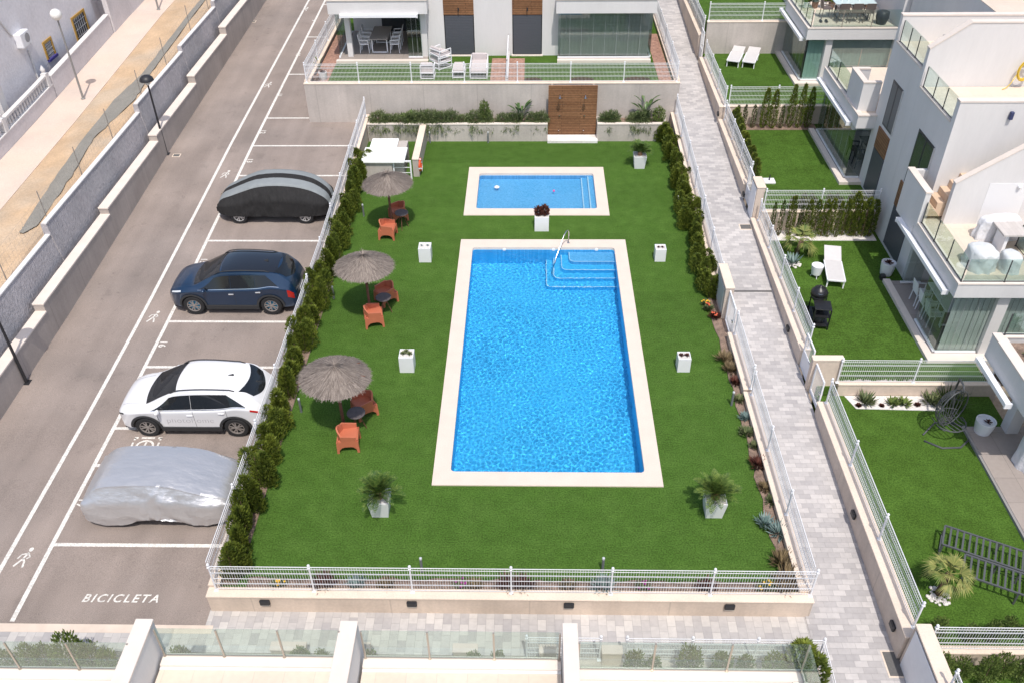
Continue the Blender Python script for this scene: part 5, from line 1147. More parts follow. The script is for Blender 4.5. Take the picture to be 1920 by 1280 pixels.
# fan palm of the lowest garden, in a ring of white stones
def fan_palm(label, p, h, s, seed, n=13):
    t = thing('fan_palm', label, 'palm', p); rr = random.Random(seed); m = MB(); m.tube([(0, 0, 0), (.03, .02, h*.5), (.1, .06, h)], [.09, .075, .085], 9); obj('trunk', m, BARK, t, True); mb = MB()
    for i in range(n):
        a = i*2.4+rr.uniform(-.5, .5); el = rr.uniform(-.5, 1.3); d = Vector((math.cos(a)*math.cos(el), math.sin(a)*math.cos(el), math.sin(el))); st = Vector((.1, .06, h)); pl = s*rr.uniform(.18, .45); c = st+d*pl; mb.tube([st, c], .008, 4, False)
        sd_ = d.cross(Vector((0, 0, 1))).normalized(); 
        for k in range(17):
            th = lerp(-1.15, 1.15, k/16); dd = (d*math.cos(th)+sd_*math.sin(th)); L_ = s*.5*(.75+.25*math.cos(th)); nn = d.cross(sd_); w_ = sd_*math.cos(th)-d*math.sin(th)
            tip = c+dd*L_-Vector((0, 0, rr.uniform(.05, .28)*s)); mid = c+dd*L_*.5; mb.add([c, mid-w_*.018*s, tip, mid+w_*.018*s], [(0, 1, 2, 3)])
    obj('crown', toned(mb, 'crown', L_FAN, rr), None, t); return t
fan_palm('yellowish fan palm in a ring of white stones in the nearest right garden', (10.02, 13.3, -.12), .75, .76, 3, 17)
fan_palm('small pale palm beside the path in the barbecue garden', (10.05, 28.3, .15), .55, .85, 4, 15)
def stones(label, p, r, n, seed, name='stone_ring', cat='stones', mat_=None, sq=1):
    rr = random.Random(seed); mb = MB()
    for i in range(n): a = rr.uniform(0, 6.28); q = r*math.sqrt(rr.random()); mb.ball((q*math.cos(a), q*math.sin(a)*sq, .02), rr.uniform(.03, .06), 7, 4, sz=.6)
    o = obj(name, mb, mat_ or mat('white_stones', (.72, .68, .64), .8), None, True, loc=p); return tag(o, label, cat, kind='stuff')
stones('white stones heaped round the foot of the fan palm', (10.02, 13.25, -.12), .27, 70, 1); stones('white stones ringed round the small plants of the barbecue garden', (9.75, 27.55, .15), .26, 50, 2)
tuft('agave', 'blue-grey spiky plants in white stones in the barbecue garden', (9.72, 27.6, .17), .3, .5, L_GREY, 60, 9, None, .03)
# gravel strip with plants beyond the hanging chair
mb = MB(); mb.prism([(9.95, 20.0), (12.6, 19.92), (12.6, 20.58), (9.75, 20.58)], -.13, -.1); struct('gravel_strip', mb, mat('white_gravel', (.70, .66, .63), .9, var=.12, vs=14, var2=.2, vs2=60))
for i, (x, y, m_, r, h) in enumerate(((10.3, 20.25, L_SUCC, .24, .45), (11.1, 20.2, L_BUSH, .2, .3), (11.45, 20.2, L_BUSH, .2, .28), (12.3, 20.28, L_SUCC, .26, .42), (10.05, 20.12, L_RED, .1, .1), (10.75, 20.1, L_RED, .08, .1), (11.85, 20.15, L_RED, .1, .12))):
    tuft('gravel_plant', 'small plant in the white gravel strip behind the hanging chair, %s' % ordn(i, 7, 'the left', ''), (x, y, -.1), r, h, m_, 90, i+20, None, .03)['group'] = 'plants of the white gravel strip'
rr = random.Random(3); mb = MB()
for i in range(60): mb.ball((rr.uniform(9.8, 12.0), rr.uniform(20.82, 21.0), .17), rr.uniform(.04, .08), 7, 4, sz=.7)
tag(obj('decor_stones', mb, mat('mixed_stones', (.5, .45, .42), .8, var=.5, vs=6), None, True), 'row of pale and dark stones along the fence foot', 'stones', kind='stuff')
# ================================================================ POOLSIDE FURNITURE
THATCH = mat('dry_thatch', (.175, .145, .125), .95, var=.25, vs=6, var2=.35, vs2=70, bump=.02, bs=60, tint=(.21, .17, .145))
POLE = mat('brown_pole', (.16, .07, .045), .7, var=.2, vs=9)
def thatch_umbrella(label, p, tilt, seed, s=1.0):
    t = thing('thatched_parasol', label, 'parasol', p, group='thatched parasols by the pool'); t.scale = (s, s, 1); rr = random.Random(seed)
    obj('pole', MB().tube([(0, 0, 0), (0, 0, 2.35)], [.05, .045], 10), POLE, t, 40)
    Rr = 1.0; zr, za = 2.05, 2.52; mb = MB(); tl = Matrix.Rotation(tilt[0], 3, 'X') @ Matrix.Rotation(tilt[1], 3, 'Y'); o = Vector((0, 0, 2.2))
    def S(u, a): r = Rr*u; return Vector((r*math.cos(a), r*math.sin(a), lerp(za, zr, u**.9)))
    rings = []; n = 48
    for k in range(9):
        u = .02+.98*k/8
        for i in range(n): a = 2*math.pi*i/n; q = S(u*(1+.02*rr.uniform(-1, 1)), a); q.z += .012*rr.uniform(-1, 1); rings.append(o+tl @ (q-o))
    mb.add(rings, [(k*n+i, k*n+(i+1) % n, (k+1)*n+(i+1) % n, (k+1)*n+i) for k in range(8) for i in range(n)])
    obj('canopy', mb, THATCH, t)
    st = MB()
    for i in range(2600):
        a = rr.uniform(0, 6.283); u = rr.random()**.6*.93+.03; u1 = min(1.03+rr.random()**3*.09, u+rr.uniform(.12, .3)); da = rr.uniform(-.05, .05); p0 = S(u, a); p1 = S(u1, a+da); up = rr.uniform(.008, .03); s_ = Vector((-math.sin(a), math.cos(a), 0))*.006
        p0.z += .004; p1.z += up*.5; q = [p0-s_, p0+s_, p1+s_*.7+Vector((0, 0, up*.3)), p1-s_*.7+Vector((0, 0, up*.3))]; st.add([o+tl @ (v-o) for v in q], [(0, 1, 2, 3)])
    for i in range(90):
        a = rr.uniform(0, 6.283); L_ = rr.uniform(.12, .3); p0 = Vector((0, 0, za-.03)); p1 = p0+Vector((math.cos(a)*L_, math.sin(a)*L_, rr.uniform(-.02, .14))); s_ = Vector((-math.sin(a), math.cos(a), 0))*.008; st.add([o+tl @ (v-o) for v in (p0-s_, p0+s_, p1+s_*.5, p1-s_*.5)], [(0, 1, 2, 3)])
    me = toned(st, 'straw', leafmat('straw', (.14, .115, .10), (.33, .28, .24), .9)); obj('straw', me, None, t)
    m = MB()
    for i in range(8): a = i*math.pi/4; m.tube([(0, 0, 2.3), (.85*math.cos(a), .85*math.sin(a), 2.08)], .015, 5)
    obj('ribs', m, POLE, t); return t
thatch_umbrella('nearest thatched parasol, level with the white car', (-5.5, 18.85, 0), (R(-2), R(3)), 1); thatch_umbrella('middle thatched parasol, level with the blue car', (-5.53, 24.5, 0), (R(-1), R(1)), 2, .97); thatch_umbrella('farthest thatched parasol beside the pump corner', (-5.5, 30.25, 0), (R(1), R(-1)), 3, .95)
TERRA = mat('terracotta_plastic', (.50, .155, .085), .45, var=.04, vs=5)
def chair(label, p, rz):
    """moulded tub chair: wraparound shell in one sweep, seat, apron with arched openings and four corner legs"""
    t = thing('armchair', label, 'chair', p, rz, 'terracotta armchairs under the parasols')
    def shell(u, v):   # u round the back from front-left to front-right, v up
        a = lerp(R(-160), R(-20), 1-u); x = .30*math.cos(a)*(1.0); y = .29*math.sin(a)
        k = abs(u-.5)*2; top = lerp(.74, .58, k**1.3); z = lerp(.24, top, v); fl = 1+.05*v
        if k > .72: y = lerp(y, .24, (k-.72)/.28); x = (.295 if x > 0 else -.295)
        return (x*fl, y*fl, z)
    m = MB(); m.grid(shell, 22, 6); n = len(m.v); inner = [(x*.86, y*.86 if y < .2 else y, z-(.0)) for x, y, z in m.v]; nf = len(m.f); m.v += inner
    m.f += [tuple(i+n for i in f[::-1]) for f in m.f[:nf]]; m.m += [0]*nf
    for i in range(22):
        a = i*7+6; b = (i+1)*7+6; m.f.append((a, b, b+n, a+n)); m.m.append(0)
    for e in (0, 22):
        for j in range(6): a = e*7+j; m.f.append((a, a+1, a+1+n, a+n)); m.m.append(0)
    obj('shell', m, TERRA, t, 50)
    m = MB(); m.hexa([(-.26, -.25, .37), (.26, -.25, .37), (.27, .27, .41), (-.27, .27, .41), (-.26, -.25, .41), (.26, -.25, .41), (.27, .27, .45), (-.27, .27, .45)]); obj('seat', m, TERRA, t)
    # aprons with arches between the legs
    for sgn, horiz in ((-1, True), (1, True), (-1, False), (1, False)):
        m = MB(); pts = []; K = 9; c = .285
        for k in range(K+1): u = -1+2*k/K; pts.append((u*.285, .42 if True else 0, max(.0, .22*(1-abs(u)**4)-.0)))
        for k in range(K):
            x0, x1 = pts[k][0], pts[k+1][0]; z0, z1 = pts[k][2], pts[k+1][2]; 
            if abs(x0) > .283: z0 = 0
            if abs(x1) > .283: z1 = 0
            a, b = (sgn*c-.018, sgn*c+.018)
            if horiz: m.hexa([(x0, a, z0), (x1, a, z1), (x1, b, z1), (x0, b, z0), (x0, a, .42), (x1, a, .42), (x1, b, .42), (x0, b, .42)])
            else: m.hexa([(a, x0, z0), (b, x0, z0), (b, x1, z1), (a, x1, z1), (a, x0, .42), (b, x0, .42), (b, x1, .42), (a, x1, .42)])
        obj('apron', m, TERRA, t)
    for sx in (-1, 1):
        for sy in (-1, 1): m = MB(); m.hexa([(sx*.29-.035, sy*.29-.035, 0), (sx*.29+.035, sy*.29-.035, 0), (sx*.29+.035, sy*.29+.035, 0), (sx*.29-.035, sy*.29+.035, 0), (sx*.265-.045, sy*.265-.045, .42), (sx*.265+.045, sy*.265-.045, .42), (sx*.265+.045, sy*.265+.045, .42), (sx*.265-.045, sy*.265+.045, .42)]); obj('leg', m, TERRA, t)
    return t
c0 = chair('sunlit terracotta armchair in front of the nearest parasol', (-5.25, 18.2, 0), R(-84))
for lab, p, rz in (('terracotta armchair in the shade of the nearest parasol', (-5.0, 19.6, 0), R(122)), ('sunlit terracotta armchair in front of the middle parasol', (-5.35, 24.1, 0), R(-76)), ('terracotta armchair in the shade of the middle parasol', (-5.1, 25.4, 0), R(130)),
        ('sunlit terracotta armchair in front of the farthest parasol', (-5.6, 29.75, 0), R(-95)), ('terracotta armchair in the shade of the farthest parasol', (-5.35, 31.1, 0), R(118))): dup(c0, p, rz, lab)
def side_table(label, p):
    t = thing('round_table', label, 'table', p, .3, 'round dark side tables'); m = MB(); m.lathe([(.25, .66), (.27, .67), (.27, .69), (.26, .70)], 24); obj('table_top', m, mat('dark_table', (.10, .085, .085), .6, var=.15, vs=10), t, 40)
    for k in range(3): a = k*2.094; m = MB(); m.tube([(.05*math.cos(a), .05*math.sin(a), .66), (.24*math.cos(a), .24*math.sin(a), 0)], .014, 6); obj('leg', m, POLE, t)
    return t
t0 = side_table('round dark side table under the nearest parasol', (-5.08, 18.85, 0)); dup(t0, (-5.05, 24.65, 0), .2, 'round dark side table under the middle parasol'); dup(t0, (-5.1, 30.4, 0), .5, 'round dark side table under the farthest parasol')
# handrail of the pool
t = thing('pool_handrail', 'bent steel handrail leading down the corner steps of the long pool', 'handrail', (1.3, 28.95, 0)); m = MB(); m.tube([(.18, .25, .03), (.18, .2, .55), (.15, .12, .68), (.08, .0, .72), (-.02, -.15, .62), (-.33, -.85, .05), (-.45, -1.15, -.3), (-.46, -1.2, -.75)], .022, 10); obj('rail', m, METAL, t, True); obj('flange', MB().tube([(.18, .25, .03), (.18, .25, .045)], .05, 12), METAL, t)
# little fixtures
for i, x in enumerate((-1.0, .9, 2.55)): tag(obj('pool_light', MB().lathe([(.07, 0), (.07, .012), (.05, .018)], 12), WHITE, loc=(x, 28.87, -.05)), 'small white inlet on the far wall of the long pool, %s' % ('left', 'middle', 'right')[i], 'inlet', 'inlets of the long pool').rotation_euler = (R(90), 0, 0)
tag(obj('pool_float', MB().lathe([(.02, 0), (.11, .01), (.12, .03), (.07, .07), (.02, .09)], 14), WHITE, None, True, loc=(-1.45, 33.9, -.1)), 'small white floating dispenser in the paddling pool', 'float')
tag(obj('pink_ball', MB().ball((0, 0, 0), .05, 12, 8), mat('pink', (.7, .08, .3), .4), None, True, loc=(1.0, 33.55, -.07)), 'tiny pink ball floating in the paddling pool', 'ball')
def bollard(label, p, h=.62):
    t = thing('bollard_light', label, 'bollard light', p, group='slim dark garden light posts'); m = MB(); m.tube([(0, 0, 0), (0, 0, h)], .035, 10); obj('post', m, mat('grey_bollard', (.16, .17, .18), .4), t, 40); obj('cap', MB().lathe([(.036, 0), (.036, .05), (.02, .06)], 10, (0, 0, h)), mat('pale_cap', (.5, .52, .54), .4), t)
for lab, x, y in (('slim dark light post behind the left part of the near fence', -2.69, 13.75), ('slim dark light post behind the right part of the near fence', 1.84, 13.8), ('slim light post at the planting bed by the short concrete wall', -4.7, 38.05), ('slim light post at the middle of the long planting bed', -1.98, 38.05), ('slim light post beside the nearest parasol and hedge', -6.95, 19.6), ('slim light post beside the middle parasol and hedge', -7.0, 25.5), ('slim light post beside the farthest parasol and hedge', -6.8, 31.3), ('slim light post in the right soil bed near the gate', 6.15, 26.1), ('slim light post against the right hedge', 6.05, 32.0), ('slim light post in the right soil bed by the middle stretch', 6.15, 20.0)): bollard(lab, (x, y, 0), .5)

# ================================================================ GARDEN FURNITURE
LT = mat('white_mesh_fabric', (.58, .56, .55), .8, var=.03, vs=9)
def lounger(label, p, rz, s=1, back=R(28), group=None):
    t = thing('sun_lounger', label, 'sun lounger', p, rz, group); m = MB()
    for x in (-.3, .3): m.bar((x, -.95, .32), (x, .35, .32), .045, .05)
    for y in (-.95, .35): m.bar((-.3, y, .32), (.3, y, .32), .045, .05)
    obj('frame', m, WHITE, t); obj('seat', MB().box(-.28, .28, -.93, .33, .335, .355), LT, t); b = MB(); e = (math.cos(back)*.65, math.sin(back)*.65)
    b.hexa([(-.3, .33, .33), (.3, .33, .33), (.3, .33+e[0], .33+e[1]), (-.3, .33+e[0], .33+e[1]), (-.3, .33, .36), (.3, .33, .36), (.3, .33+e[0], .36+e[1]), (-.3, .33+e[0], .36+e[1])]); obj('backrest', b, LT, t)
    for x in (-.28, .28):
        for y in (-.9, .3): obj('leg', MB().box(x-.022, x+.022, y-.022, y+.022, 0, .31), WHITE, t)
    return t
l0 = lounger('white sun lounger on the upper garden lawn, left of the pair', (10.4, 44.2, 1.55), R(-20), back=R(6), group='white loungers of the upper garden'); dup(l0, (11.15, 44.05, 1.55), R(-20), 'white sun lounger on the upper garden lawn, right of the pair')
lounger('white sun lounger on the barbecue garden lawn', (11.0, 26.95, .15), R(-9), back=R(24))
# outdoor furniture of the white house garden
ox = lambda x, y, z=2.3: (x, y, z)
def low_seat(name, label, p, rz, w_, d_, back=.35, arms=True, cat='seat', slot=False):
    t = thing(name, label, cat, p, rz); m = MB()
    for x in (-w_/2, w_/2):
        for y in (-d_/2, d_/2): m.bar((x, y, 0), (x, y, .32 if y < 0 or not back else .32+back), .035)
    for z in (.04, .3): m.bar((-w_/2, -d_/2, z), (w_/2, -d_/2, z), .035); m.bar((-w_/2, d_/2, z), (w_/2, d_/2, z), .035); m.bar((-w_/2, -d_/2, z), (-w_/2, d_/2, z), .035); m.bar((w_/2, -d_/2, z), (w_/2, d_/2, z), .035)
    if arms:
        for x in (-w_/2, w_/2): m.bar((x, -d_/2, .55), (x, d_/2, .55), .04); m.bar((x, -d_/2, .3), (x, -d_/2, .55), .035)
    if back: m.bar((-w_/2, d_/2, .32+back), (w_/2, d_/2, .32+back), .035)
    obj('frame', m, WHITE, t); obj('cushion', MB().bbox(-w_/2+.02, w_/2-.02, -d_/2+.02, d_/2-.02, .3, .42, .03), CUSH, t)
    if back: obj('back_cushion', MB().bbox(-w_/2+.03, w_/2-.03, d_/2-.16, d_/2-.03, .42, .42+back, .03), CUSH, t)
    return t
CUSH = mat('grey_cushion', (.52, .47, .46), .9, var=.04, vs=8)
low_seat('garden_armchair', 'white framed armchair by the fence, leftmost garden seat of the white house', (-4.85, 40.3, 2.3), R(180), .62, .65, cat='armchair')
low_seat('garden_armchair', 'white armchair stacked upside near the white house terrace step', (-4.35, 41.6, 2.3), R(130), .75, .75, cat='armchair'); low_seat('garden_armchair', 'second white armchair stacked on the first at the terrace step', (-4.35, 41.62, 2.62), R(138), .72, .72, .25, cat='armchair')
low_seat('low_table', 'grey topped white low table between the garden seats', (-3.4, 40.6, 2.3), 0, .55, 1.0, 0, False, cat='table'); low_seat('garden_daybed', 'grey cushioned daybed beside the white perforated screen', (-2.45, 40.75, 2.3), 0, .78, 1.5, .3, True, cat='daybed')
# dining set under the terrace
TTOP = mat('taupe_table', (.30, .27, .25), .6)
def dining(label, p, rz, l, w_, top, leg, group=None):
    t = thing('dining_table', label, 'table', p, rz); obj('table_top', MB().bbox(-w_/2, w_/2, -l/2, l/2, .72, .76, .01), top, t)
    for sy in (-1, 1): m = MB(); y = sy*l*.36; m.bar((-w_/2+.08, y, 0), (-w_/2+.08, y, .72), .05); m.bar((w_/2-.08, y, 0), (w_/2-.08, y, .72), .05); m.bar((-w_/2+.08, y, .03), (w_/2-.08, y, .03), .05); obj('leg', m, leg, t)
    return t
def slim_chair(label, p, rz, m_, group):
    t = thing('dining_chair', label, 'chair', p, rz, group); obj('seat', MB().bbox(-.22, .22, -.22, .22, .42, .46, .01), m_, t)
    m = MB(); m.hexa([(-.22, .2, .46), (.22, .2, .46), (.22, .23, .46), (-.22, .23, .46), (-.21, .28, .9), (.21, .28, .9), (.21, .31, .9), (-.21, .31, .9)]); obj('backrest', m, m_, t)
    for x in (-.2, .2):
        for y in (-.2, .2): obj('leg', MB().bar((x*1.1, y*1.15, 0), (x, y, .42), .03), m_, t)
    for x in (-.23, .23): m = MB(); m.bar((x, -.2, .64), (x, .25, .66), .035); m.bar((x, -.2, .42), (x, -.2, .64), .03); obj('armrest', m, m_, t)
    return t
dining('taupe dining table under the open terrace of the white house', (-7.5, 43.9, 2.39), 0, 1.9, .9, TTOP, WHITE)
c1 = slim_chair('white dining chair on the house terrace, front left of the table', (-8.25, 43.35, 2.39), R(90), WHITE, 'white chairs round the terrace table')
for lab, x, y, rz in (('middle left', -8.25, 43.95, 90), ('rear left', -8.25, 44.55, 90), ('front right', -6.75, 43.35, -90), ('middle right', -6.75, 43.95, -90), ('rear right', -6.75, 44.55, -90)): dup(c1, (x, y, 2.39), R(rz), 'white dining chair on the house terrace, %s of the table' % lab)
def round_pot(label, p, r, h, m_, name='round_pot'):
    t = thing(name, label, 'pot', p); m = MB(); m.lathe([(r*.78, 0), (r*.95, h*.6), (r, h), (r*.88, h), (r*.85, h-.05), (.01, h-.05)], 22); obj('pot', m, m_, t, 40); return t
DOTP = mat('patterned_white_pot', (.62, .60, .58), .8, var=.15, vs=25, var2=.3, vs2=60)
round_pot('white patterned pot at the left corner of the house garden', (-9.75, 39.95, 2.3), .2, .38, DOTP); rosette('pot_plant', 'dark plant in the patterned pot of the house garden', (-9.75, 39.95, 2.66), .2, L_RED, 22, 2)
round_pot('brown pot beside the white patterned pot in the house garden', (-10.05, 39.75, 2.3), .17, .25, mat('brown_pot', (.22, .14, .10), .8))
big_leaf_plant('thin_cactus', 'dark curved plant against the side fence of the house garden', (-10.1, 41.0, 2.3), .9, 5, 2, L_CYP2, .05, .5)
for i, (x, r) in enumerate(((2.4, .55), (4.95, .6), (.1, .4))):
    rr = random.Random(i); mb = MB(); mb.tones = []
    for k in range(500): a = rr.uniform(0, 6.28); q = math.sqrt(rr.random())*r; leaf(mb, (q*math.cos(a), q*math.sin(a)*.45, 0), (rr.uniform(-.5, .5), rr.uniform(-.5, .5), 1), .12, .06, tone=rr.random())
    t = thing('flower_patch', 'patch of red leaved flowers along the retaining wall, %s' % ('left of the wooden wall', 'right of the wooden wall', 'beside the screen')[i], 'flowers', (x, 39.75, 2.3), group='red flower patches of the white house garden'); obj('leaves', toned(mb, 'leaves', leafmat('red_patch', (.16, .03, .03), (.10, .13, .04))), None, t)
tag(obj('yellow_toy', MB().bbox(-.2, .2, -.08, .08, 0, .07, .03), mat('yellow', (.7, .42, .03), .5), loc=(-6.75, 39.6, 2.3)), 'small yellow object lying behind the house garden fence', 'toy')
# barbecue on its cart
t = thing('barbecue', 'black round barbecue on a wheeled cart in the right garden', 'barbecue', (9.75, 24.2, .15), R(-8), None); BB = mat('bbq_black', (.018, .018, .02), .35)
m = MB(); m.lathe([(.05, .62), (.2, .66), (.27, .78), (.28, .84)], 22, (-.05, .25, 0)); obj('bowl', m, BB, t, True)
m = MB(); m.lathe([(.285, .85), (.27, .98), (.18, 1.1), (.05, 1.15), (.04, 1.2), (.01, 1.2)], 22, (-.05, .25, 0)); obj('lid', m, BB, t, True); m = MB(); m.tube([(-.12, .02, 1.0), (-.05, -.03, 1.0), (.02, .02, 1.0)], .012); obj('handle', m, METAL, t)
obj('side_shelf', MB().bbox(-.25, .3, -.6, -.05, .78, .81, .01), BB, t); obj('lower_shelf', MB().box(-.25, .3, -.6, .5, .12, .15), BB, t); obj('middle_shelf', MB().box(-.25, .3, -.6, -.05, .48, .5), BB, t)
for x in (-.23, .28):
    for y in (-.58, .48): obj('leg', MB().box(x-.02, x+.02, y-.02, y+.02, .0, .78), BB, t)
for x in (-.27, .32): m = MB(); m.tube([(x-.015, .48, .09), (x+.015, .48, .09)], .09, 16); obj('wheel', m, BB, t)
m = MB(); m.lathe([(.14, 0), (.17, .1), (.17, .24), (.12, .28), (.02, .3)], 16, (0, -.3, .15)); obj('gas_bottle', m, mat('dark_grey_pot', (.06, .06, .065), .5), t, True)
t = thing('round_ottoman', 'white round tub table on short legs beside the lounger', 'side table', (10.35, 26.75, .15)); m = MB(); m.lathe([(.17, .14), (.21, .45), (.215, .5), (.19, .5), (.18, .47), (.01, .47)], 20); obj('tub', m, WHITE, t, 40)
for k in range(3): a = k*2.1+.5; obj('leg', MB().tube([(.12*math.cos(a), .12*math.sin(a), .15), (.17*math.cos(a), .17*math.sin(a), 0)], .015, 6), WHITE, t)
t = thing('parasol_base', 'white square parasol foot lying on the empty green lawn', 'parasol base', (9.8, 32.65, .85)); obj('plate', MB().bbox(-.23, .23, -.2, .2, 0, .07, .015), WHITE, t); obj('socket', MB().tube([(0, 0, .07), (0, 0, .3)], .025, 8), BLACK, t)
t = round_pot('white rounded pot at the corner of the barbecue garden terrace', (12.95, 26.95, .15), .26, .5, WHITE_P); rosette('pot_plant', 'dark plant in the white terrace corner pot', (12.95, 26.95, .6), .2, L_RED, 20, 5); 
tag(obj('small_black_box', MB().bbox(-.1, .1, -.1, .1, 0, .18, .03), BLACK, loc=(12.72, 26.62, .15)), 'small black box at the terrace edge of the barbecue garden', 'box')
# terrace furniture seen through the glass
dining('white dining table inside the glass terrace of the barbecue garden house', (14.0, 24.3, .26), 0, 1.7, .8, WHITE, WHITE)
c2 = slim_chair('white chair inside the glass terrace, first from its front', (13.42, 23.8, .26), R(90), WHITE, 'white chairs inside the glass terrace'); dup(c2, (13.42, 24.4, .26), R(90), 'white chair inside the glass terrace, second from its front'); dup(c2, (13.42, 25.0, .26), R(90), 'white chair inside the glass terrace, third from its front')
dining('dark dining table inside the glass terrace of the green garden house', (14.4, 34.3, .96), 0, 1.6, .8, BLACK, BLACK)
c3_ = slim_chair('dark chair inside the green garden terrace, nearer one', (13.75, 33.8, .96), R(90), BLACK, 'dark chairs inside the glass terrace'); dup(c3_, (13.75, 34.6, .96), R(90), 'dark chair inside the green garden terrace, farther one')
# covered furniture on the balcony
SHEET = mat('pale_cover', (.60, .62, .62), .55, var=.06, vs=4, bump=.03, bs=7); SHEETW = mat('white_cover', (.70, .70, .72), .6, var=.05, vs=4, bump=.04, bs=6)
def sheet(name, label, p, sx, sy, sz, m_, seed, rz=0, sq=3.5):
    def f(u, v):
        a = u*2*math.pi; ca, sa = math.cos(a), math.sin(a); k = (abs(ca)**sq+abs(sa)**sq)**(-1/sq); t_ = v
        r = (1-max(0, (t_-.72)/.28)**2.2)**.5 if t_ > .72 else 1+.08*(1-t_/.72); r = max(r, .001)
        w_ = 1+.10*MN.noise((ca*2+seed, sa*2, t_*2))+.05*MN.noise((ca*5+seed, sa*5, t_*4))+.05*math.sin(a*9+seed)*(1-t_)
        return (sx/2*k*ca*r*w_, sy/2*k*sa*r*w_, sz*min(1, t_/.9)*(1+.05*MN.noise((ca+seed, sa, 3))) if t_ < .9 else sz*(1+.05*MN.noise((ca*r+seed, sa*r, 3))))
    mb = MB(); mb.grid(f, 40, 14); o = obj(name, mb, m_, None, True, loc=p); o.rotation_euler.z = rz; return tag(o, label, 'covered furniture')
sheet('covered_furniture', 'large pale grey cover over furniture at the balcony corner', (13.78, 23.0, 3.1), .78, .9, .66, SHEET, 1, .1, 2.8); sheet('covered_furniture', 'smaller pale cover over a box at the balcony front', (14.62, 22.85, 3.1), .55, .7, .55, SHEET, 4, 0, 2.8); sheet('covered_furniture', 'white crumpled cover at the rear of the balcony table', (15.0, 24.7, 3.1), 1.3, .55, .75, SHEETW, 7, .05)
TT = brickmat('pale_planks', (.50, .46, .43), (.56, .52, .49), (.38, .35, .33), .12, 3, .003, .7, var=.05, offset=0, bump=0)
t = thing('balcony_table', 'pale plank topped table on the balcony beside the covered furniture', 'table', (15.6, 24.0, 3.1)); obj('table_top', MB().bbox(-1.0, 1.0, -.42, .42, .68, .74, .01), TT, t)
for x in (-.8, 0, .8): obj('leg', MB().box(x-.05, x+.05, -.3, .3, 0, .68), WHITE, t)
# upper balcony: glass table, chairs, flower pots
t = dining('glass topped dining table on the flowered upper balcony', (15.15, 42.6, 4.25), R(90), 1.9, .85, mat('pale_glass_top', (.55, .66, .66), .15, spec=.8), DPOST)
c4_ = slim_chair('dark chair at the upper balcony table, front left', (14.5, 42.0, 4.25), R(180), mat('brown_metal', (.14, .11, .10), .6), 'dark chairs of the upper balcony')
for lab, x, y, rz in (('front middle', 15.1, 42.0, 180), ('front right', 15.7, 42.0, 180), ('left end', 13.95, 42.6, 90), ('rear middle', 15.1, 43.2, 0)): dup(c4_, (x, y, 4.25), R(rz), 'dark chair at the upper balcony table, %s' % lab)
for i, (x, m_, fl) in enumerate(((13.4, L_BUSH, FL_P), (13.8, L_GREY, None), (14.2, L_BUSH, None), (14.6, L_BUSH, FL_R), (15.0, L_RED, FL_P), (15.4, L_BUSH, FL_R), (15.9, L_BUSH, None), (16.3, L_RED, None))):
    round_pot('flower pot along the rear of the upper balcony, %s' % ordn(i, 8, 'the left', ''), (x, 44.0, 4.25), .16, .3, mat('brown_pot', (.22, .14, .10), .8) if i % 2 else WHITE_P, 'flower_pot')['group'] = 'flower pots of the upper balcony'
    tuft('flowering_plant', 'flowering plant in a pot along the upper balcony, %s' % ordn(i, 8, 'the left', ''), (x, 44.0, 4.5), .25, .4, m_, 90, i+60, fl, .03)['group'] = 'flowering plants of the upper balcony'
for i, x in enumerate((14.6, 14.9, 15.4)): tag(obj('tableware', MB().lathe([(.04, 0), (.06, .08), (.06, .12)], 10), WHITE, None, 40, loc=(x, 42.65, 5.01)), 'white cup on the upper balcony table, %s' % ('left', 'middle', 'right')[i], 'cup', 'cups on the balcony table')
t = thing('black_bin', 'black bag shaped bin at the right end of the upper balcony', 'bin', (16.3, 41.7, 4.25)); m = MB(); m.lathe([(.22, 0), (.3, .3), (.28, .55), (.15, .6)], 14); obj('body', m, BLACK, t, True)
t = thing('slippers', 'pair of dark patterned slippers on the upper balcony floor', 'slippers', (13.7, 41.95, 4.27)); 
for x in (-.12, .14): obj('slipper', MB().bbox(x-.06, x+.05, -.14, .14, 0, .07, .03), BLACK, t)
t = thing('garden_hose', 'coiled yellow hose hanging on the white roof wall', 'hose', (16.75, 29.5, 6.75)); m = MB(); HY = mat('yellow_hose', (.72, .50, .06), .5)
for k in range(5):
    r = .24+.03*(k % 3); m.tube([(r*math.cos(a*.4)*(.8), -.03-.02*k, r*1.2*math.sin(a*.4)) for a in range(17)], .016, 6, False)
obj('coil', m, HY, t, True); m = MB(); m.tube([(-.2, -.05, -.1), (-.35, -.1, -.45), (-.5, -.15, -.58), (-.62, -.2, -.6)], .014, 6); obj('hose_end', m, HY, t, True); obj('holder', MB().box(-.1, .1, -.06, .0, .1, .2), BRONZE, t)
# hanging basket chair on bowed stand
t = thing('hanging_chair', 'dark round basket chair on a bowed stand in the nearest right garden', 'hanging chair', (12.25, 18.85, -.12), R(25)); DK = mat('dark_wicker', (.07, .075, .08), .5)
m = MB(); m.tube([(.55, .35, .02), (.6, .5, .4), (.5, .6, 1.2), (.3, .45, 1.75), (.05, .1, 1.85), (0, 0, 1.7)], .03, 8); m.tube([(-.75, .1, .02), (-.5, -.35, .02), (0, -.55, .02), (.5, -.4, .02), (.75, .05, .02), (.55, .35, .02)], .03, 8); m.tube([(.55, .35, .02), (.1, .55, .02), (-.6, .3, .02)], .025, 8); obj('stand', m, DK, t, True)
m = MB()
for k in range(13):
    a = lerp(-1.25, 1.25, k/12); m.tube([(.5*math.sin(a)*math.sin(q*.262), .12+.42*math.cos(q*.262)*0+.38*math.cos(a)*math.sin(q*.262), 1.0-.62*math.cos(q*.262)) for q in range(1, 12)], .011, 5, False)
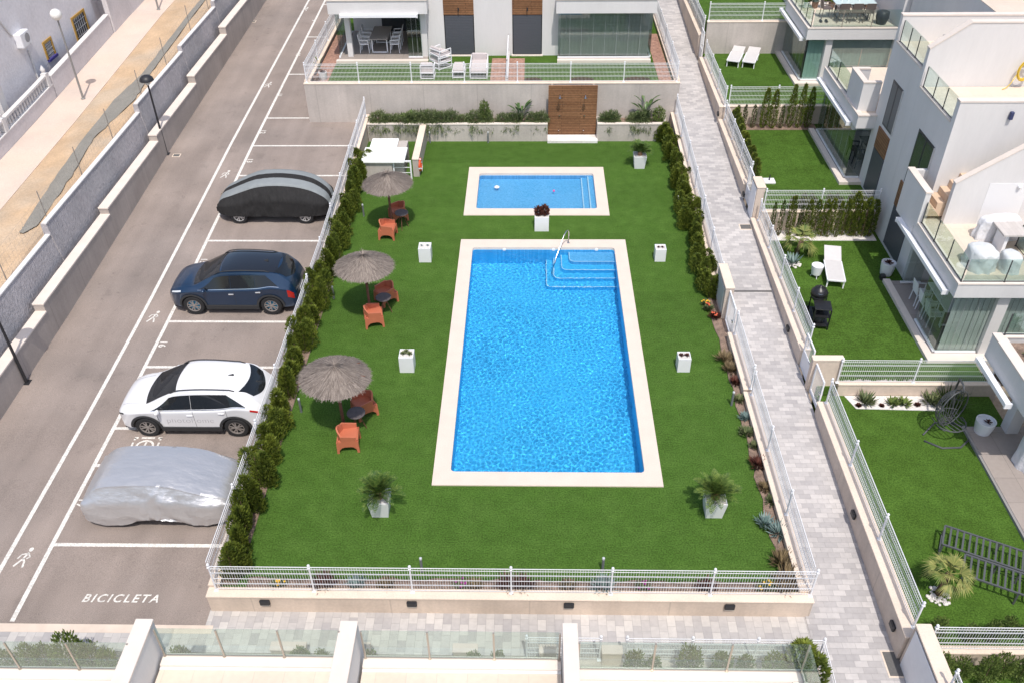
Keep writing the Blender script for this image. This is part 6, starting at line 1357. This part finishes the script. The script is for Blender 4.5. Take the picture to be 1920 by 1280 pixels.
for q in (2, 4, 6, 8, 10): m.tube([(.5*math.sin(a*.2)*math.sin(q*.262), .12+.38*math.cos(a*.2)*math.sin(q*.262), 1.0-.62*math.cos(q*.262)) for a in range(-6, 7)], .011, 5, False)
m.tube([(.52*math.cos(a*.3927), .12, 1.0+.64*math.sin(a*.3927)) for a in range(17)], .022, 6, False); obj('basket', m, DK, t, True)
m = MB()
for k in range(7): x = lerp(-.42, .42, k/6); m.tube([(x, .35, .6), (x, 0, .48), (x, -.35*(1-(x/.6)**2), .52)], .012, 5)
m.tube([(.46*math.sin(a*.25), .1-.48*math.cos(a*.25), .53) for a in range(-6, 7)], .02, 6); obj('seat', m, DK, t, True)
t = round_pot('white round pot with pebbles at the brown terrace edge', (13.3, 18.95, -.03), .28, .45, WHITE_P); rosette('pot_plant', 'small dark plant in the white pot on the brown terrace', (13.33, 18.9, .38), .15, L_RED, 16, 8)
tuft('sparse_bush', 'thin dark sparse bush in the shade behind the hanging chair', (12.75, 20.1, -.1), .4, .8, L_CYP2, 110, 91, None, .02)
# dark slatted folding frame lying on the lawn
t = thing('slatted_daybed', 'dark grey slatted garden bed frame standing on the lower right lawn', 'daybed frame', (11.6, 13.9, -.12), R(-26)); DG = mat('dark_grey_metal', (.09, .095, .10), .5); m = MB(); rr_ = []
def slatrow(y0, y1, x0, x1, z0, z1, n, nm):
    m = MB(); m.bar((x0, y0, z0), (x1, y0, z1), .04); m.bar((x0, y1, z0), (x1, y1, z1), .04)
    for k in range(n+1): f = k/n; m.bar((lerp(x0, x1, f), y0, lerp(z0, z1, f)), (lerp(x0, x1, f), y1, lerp(z0, z1, f)), .045, .02)
    obj(nm, m, DG, t)
slatrow(.05, .72, -1.3, 1.0, .42, .42, 15, 'slat_panel'); slatrow(-.7, -.03, -.75, 1.6, .42, .42, 15, 'slat_panel'); slatrow(.05, .7, 1.0, 1.55, .42, .85, 5, 'raised_back'); 
m = MB()
for x in (-1.28, 0, 1.3):
    for y in (.05, .72): m.bar((x, y, 0), (x, y, .42), .04)
for x in (-.73, .5, 1.55):
    for y in (-.7, -.03): m.bar((x, y, 0), (x, y, .42), .04)
m.bar((-1.28, .05, .05), (-1.28, .72, .05), .04); obj('legs', m, DG, t)
sheet('covered_chair', 'white cloth cover with dark cord over a hanging chair on the lowest terrace', (14.15, 17.6, -.02), .9, .9, 2.1, SHEETW, 9, 0, 2.2)
tuft('balcony_plant', 'bright green plant in the balcony planter at the right edge', (13.75, 18.9, 2.85), .3, .35, L_BUSH, 120, 77, None, .035); 
# small finds in the near front gardens
t = thing('patio_stone', 'round brown stones set in the paving behind the near balustrades', 'stones', (-5.65, 11.1, -.4))
for i, (x, y, r) in enumerate(((-.1, .1, .1), (.12, .0, .1), (.0, -.05, .07))): obj('stone', MB().ball((x, y, .05), r, 10, 6, sz=.6), mat('tan_stone', (.35, .26, .18), .8, var=.2, vs=9), t, True)
t = round_pot('terracotta bowl with pale plant on the low pillar behind the near balustrades', (-4.05, 11.1, .15), .14, .16, TERRA); rosette('pot_plant', 'pale pink plant in the terracotta bowl', (-4.05, 11.1, .3), .12, L_GREY, 14, 12)
# ================================================================ CARS
TYRE = mat('tyre_rubber', (.02, .02, .021), .8, var=.1, vs=20); RIMM = mat('alloy', (.6, .6, .6), .35, metal=.5); RIMD = mat('dark_alloy', (.34, .31, .29), .4, metal=.4)
CLAD = mat('black_cladding', (.035, .036, .038), .65); AGL = mat('car_glass', (.012, .014, .016), .05, spec=.6); LAMPR = mat('tail_red', (.45, .015, .01), .15, spec=.8); LAMPW = mat('headlamp', (.55, .58, .6), .1, spec=.8)
def sm(x): x = max(0, min(1, x)); return x*x*(3-2*x)
def crv(pts, x):
    """smooth interpolation through control points"""
    if x <= pts[0][0]: return pts[0][1]
    for i in range(len(pts)-1):
        x0, y0 = pts[i]; x1, y1 = pts[i+1]
        if x <= x1:
            t = (x-x0)/(x1-x0); m0 = (y1-(pts[i-1][1] if i else y0))/(x1-(pts[i-1][0] if i else x0)); nx_ = pts[i+2] if i+2 < len(pts) else pts[i+1]
            m1 = (nx_[1]-y0)/(nx_[0]-x0); h = x1-x0; return (2*t**3-3*t*t+1)*y0+(t**3-2*t*t+t)*h*m0+(-2*t**3+3*t*t)*y1+(t**3-t*t)*h*m1
    return pts[-1][1]
class Car:
    """front at +x. top: centreline height, roofw: half width of the top surface, belt: shoulder height, halfw: widest half width"""
    def __init__(s, L, W, wb, wr, top, belt, tw, plan): s.L, s.W, s.wb, s.wr, s.top, s.belt, s.tw, s.plan = L, W, wb, wr, top, belt, tw, plan; s.ax = (wb/2, -wb/2); s.sill = .30
    def bot(s, x):
        z = s.sill
        for a in s.ax:
            d = abs(x-a); Rr = s.wr+.065
            if d < Rr: z = max(z, s.wr+math.sqrt(Rr*Rr-d*d)*.98)
        return z
    def pt(s, x, v):
        """v 0 centreline top .. 1 lower edge; body section"""
        hw = s.W/2*crv(s.plan, x); zt = crv(s.top, x); zb = min(crv(s.belt, x), zt-.01); tw = min(crv(s.tw, x)*s.W/2, hw*.985); zbot = s.bot(x)
        if v < .4: u = v/.4; return (x, tw*u, zt-.05*u**2.4*(1 if zt > 1.2 else 1.0)-.0)
        if v < .46: u = (v-.4)/.06; e = .5-.5*math.cos(math.pi*u); return (x, tw+(hw-tw)*.10*e, zt-.05-(zt-.05-zb)*.12*u)
        if v < .68: u = (v-.46)/.22; zr = zt-.05-(zt-.05-zb)*.12; yr = tw+(hw-tw)*.10; return (x, lerp(yr, hw*.965, u), lerp(zr, zb, u))
        if v < .74: u = (v-.68)/.06; return (x, lerp(hw*.965, hw, math.sin(u*math.pi/2)), zb-.07*u)
        u = (v-.74)/.26; z = lerp(zb-.07, zbot, u); return (x, hw*(1-.035*u*u-.012*math.sin(u*math.pi)), z)
    def body(s, t, paint, nx=90, nv=34):
        vs = [0, .08, .16, .24, .3, .35, .38, .4, .42, .44, .46, .5, .55, .6, .64, .68, .695, .71, .725, .74]+[.74+.26*k/12 for k in range(1, 13)]
        m = MB(); n = len(vs); xa, xb = s.L/2, -s.L/2; rows = []
        for i in range(nx+1):
            q = i/nx; x = lerp(xa, xb, q); rows.append([s.pt(x, v) for v in reversed(vs)]+[(p[0], -p[1], p[2]) for p in [s.pt(x, v) for v in vs[1:]]])
        k = len(rows[0]); m.add([p for r in rows for p in r], [(i*k+j, i*k+j+1, (i+1)*k+j+1, (i+1)*k+j) for i in range(nx) for j in range(k-1)])
        m.f.append(tuple(range(k))[::-1]); m.m.append(0); m.f.append(tuple(nx*k+j for j in range(k))); m.m.append(0)
        return obj('body', m, paint, t, 35)
    def patch(s, fn, nu, nv, off=.006, side=1):
        """panel lying on the body skin: fn(u,w)->(x,v)"""
        m = MB()
        def g(u, w_):
            x, v = fn(u, w_); p = Vector(s.pt(x, v)); a = Vector(s.pt(x+.02, v))-Vector(s.pt(x-.02, v)); b = Vector(s.pt(x, min(1, v+.01)))-Vector(s.pt(x, max(0, v-.01))); nn = a.cross(b)
            if nn.length < 1e-9: nn = Vector((0, 0, 1))
            nn.normalize();
            if nn.z < 0 and v < .5 or nn.y < 0 and v >= .5: nn = -nn
            p = p+nn*off; return (p.x, p.y*side, p.z)
        m.grid(g, nu, nv); return m
def wheel(t, x, y, r, rim, side, spokes=5, hub=None, w_=.22):
    m = MB(); pr = [(r*.62, -w_/2), (r*.93, -w_/2), (r, -w_/2+.03), (r, w_/2-.03), (r*.93, w_/2), (r*.66, w_/2), (r*.64, w_/2-.03), (r*.62, -.02)]
    m.lathe(pr, 32, caps=False); mm = Matrix.Rotation(R(-90*side), 4, 'X') if side > 0 else Matrix.Rotation(R(90), 4, 'X')
    q = MB().merge(m, mm); o = obj('wheel', q, TYRE, t, 40, loc=(x, y, r)); d = MB()
    d.lathe([(r*.66, w_/2-.02), (r*.66, w_/2-.005), (r*.6, w_/2-.005), (r*.6, w_/2-.05)], 32, caps=False); f = w_/2-.012
    for k in range(spokes):
        a = 2*math.pi*k/spokes
        for da in (-.16, .16): d.hexa([tuple(Matrix.Rotation(a, 3, 'Z') @ Vector(c)) for c in ((.03, -.012, f-.03), (r*.62, da*r-.014, f-.03), (r*.62, da*r+.014, f-.03), (.03, .012, f-.03), (.03, -.02, f), (r*.62, da*r-.02, f-.01), (r*.62, da*r+.02, f-.01), (.03, .02, f))])
    d.lathe([(.05, f-.02), (.05, f+.004), (.02, f+.01)], 14); obj('rim', MB().merge(d, mm), rim, o)
    k = MB(); k.lathe([(.01, 0), (r*.6, 0), (r*.6, .01), (.01, .01)], 24, (0, 0, .005)); obj('brake_disc', MB().merge(k, mm), mat('brake', (.015, .015, .016), .5) if not hub else hub, o)
    return o
def build_car(name, label, p, rz, C, paint, roof=None, rim=RIMM, hub=None, rails=True, spoiler=True, g=None, tail='slim'):
    t = thing(name, label, 'car', p, rz); C.body(t, paint); h = C.L/2
    u = MB(); u.box(-h+.15, h-.15, -C.W/2+.2, C.W/2-.2, .2, .62); obj('underbody', u, CLAD, t)
    # sills, arches and bumper feet in black cladding
    for sd_ in (1, -1):
        for a in C.ax:
            m = MB(); Rr = C.wr+.065; vs = []; K = 18
            for k in range(K+1):
                th = math.pi*k/K; 
                for rr_, oy in ((Rr-.005, .0), (Rr-.005, .014), (Rr+.07, .012), (Rr+.07, .0)): x = a+rr_*math.cos(th); z = C.wr+rr_*math.sin(th)*.98; yy = C.W/2*crv(C.plan, x)*(1-.01)+oy; vs.append((x, sd_*yy, z))
            m.add(vs, [(k*4+j, k*4+(j+1) % 4, (k+1)*4+(j+1) % 4, (k+1)*4+j) for k in range(K) for j in range(4)]); obj('wheel_arch', m, CLAD, t, 40)
        a0, a1 = C.ax[1]+C.wr+.07, C.ax[0]-C.wr-.07; obj('sill', MB().hexa([(a0, sd_*(C.W/2-.12), .2), (a1, sd_*(C.W/2-.12), .2), (a1, sd_*(C.W/2-.02), .22), (a0, sd_*(C.W/2-.02), .22), (a0, sd_*(C.W/2-.12), .42), (a1, sd_*(C.W/2-.12), .42), (a1, sd_*(C.W/2+.004), .40), (a0, sd_*(C.W/2+.004), .40)]), CLAD, t)
        sw = g['side']; 
        for (x0, x1, xt0, xt1) in sw:
            m = C.patch(lambda uu, ww: (lerp(lerp(x0, x1, uu), lerp(xt0, xt1, uu), 1-ww), lerp(.475, .665, ww)), 14, 6, .007, sd_); obj('side_window', m, AGL, t, 40)
        m = C.patch(lambda uu, ww: (lerp(g['belt'][0], g['belt'][1], uu), lerp(.672, .682, ww)), 30, 1, .010, sd_); obj('window_trim', m, mat('chrome', (.7, .7, .72), .15, metal=1), t, 40)
        if rails: m = MB(); pts = [C.pt(lerp(g['rail'][0], g['rail'][1], k/12), .385) for k in range(13)]; m.tube([(q[0], q[1]*sd_, q[2]+(.045 if 0 < i < 12 else .0)) for i, q in enumerate(pts)], .018, 6); obj('roof_rail', m, CLAD, t, True)
        mx = g['mirror']; q = C.pt(mx, .68); m = MB(); m.ball((mx, sd_*(q[1]+.13), q[2]+.05), .09, 12, 8, sx=.8, sy=1.25, sz=.8); m.tube([(mx, sd_*q[1], q[2]), (mx, sd_*(q[1]+.12), q[2]+.03)], .025, 6); obj('mirror', m, paint, t, True)
        for hx in g['handle']: q = C.pt(hx, .78); obj('door_handle', MB().bbox(hx-.09, hx+.09, min(sd_*(q[1]-.01), sd_*(q[1]+.025)), max(sd_*(q[1]-.01), sd_*(q[1]+.025)), q[2]-.02, q[2]+.015, .008), paint if name == 'white_car' else RIMM, t)
        # door seams
        for dx in g['door']:
            m = C.patch(lambda uu, ww: (dx+(uu-.5)*.010, lerp(.70, .965, ww)), 1, 10, .003, sd_); obj('door_seam', m, CLAD, t)
        hl = g['head']; m = C.patch(lambda uu, ww: (lerp(hl[0], hl[1], uu), lerp(hl[2], hl[3], ww)), 6, 4, .008, sd_); obj('headlight', m, LAMPW if tail != 'slim' else mat('smoked_lamp', (.06, .065, .07), .1), t, 40)
        tl = g['tail']; m = C.patch(lambda uu, ww: (lerp(tl[0], tl[1], uu), lerp(tl[2], tl[3], ww)), 6, 4, .010, sd_); obj('tail_light', m, LAMPR, t, 40)
        for a in C.ax: wheel(t, a, sd_*(C.W/2-.12), C.wr, rim, sd_, 5, hub)
        for a in C.ax: obj('wheel_well', MB().tube([(a, sd_*(C.W/2-.4), C.wr), (a, sd_*(C.W/2-.24), C.wr)], C.wr+.055, 24), CLAD, t)
    ws = g['wind']; 
    def wf(uu, ww): s2 = (uu-.5)*2; return ws, s2
    def cross(x0, x1, vmax0, vmax1, name_, m_, off=.007, nu=16, nw=10):
        m = MB(); 
        def gg(u, w_):
            x = lerp(x0, x1, w_); s2 = (u-.5)*2; v = abs(s2)*lerp(vmax0, vmax1, w_); x -= (s2*s2)*(.10 if x0 > 0 else .17)*(1 if x0 > 0 else -1)*(1 if x0 > x1 or x0 > 0 else 1); q = Vector(C.pt(x, v)); a = Vector(C.pt(x+.02, v))-Vector(C.pt(x-.02, v)); nn = Vector((a.z*-1, 0, a.x)); nn = nn if nn.z > 0 else -nn; nn.normalize(); q += nn*off; return (q.x, q.y*(1 if s2 >= 0 else -1), q.z)
        m.grid(gg, nu, nw); return obj(name_, m, m_, t, 40)
    cross(ws[0], ws[1], .37, .385, 'windshield', AGL); rw = g['rear']; cross(rw[0], rw[1], .385, .34, 'rear_window', AGL)
    if roof: cross(g['roofp'][0], g['roofp'][1], .38, .38, 'roof_panel', roof, .005)
    hz = C.pt(g['hoodx'], .2)
    for k in (-1, 1): m = MB(); m.grid(lambda u, w_: (lerp(g['hood'][0], g['hood'][1], u), k*(lerp(.36, .42, u)*C.W*.8+w_*.008), C.pt(lerp(g['hood'][0], g['hood'][1], u), .30)[2]+.004), 10, 1); obj('hood_seam', m, CLAD, t)
    obj('front_bumper_trim', MB().hexa([(h-.25, -C.W*.38, .2), (h-.03, -C.W*.24, .22), (h-.03, C.W*.24, .22), (h-.25, C.W*.38, .2), (h-.2, -C.W*.39, .36), (h+.0, -C.W*.24, .36), (h+.0, C.W*.24, .36), (h-.2, C.W*.39, .36)]), CLAD, t)
    obj('grille', MB().box(h-.05, h+.006, -C.W*.22, C.W*.22, .40, .56), CLAD, t); obj('rear_bumper_trim', MB().box(-h-.015, -h+.25, -C.W*.36, C.W*.36, .22, .48), CLAD, t); obj('number_plate', MB().box(-h-.03, -h-.015, -.25, .25, .6, .71), WHITE, t)
    m = MB(); fx = g['fin']; q = C.pt(fx, 0); m.add([(fx+.1, -.02, q[2]), (fx+.1, .02, q[2]), (fx-.08, .02, q[2]), (fx-.08, -.02, q[2]), (fx-.08, 0, q[2]+.07)], [(0, 1, 4), (1, 2, 4), (2, 3, 4), (3, 0, 4)]); obj('antenna_fin', m, CLAD, t)
    if False: sx = g['spoil']; q = C.pt(sx, 0); m = MB(); w2 = C.pt(sx, .4)[1]*.96; m.hexa([(sx+.18, -w2, q[2]-.03), (sx-.16, -w2, q[2]-.075), (sx-.16, w2, q[2]-.075), (sx+.18, w2, q[2]-.03), (sx+.18, -w2, q[2]+.012), (sx-.18, -w2, q[2]-.03), (sx-.18, w2, q[2]-.03), (sx+.18, w2, q[2]+.012)]); obj('spoiler', m, roof or paint, t)
    return t
PW = mat('white_car_paint', (.76, .76, .765), .25, coat=1., spec=.5); PB = mat('blue_car_paint', (.006, .030, .075), .28, coat=1., metal=.35, spec=.6); PBR = mat('black_roof', (.012, .013, .016), .15, coat=1.)
T_W = [(-2.25, .86), (-2.21, 1.06), (-2.12, 1.18), (-1.96, 1.36), (-1.70, 1.575), (-1.0, 1.66), (-.2, 1.68), (.3, 1.62), (.75, 1.43), (1.2, 1.2), (1.42, 1.13), (1.8, 1.06), (2.05, .97), (2.18, .86), (2.25, .66)]
B_W = [(-2.25, .82), (-2.05, 1.02), (-1.5, 1.16), (-1.0, 1.09), (0, 1.05), (1.0, 1.02), (1.4, 1.0), (1.9, .92), (2.15, .82), (2.25, .62)]
TW_W = [(-2.25, .74), (-2.0, .72), (-1.5, .72), (0, .77), (.5, .76), (1.1, .82), (1.5, .84), (2.0, .74), (2.25, .62)]
PL_W = [(-2.25, .78), (-2.15, .88), (-1.8, .97), (-1.2, 1.0), (1.2, 1.0), (1.75, .97), (2.0, .89), (2.14, .78), (2.25, .58)]
gw = dict(side=[(1.08, -.135, .5, -.135), (-.145, -1.76, -.145, -1.2)], belt=(1.1, -1.74), rail=(.45, -1.45), mirror=.85, handle=(-.05, -1.0), door=(.92, -.16, -1.15), head=(2.2, 1.95, .70, .74), tail=(-1.86, -2.2, .70, .745), wind=(1.34, .36), rear=(-1.73, -2.12), hoodx=1.6, hood=(2.05, 1.42), fin=-1.2, spoil=-1.44)
CW = Car(4.5, 1.87, 2.68, .36, T_W, B_W, TW_W, PL_W)
wc = build_car('white_car', 'white compact utility car parked facing the drive, lettering on its doors', (-10.10, 19.83, -.385), math.pi, CW, PW, rim=RIMD, g=gw)
T_B = [(-2.27, .88), (-2.23, 1.0), (-2.14, 1.2), (-1.98, 1.39), (-1.72, 1.59), (-1.0, 1.67), (-.2, 1.69), (.3, 1.63), (.75, 1.42), (1.15, 1.21), (1.36, 1.14), (1.75, 1.07), (2.05, .98), (2.2, .86), (2.27, .66)]
CB = Car(4.54, 1.86, 2.73, .365, T_B, B_W, TW_W, PL_W)
gb = dict(gw); gb.update(side=[(1.08, -.075, .5, -.075), (-.085, -.925, -.085, -.925), (-.935, -1.72, -.935, -1.3)], roofp=(.3, -1.66), head=(2.05, 1.7, .62, .70), tail=(-2.0, -2.2, .71, .84), rear=(-1.75, -2.14), spoil=-1.54)
bc = build_car('blue_car', 'dark metallic blue utility car with black roof parked facing the drive', (-10.42, 25.72, -.19), math.pi, CB, PB, roof=PBR, rim=RIMD, hub=mat('cyan_caliper', (.02, .3, .5), .4), g=gb, tail='clear')
def door_text(root, C, s, x, v, size, col, sp=1.0):
    me = text_mesh(s, size, 0, spacing=sp, offset=-.008); me.materials.clear(); me.materials.append(col); q = C.pt(x, v); o = bpy.data.objects.new('lettering', me); COL.objects.link(o); o.parent = root
    o.matrix_local = Matrix.Translation((x, q[1]+.004, q[2])) @ Matrix.Rotation(math.pi, 4, 'Z') @ Matrix.Rotation(math.pi/2, 4, 'X')
INK = mat('lettering_grey', (.24, .22, .23), .6)
door_text(wc, CW, 'photohome', -.02, .86, .29, INK, 1.05); door_text(wc, CW, 'photo and video for homes', -.05, .745, .055, INK) if False else None
# ---- covered cars
def cover_cloth(name, label, p, rz, C, mats, zb, bulge, wr_, seed, bands=None, nose=0, arch=True):
    t = thing(name, label, 'covered car', p, rz); vs = [0, .06, .12, .18, .24, .3, .35, .4, .43, .46, .5, .55, .6, .65, .7, .75, .8, .85, .9, .95, 1.0]; nx = 150; m = MB(); rows = []; h = C.L/2+bulge
    for i in range(nx+1):
        q = -math.cos(math.pi*i/nx)*-1; x = h*math.cos(math.pi*i/nx)*.35+h*(1-2*i/nx)*.65; row = []
        for sgn in (1, -1):
            for v in (reversed(vs) if sgn == 1 else vs[1:]):
                xc = max(-C.L/2+.01, min(C.L/2-.01, x)); b = Vector(C.pt(xc, min(v, .74) if v < .74 else .74)); e = max(0, abs(x)-C.L/2)/max(bulge, .01)
                if v > .68: u_ = (v-.68)/.32; b = Vector((xc, C.pt(xc, .74)[1]*(1+.0*u_), lerp(C.pt(xc, .68)[2], zb, u_)))
                b.x = x; b.y *= 1+bulge/C.W*1.6; hw = C.W/2
                if v <= .4: b.z += bulge*.35
                k = min(1, max(0, v-.3)/.3)
                wv = Vector((b.x*3.1+seed, b.y*3.1, b.z*3.1)); rd = MN.noise(wv)+.5*MN.noise(wv*2.7)
                tens = MN.noise((b.x*2.2+b.z*2.8+seed, b.z*1.2-b.x*.8, 1.5))*1.0+MN.noise((b.x*6.5-b.z*5.5, b.z*2.5+b.x*2, seed))*.6+MN.noise((b.x*15+b.z*9, b.z*5-b.x*4, seed+4))*.28
                a = wr_*(.45+1.5*math.exp(-((x-.25)/.75)**2))*(k*tens+.35*(1-k)*rd); b.y += a*k; b.z += a*(1-k)*.6
                if v > .9 and arch:
                    lift = max(0, 1-((abs(x)-C.wb/2)/.42)**2) if False else .5+.5*math.cos((x)/(C.wb/2)*math.pi); b.z += (v-.9)/.1*(lift*.26+.03*MN.noise((x*3, seed, 0)))
                fold = .0
                row.append((b.x, b.y*sgn, max(b.z, .02)))
        rows.append(row)
    k = len(rows[0]); nv = len(vs)
    # close nose and tail: pull the end rings to rounded ends
    m.add([q for r in rows for q in r], []);
    for i in range(nx):
        for j in range(k-1):
            jj = j if j < nv-1 else j; va = vs[nv-1-j] if j < nv-1 else vs[j-nv+1]; mi = 0
            vm = (vs[nv-1-j]+vs[nv-2-j])/2 if j < nv-1 else (vs[j-nv+1]+vs[j-nv+2])/2
            if bands: mi = bands(vm, rows[i][j][0])
            m.f.append((i*k+j, i*k+j+1, (i+1)*k+j+1, (i+1)*k+j)); m.m.append(mi)
    for i in (0, nx): f = tuple(i*k+j for j in range(k)); m.f.append(f[::-1] if i == 0 else f); m.m.append(0)
    obj('cover', m, mats, t, 60); return t
def endsq(pl, lo=.0): return pl
SIL = mat('silver_sheet', (.60, .595, .60), .36, metal=.6, var=.03, vs=2, bump=.04, bs=2.4, spec=.6, aniso=(.7, 1.5, 1.5)); CGREY = mat('grey_cover_cloth', (.24, .26, .265), .75, var=.06, vs=3, bump=.03, bs=5); CBLK = mat('black_cover_cloth', (.03, .029, .029), .85, spec=.15, var=.1, vs=3, bump=.05, bs=6, aniso=(2, 1, .5)); 
T_S = [(-2.3, .55), (-2.22, .9), (-2.0, 1.18), (-1.6, 1.45), (-1.0, 1.62), (-.2, 1.68), (.5, 1.62), (1.1, 1.42), (1.6, 1.2), (2.0, 1.0), (2.2, .75), (2.3, .45)]
PL_S = [(-2.3, .50), (-2.2, .74), (-1.95, .92), (-1.4, 1.0), (1.2, 1.0), (1.8, .94), (2.1, .78), (2.22, .64), (2.3, .45)]
# the silver car stands nose in: tall rear towards the drive
T_SV = [(-2.38, .62), (-2.3, .98), (-2.05, 1.3), (-1.6, 1.62), (-.9, 1.72), (-.1, 1.72), (.5, 1.68), (1.1, 1.52), (1.6, 1.32), (2.05, 1.12), (2.28, .86), (2.38, .55)]
PL_SV = [(-2.38, .74), (-2.3, .88), (-2.1, .98), (-1.4, 1.02), (1.2, 1.0), (1.8, .95), (2.15, .84), (2.28, .72), (2.38, .55)]
_k = 4.15/4.76; T_SV = [(x*_k, z) for x, z in T_SV]; PL_SV = [(x*_k, z) for x, z in PL_SV]
T_SV = [(x, z*.87) for x, z in T_SV]
CS = Car(4.15, 1.88, 2.55, .36, T_SV, [(-2.4, .9), (0, 1.08), (2.4, .75)], [(-2.38, .66), (-1.6, .76), (.3, .76), (1.2, .8), (2.38, .6)], PL_SV)
cover_cloth('covered_car', 'car wrapped in a shiny crumpled silver cover in the nearest bay', (-9.97, 16.36, -.43), 0, CS, [SIL], .16, .04, .034, 3)
t = bpy.data.objects['covered_car']
for a in CS.ax:
    for s_ in (-1, 1): wheel(t, a, s_*(CS.W/2-.22), .34, RIMD, s_)
CK = Car(4.55, 1.86, 2.66, .35, T_S, [(-2.3, .8), (-1.0, 1.12), (.6, 1.08), (2.3, .72)], [(-2.3, .5), (-1.6, .62), (0, .66), (1.2, .72), (2.3, .5)], PL_S)
def bnd(v, x): return 1 if v < .15 else (0 if v < .45 else 1)
t2 = cover_cloth('covered_car', 'car under a fitted black cover with two grey stripes, wheels showing', (-10.33, 31.45, .08), math.pi, CK, [CGREY, CBLK], .36, .03, .034, 8, bnd, arch=False)
for a in CK.ax:
    for s_ in (-1, 1): wheel(t2, a, s_*(CK.W/2-.13), .34, RIMM, s_)
obj('cover_logo', CK.patch(lambda u, w_: (lerp(2.1, 2.22, u), lerp(.05, .2, w_)), 3, 3, .05, -1), mat('yellow_tag', (.65, .58, .05), .5), t2)
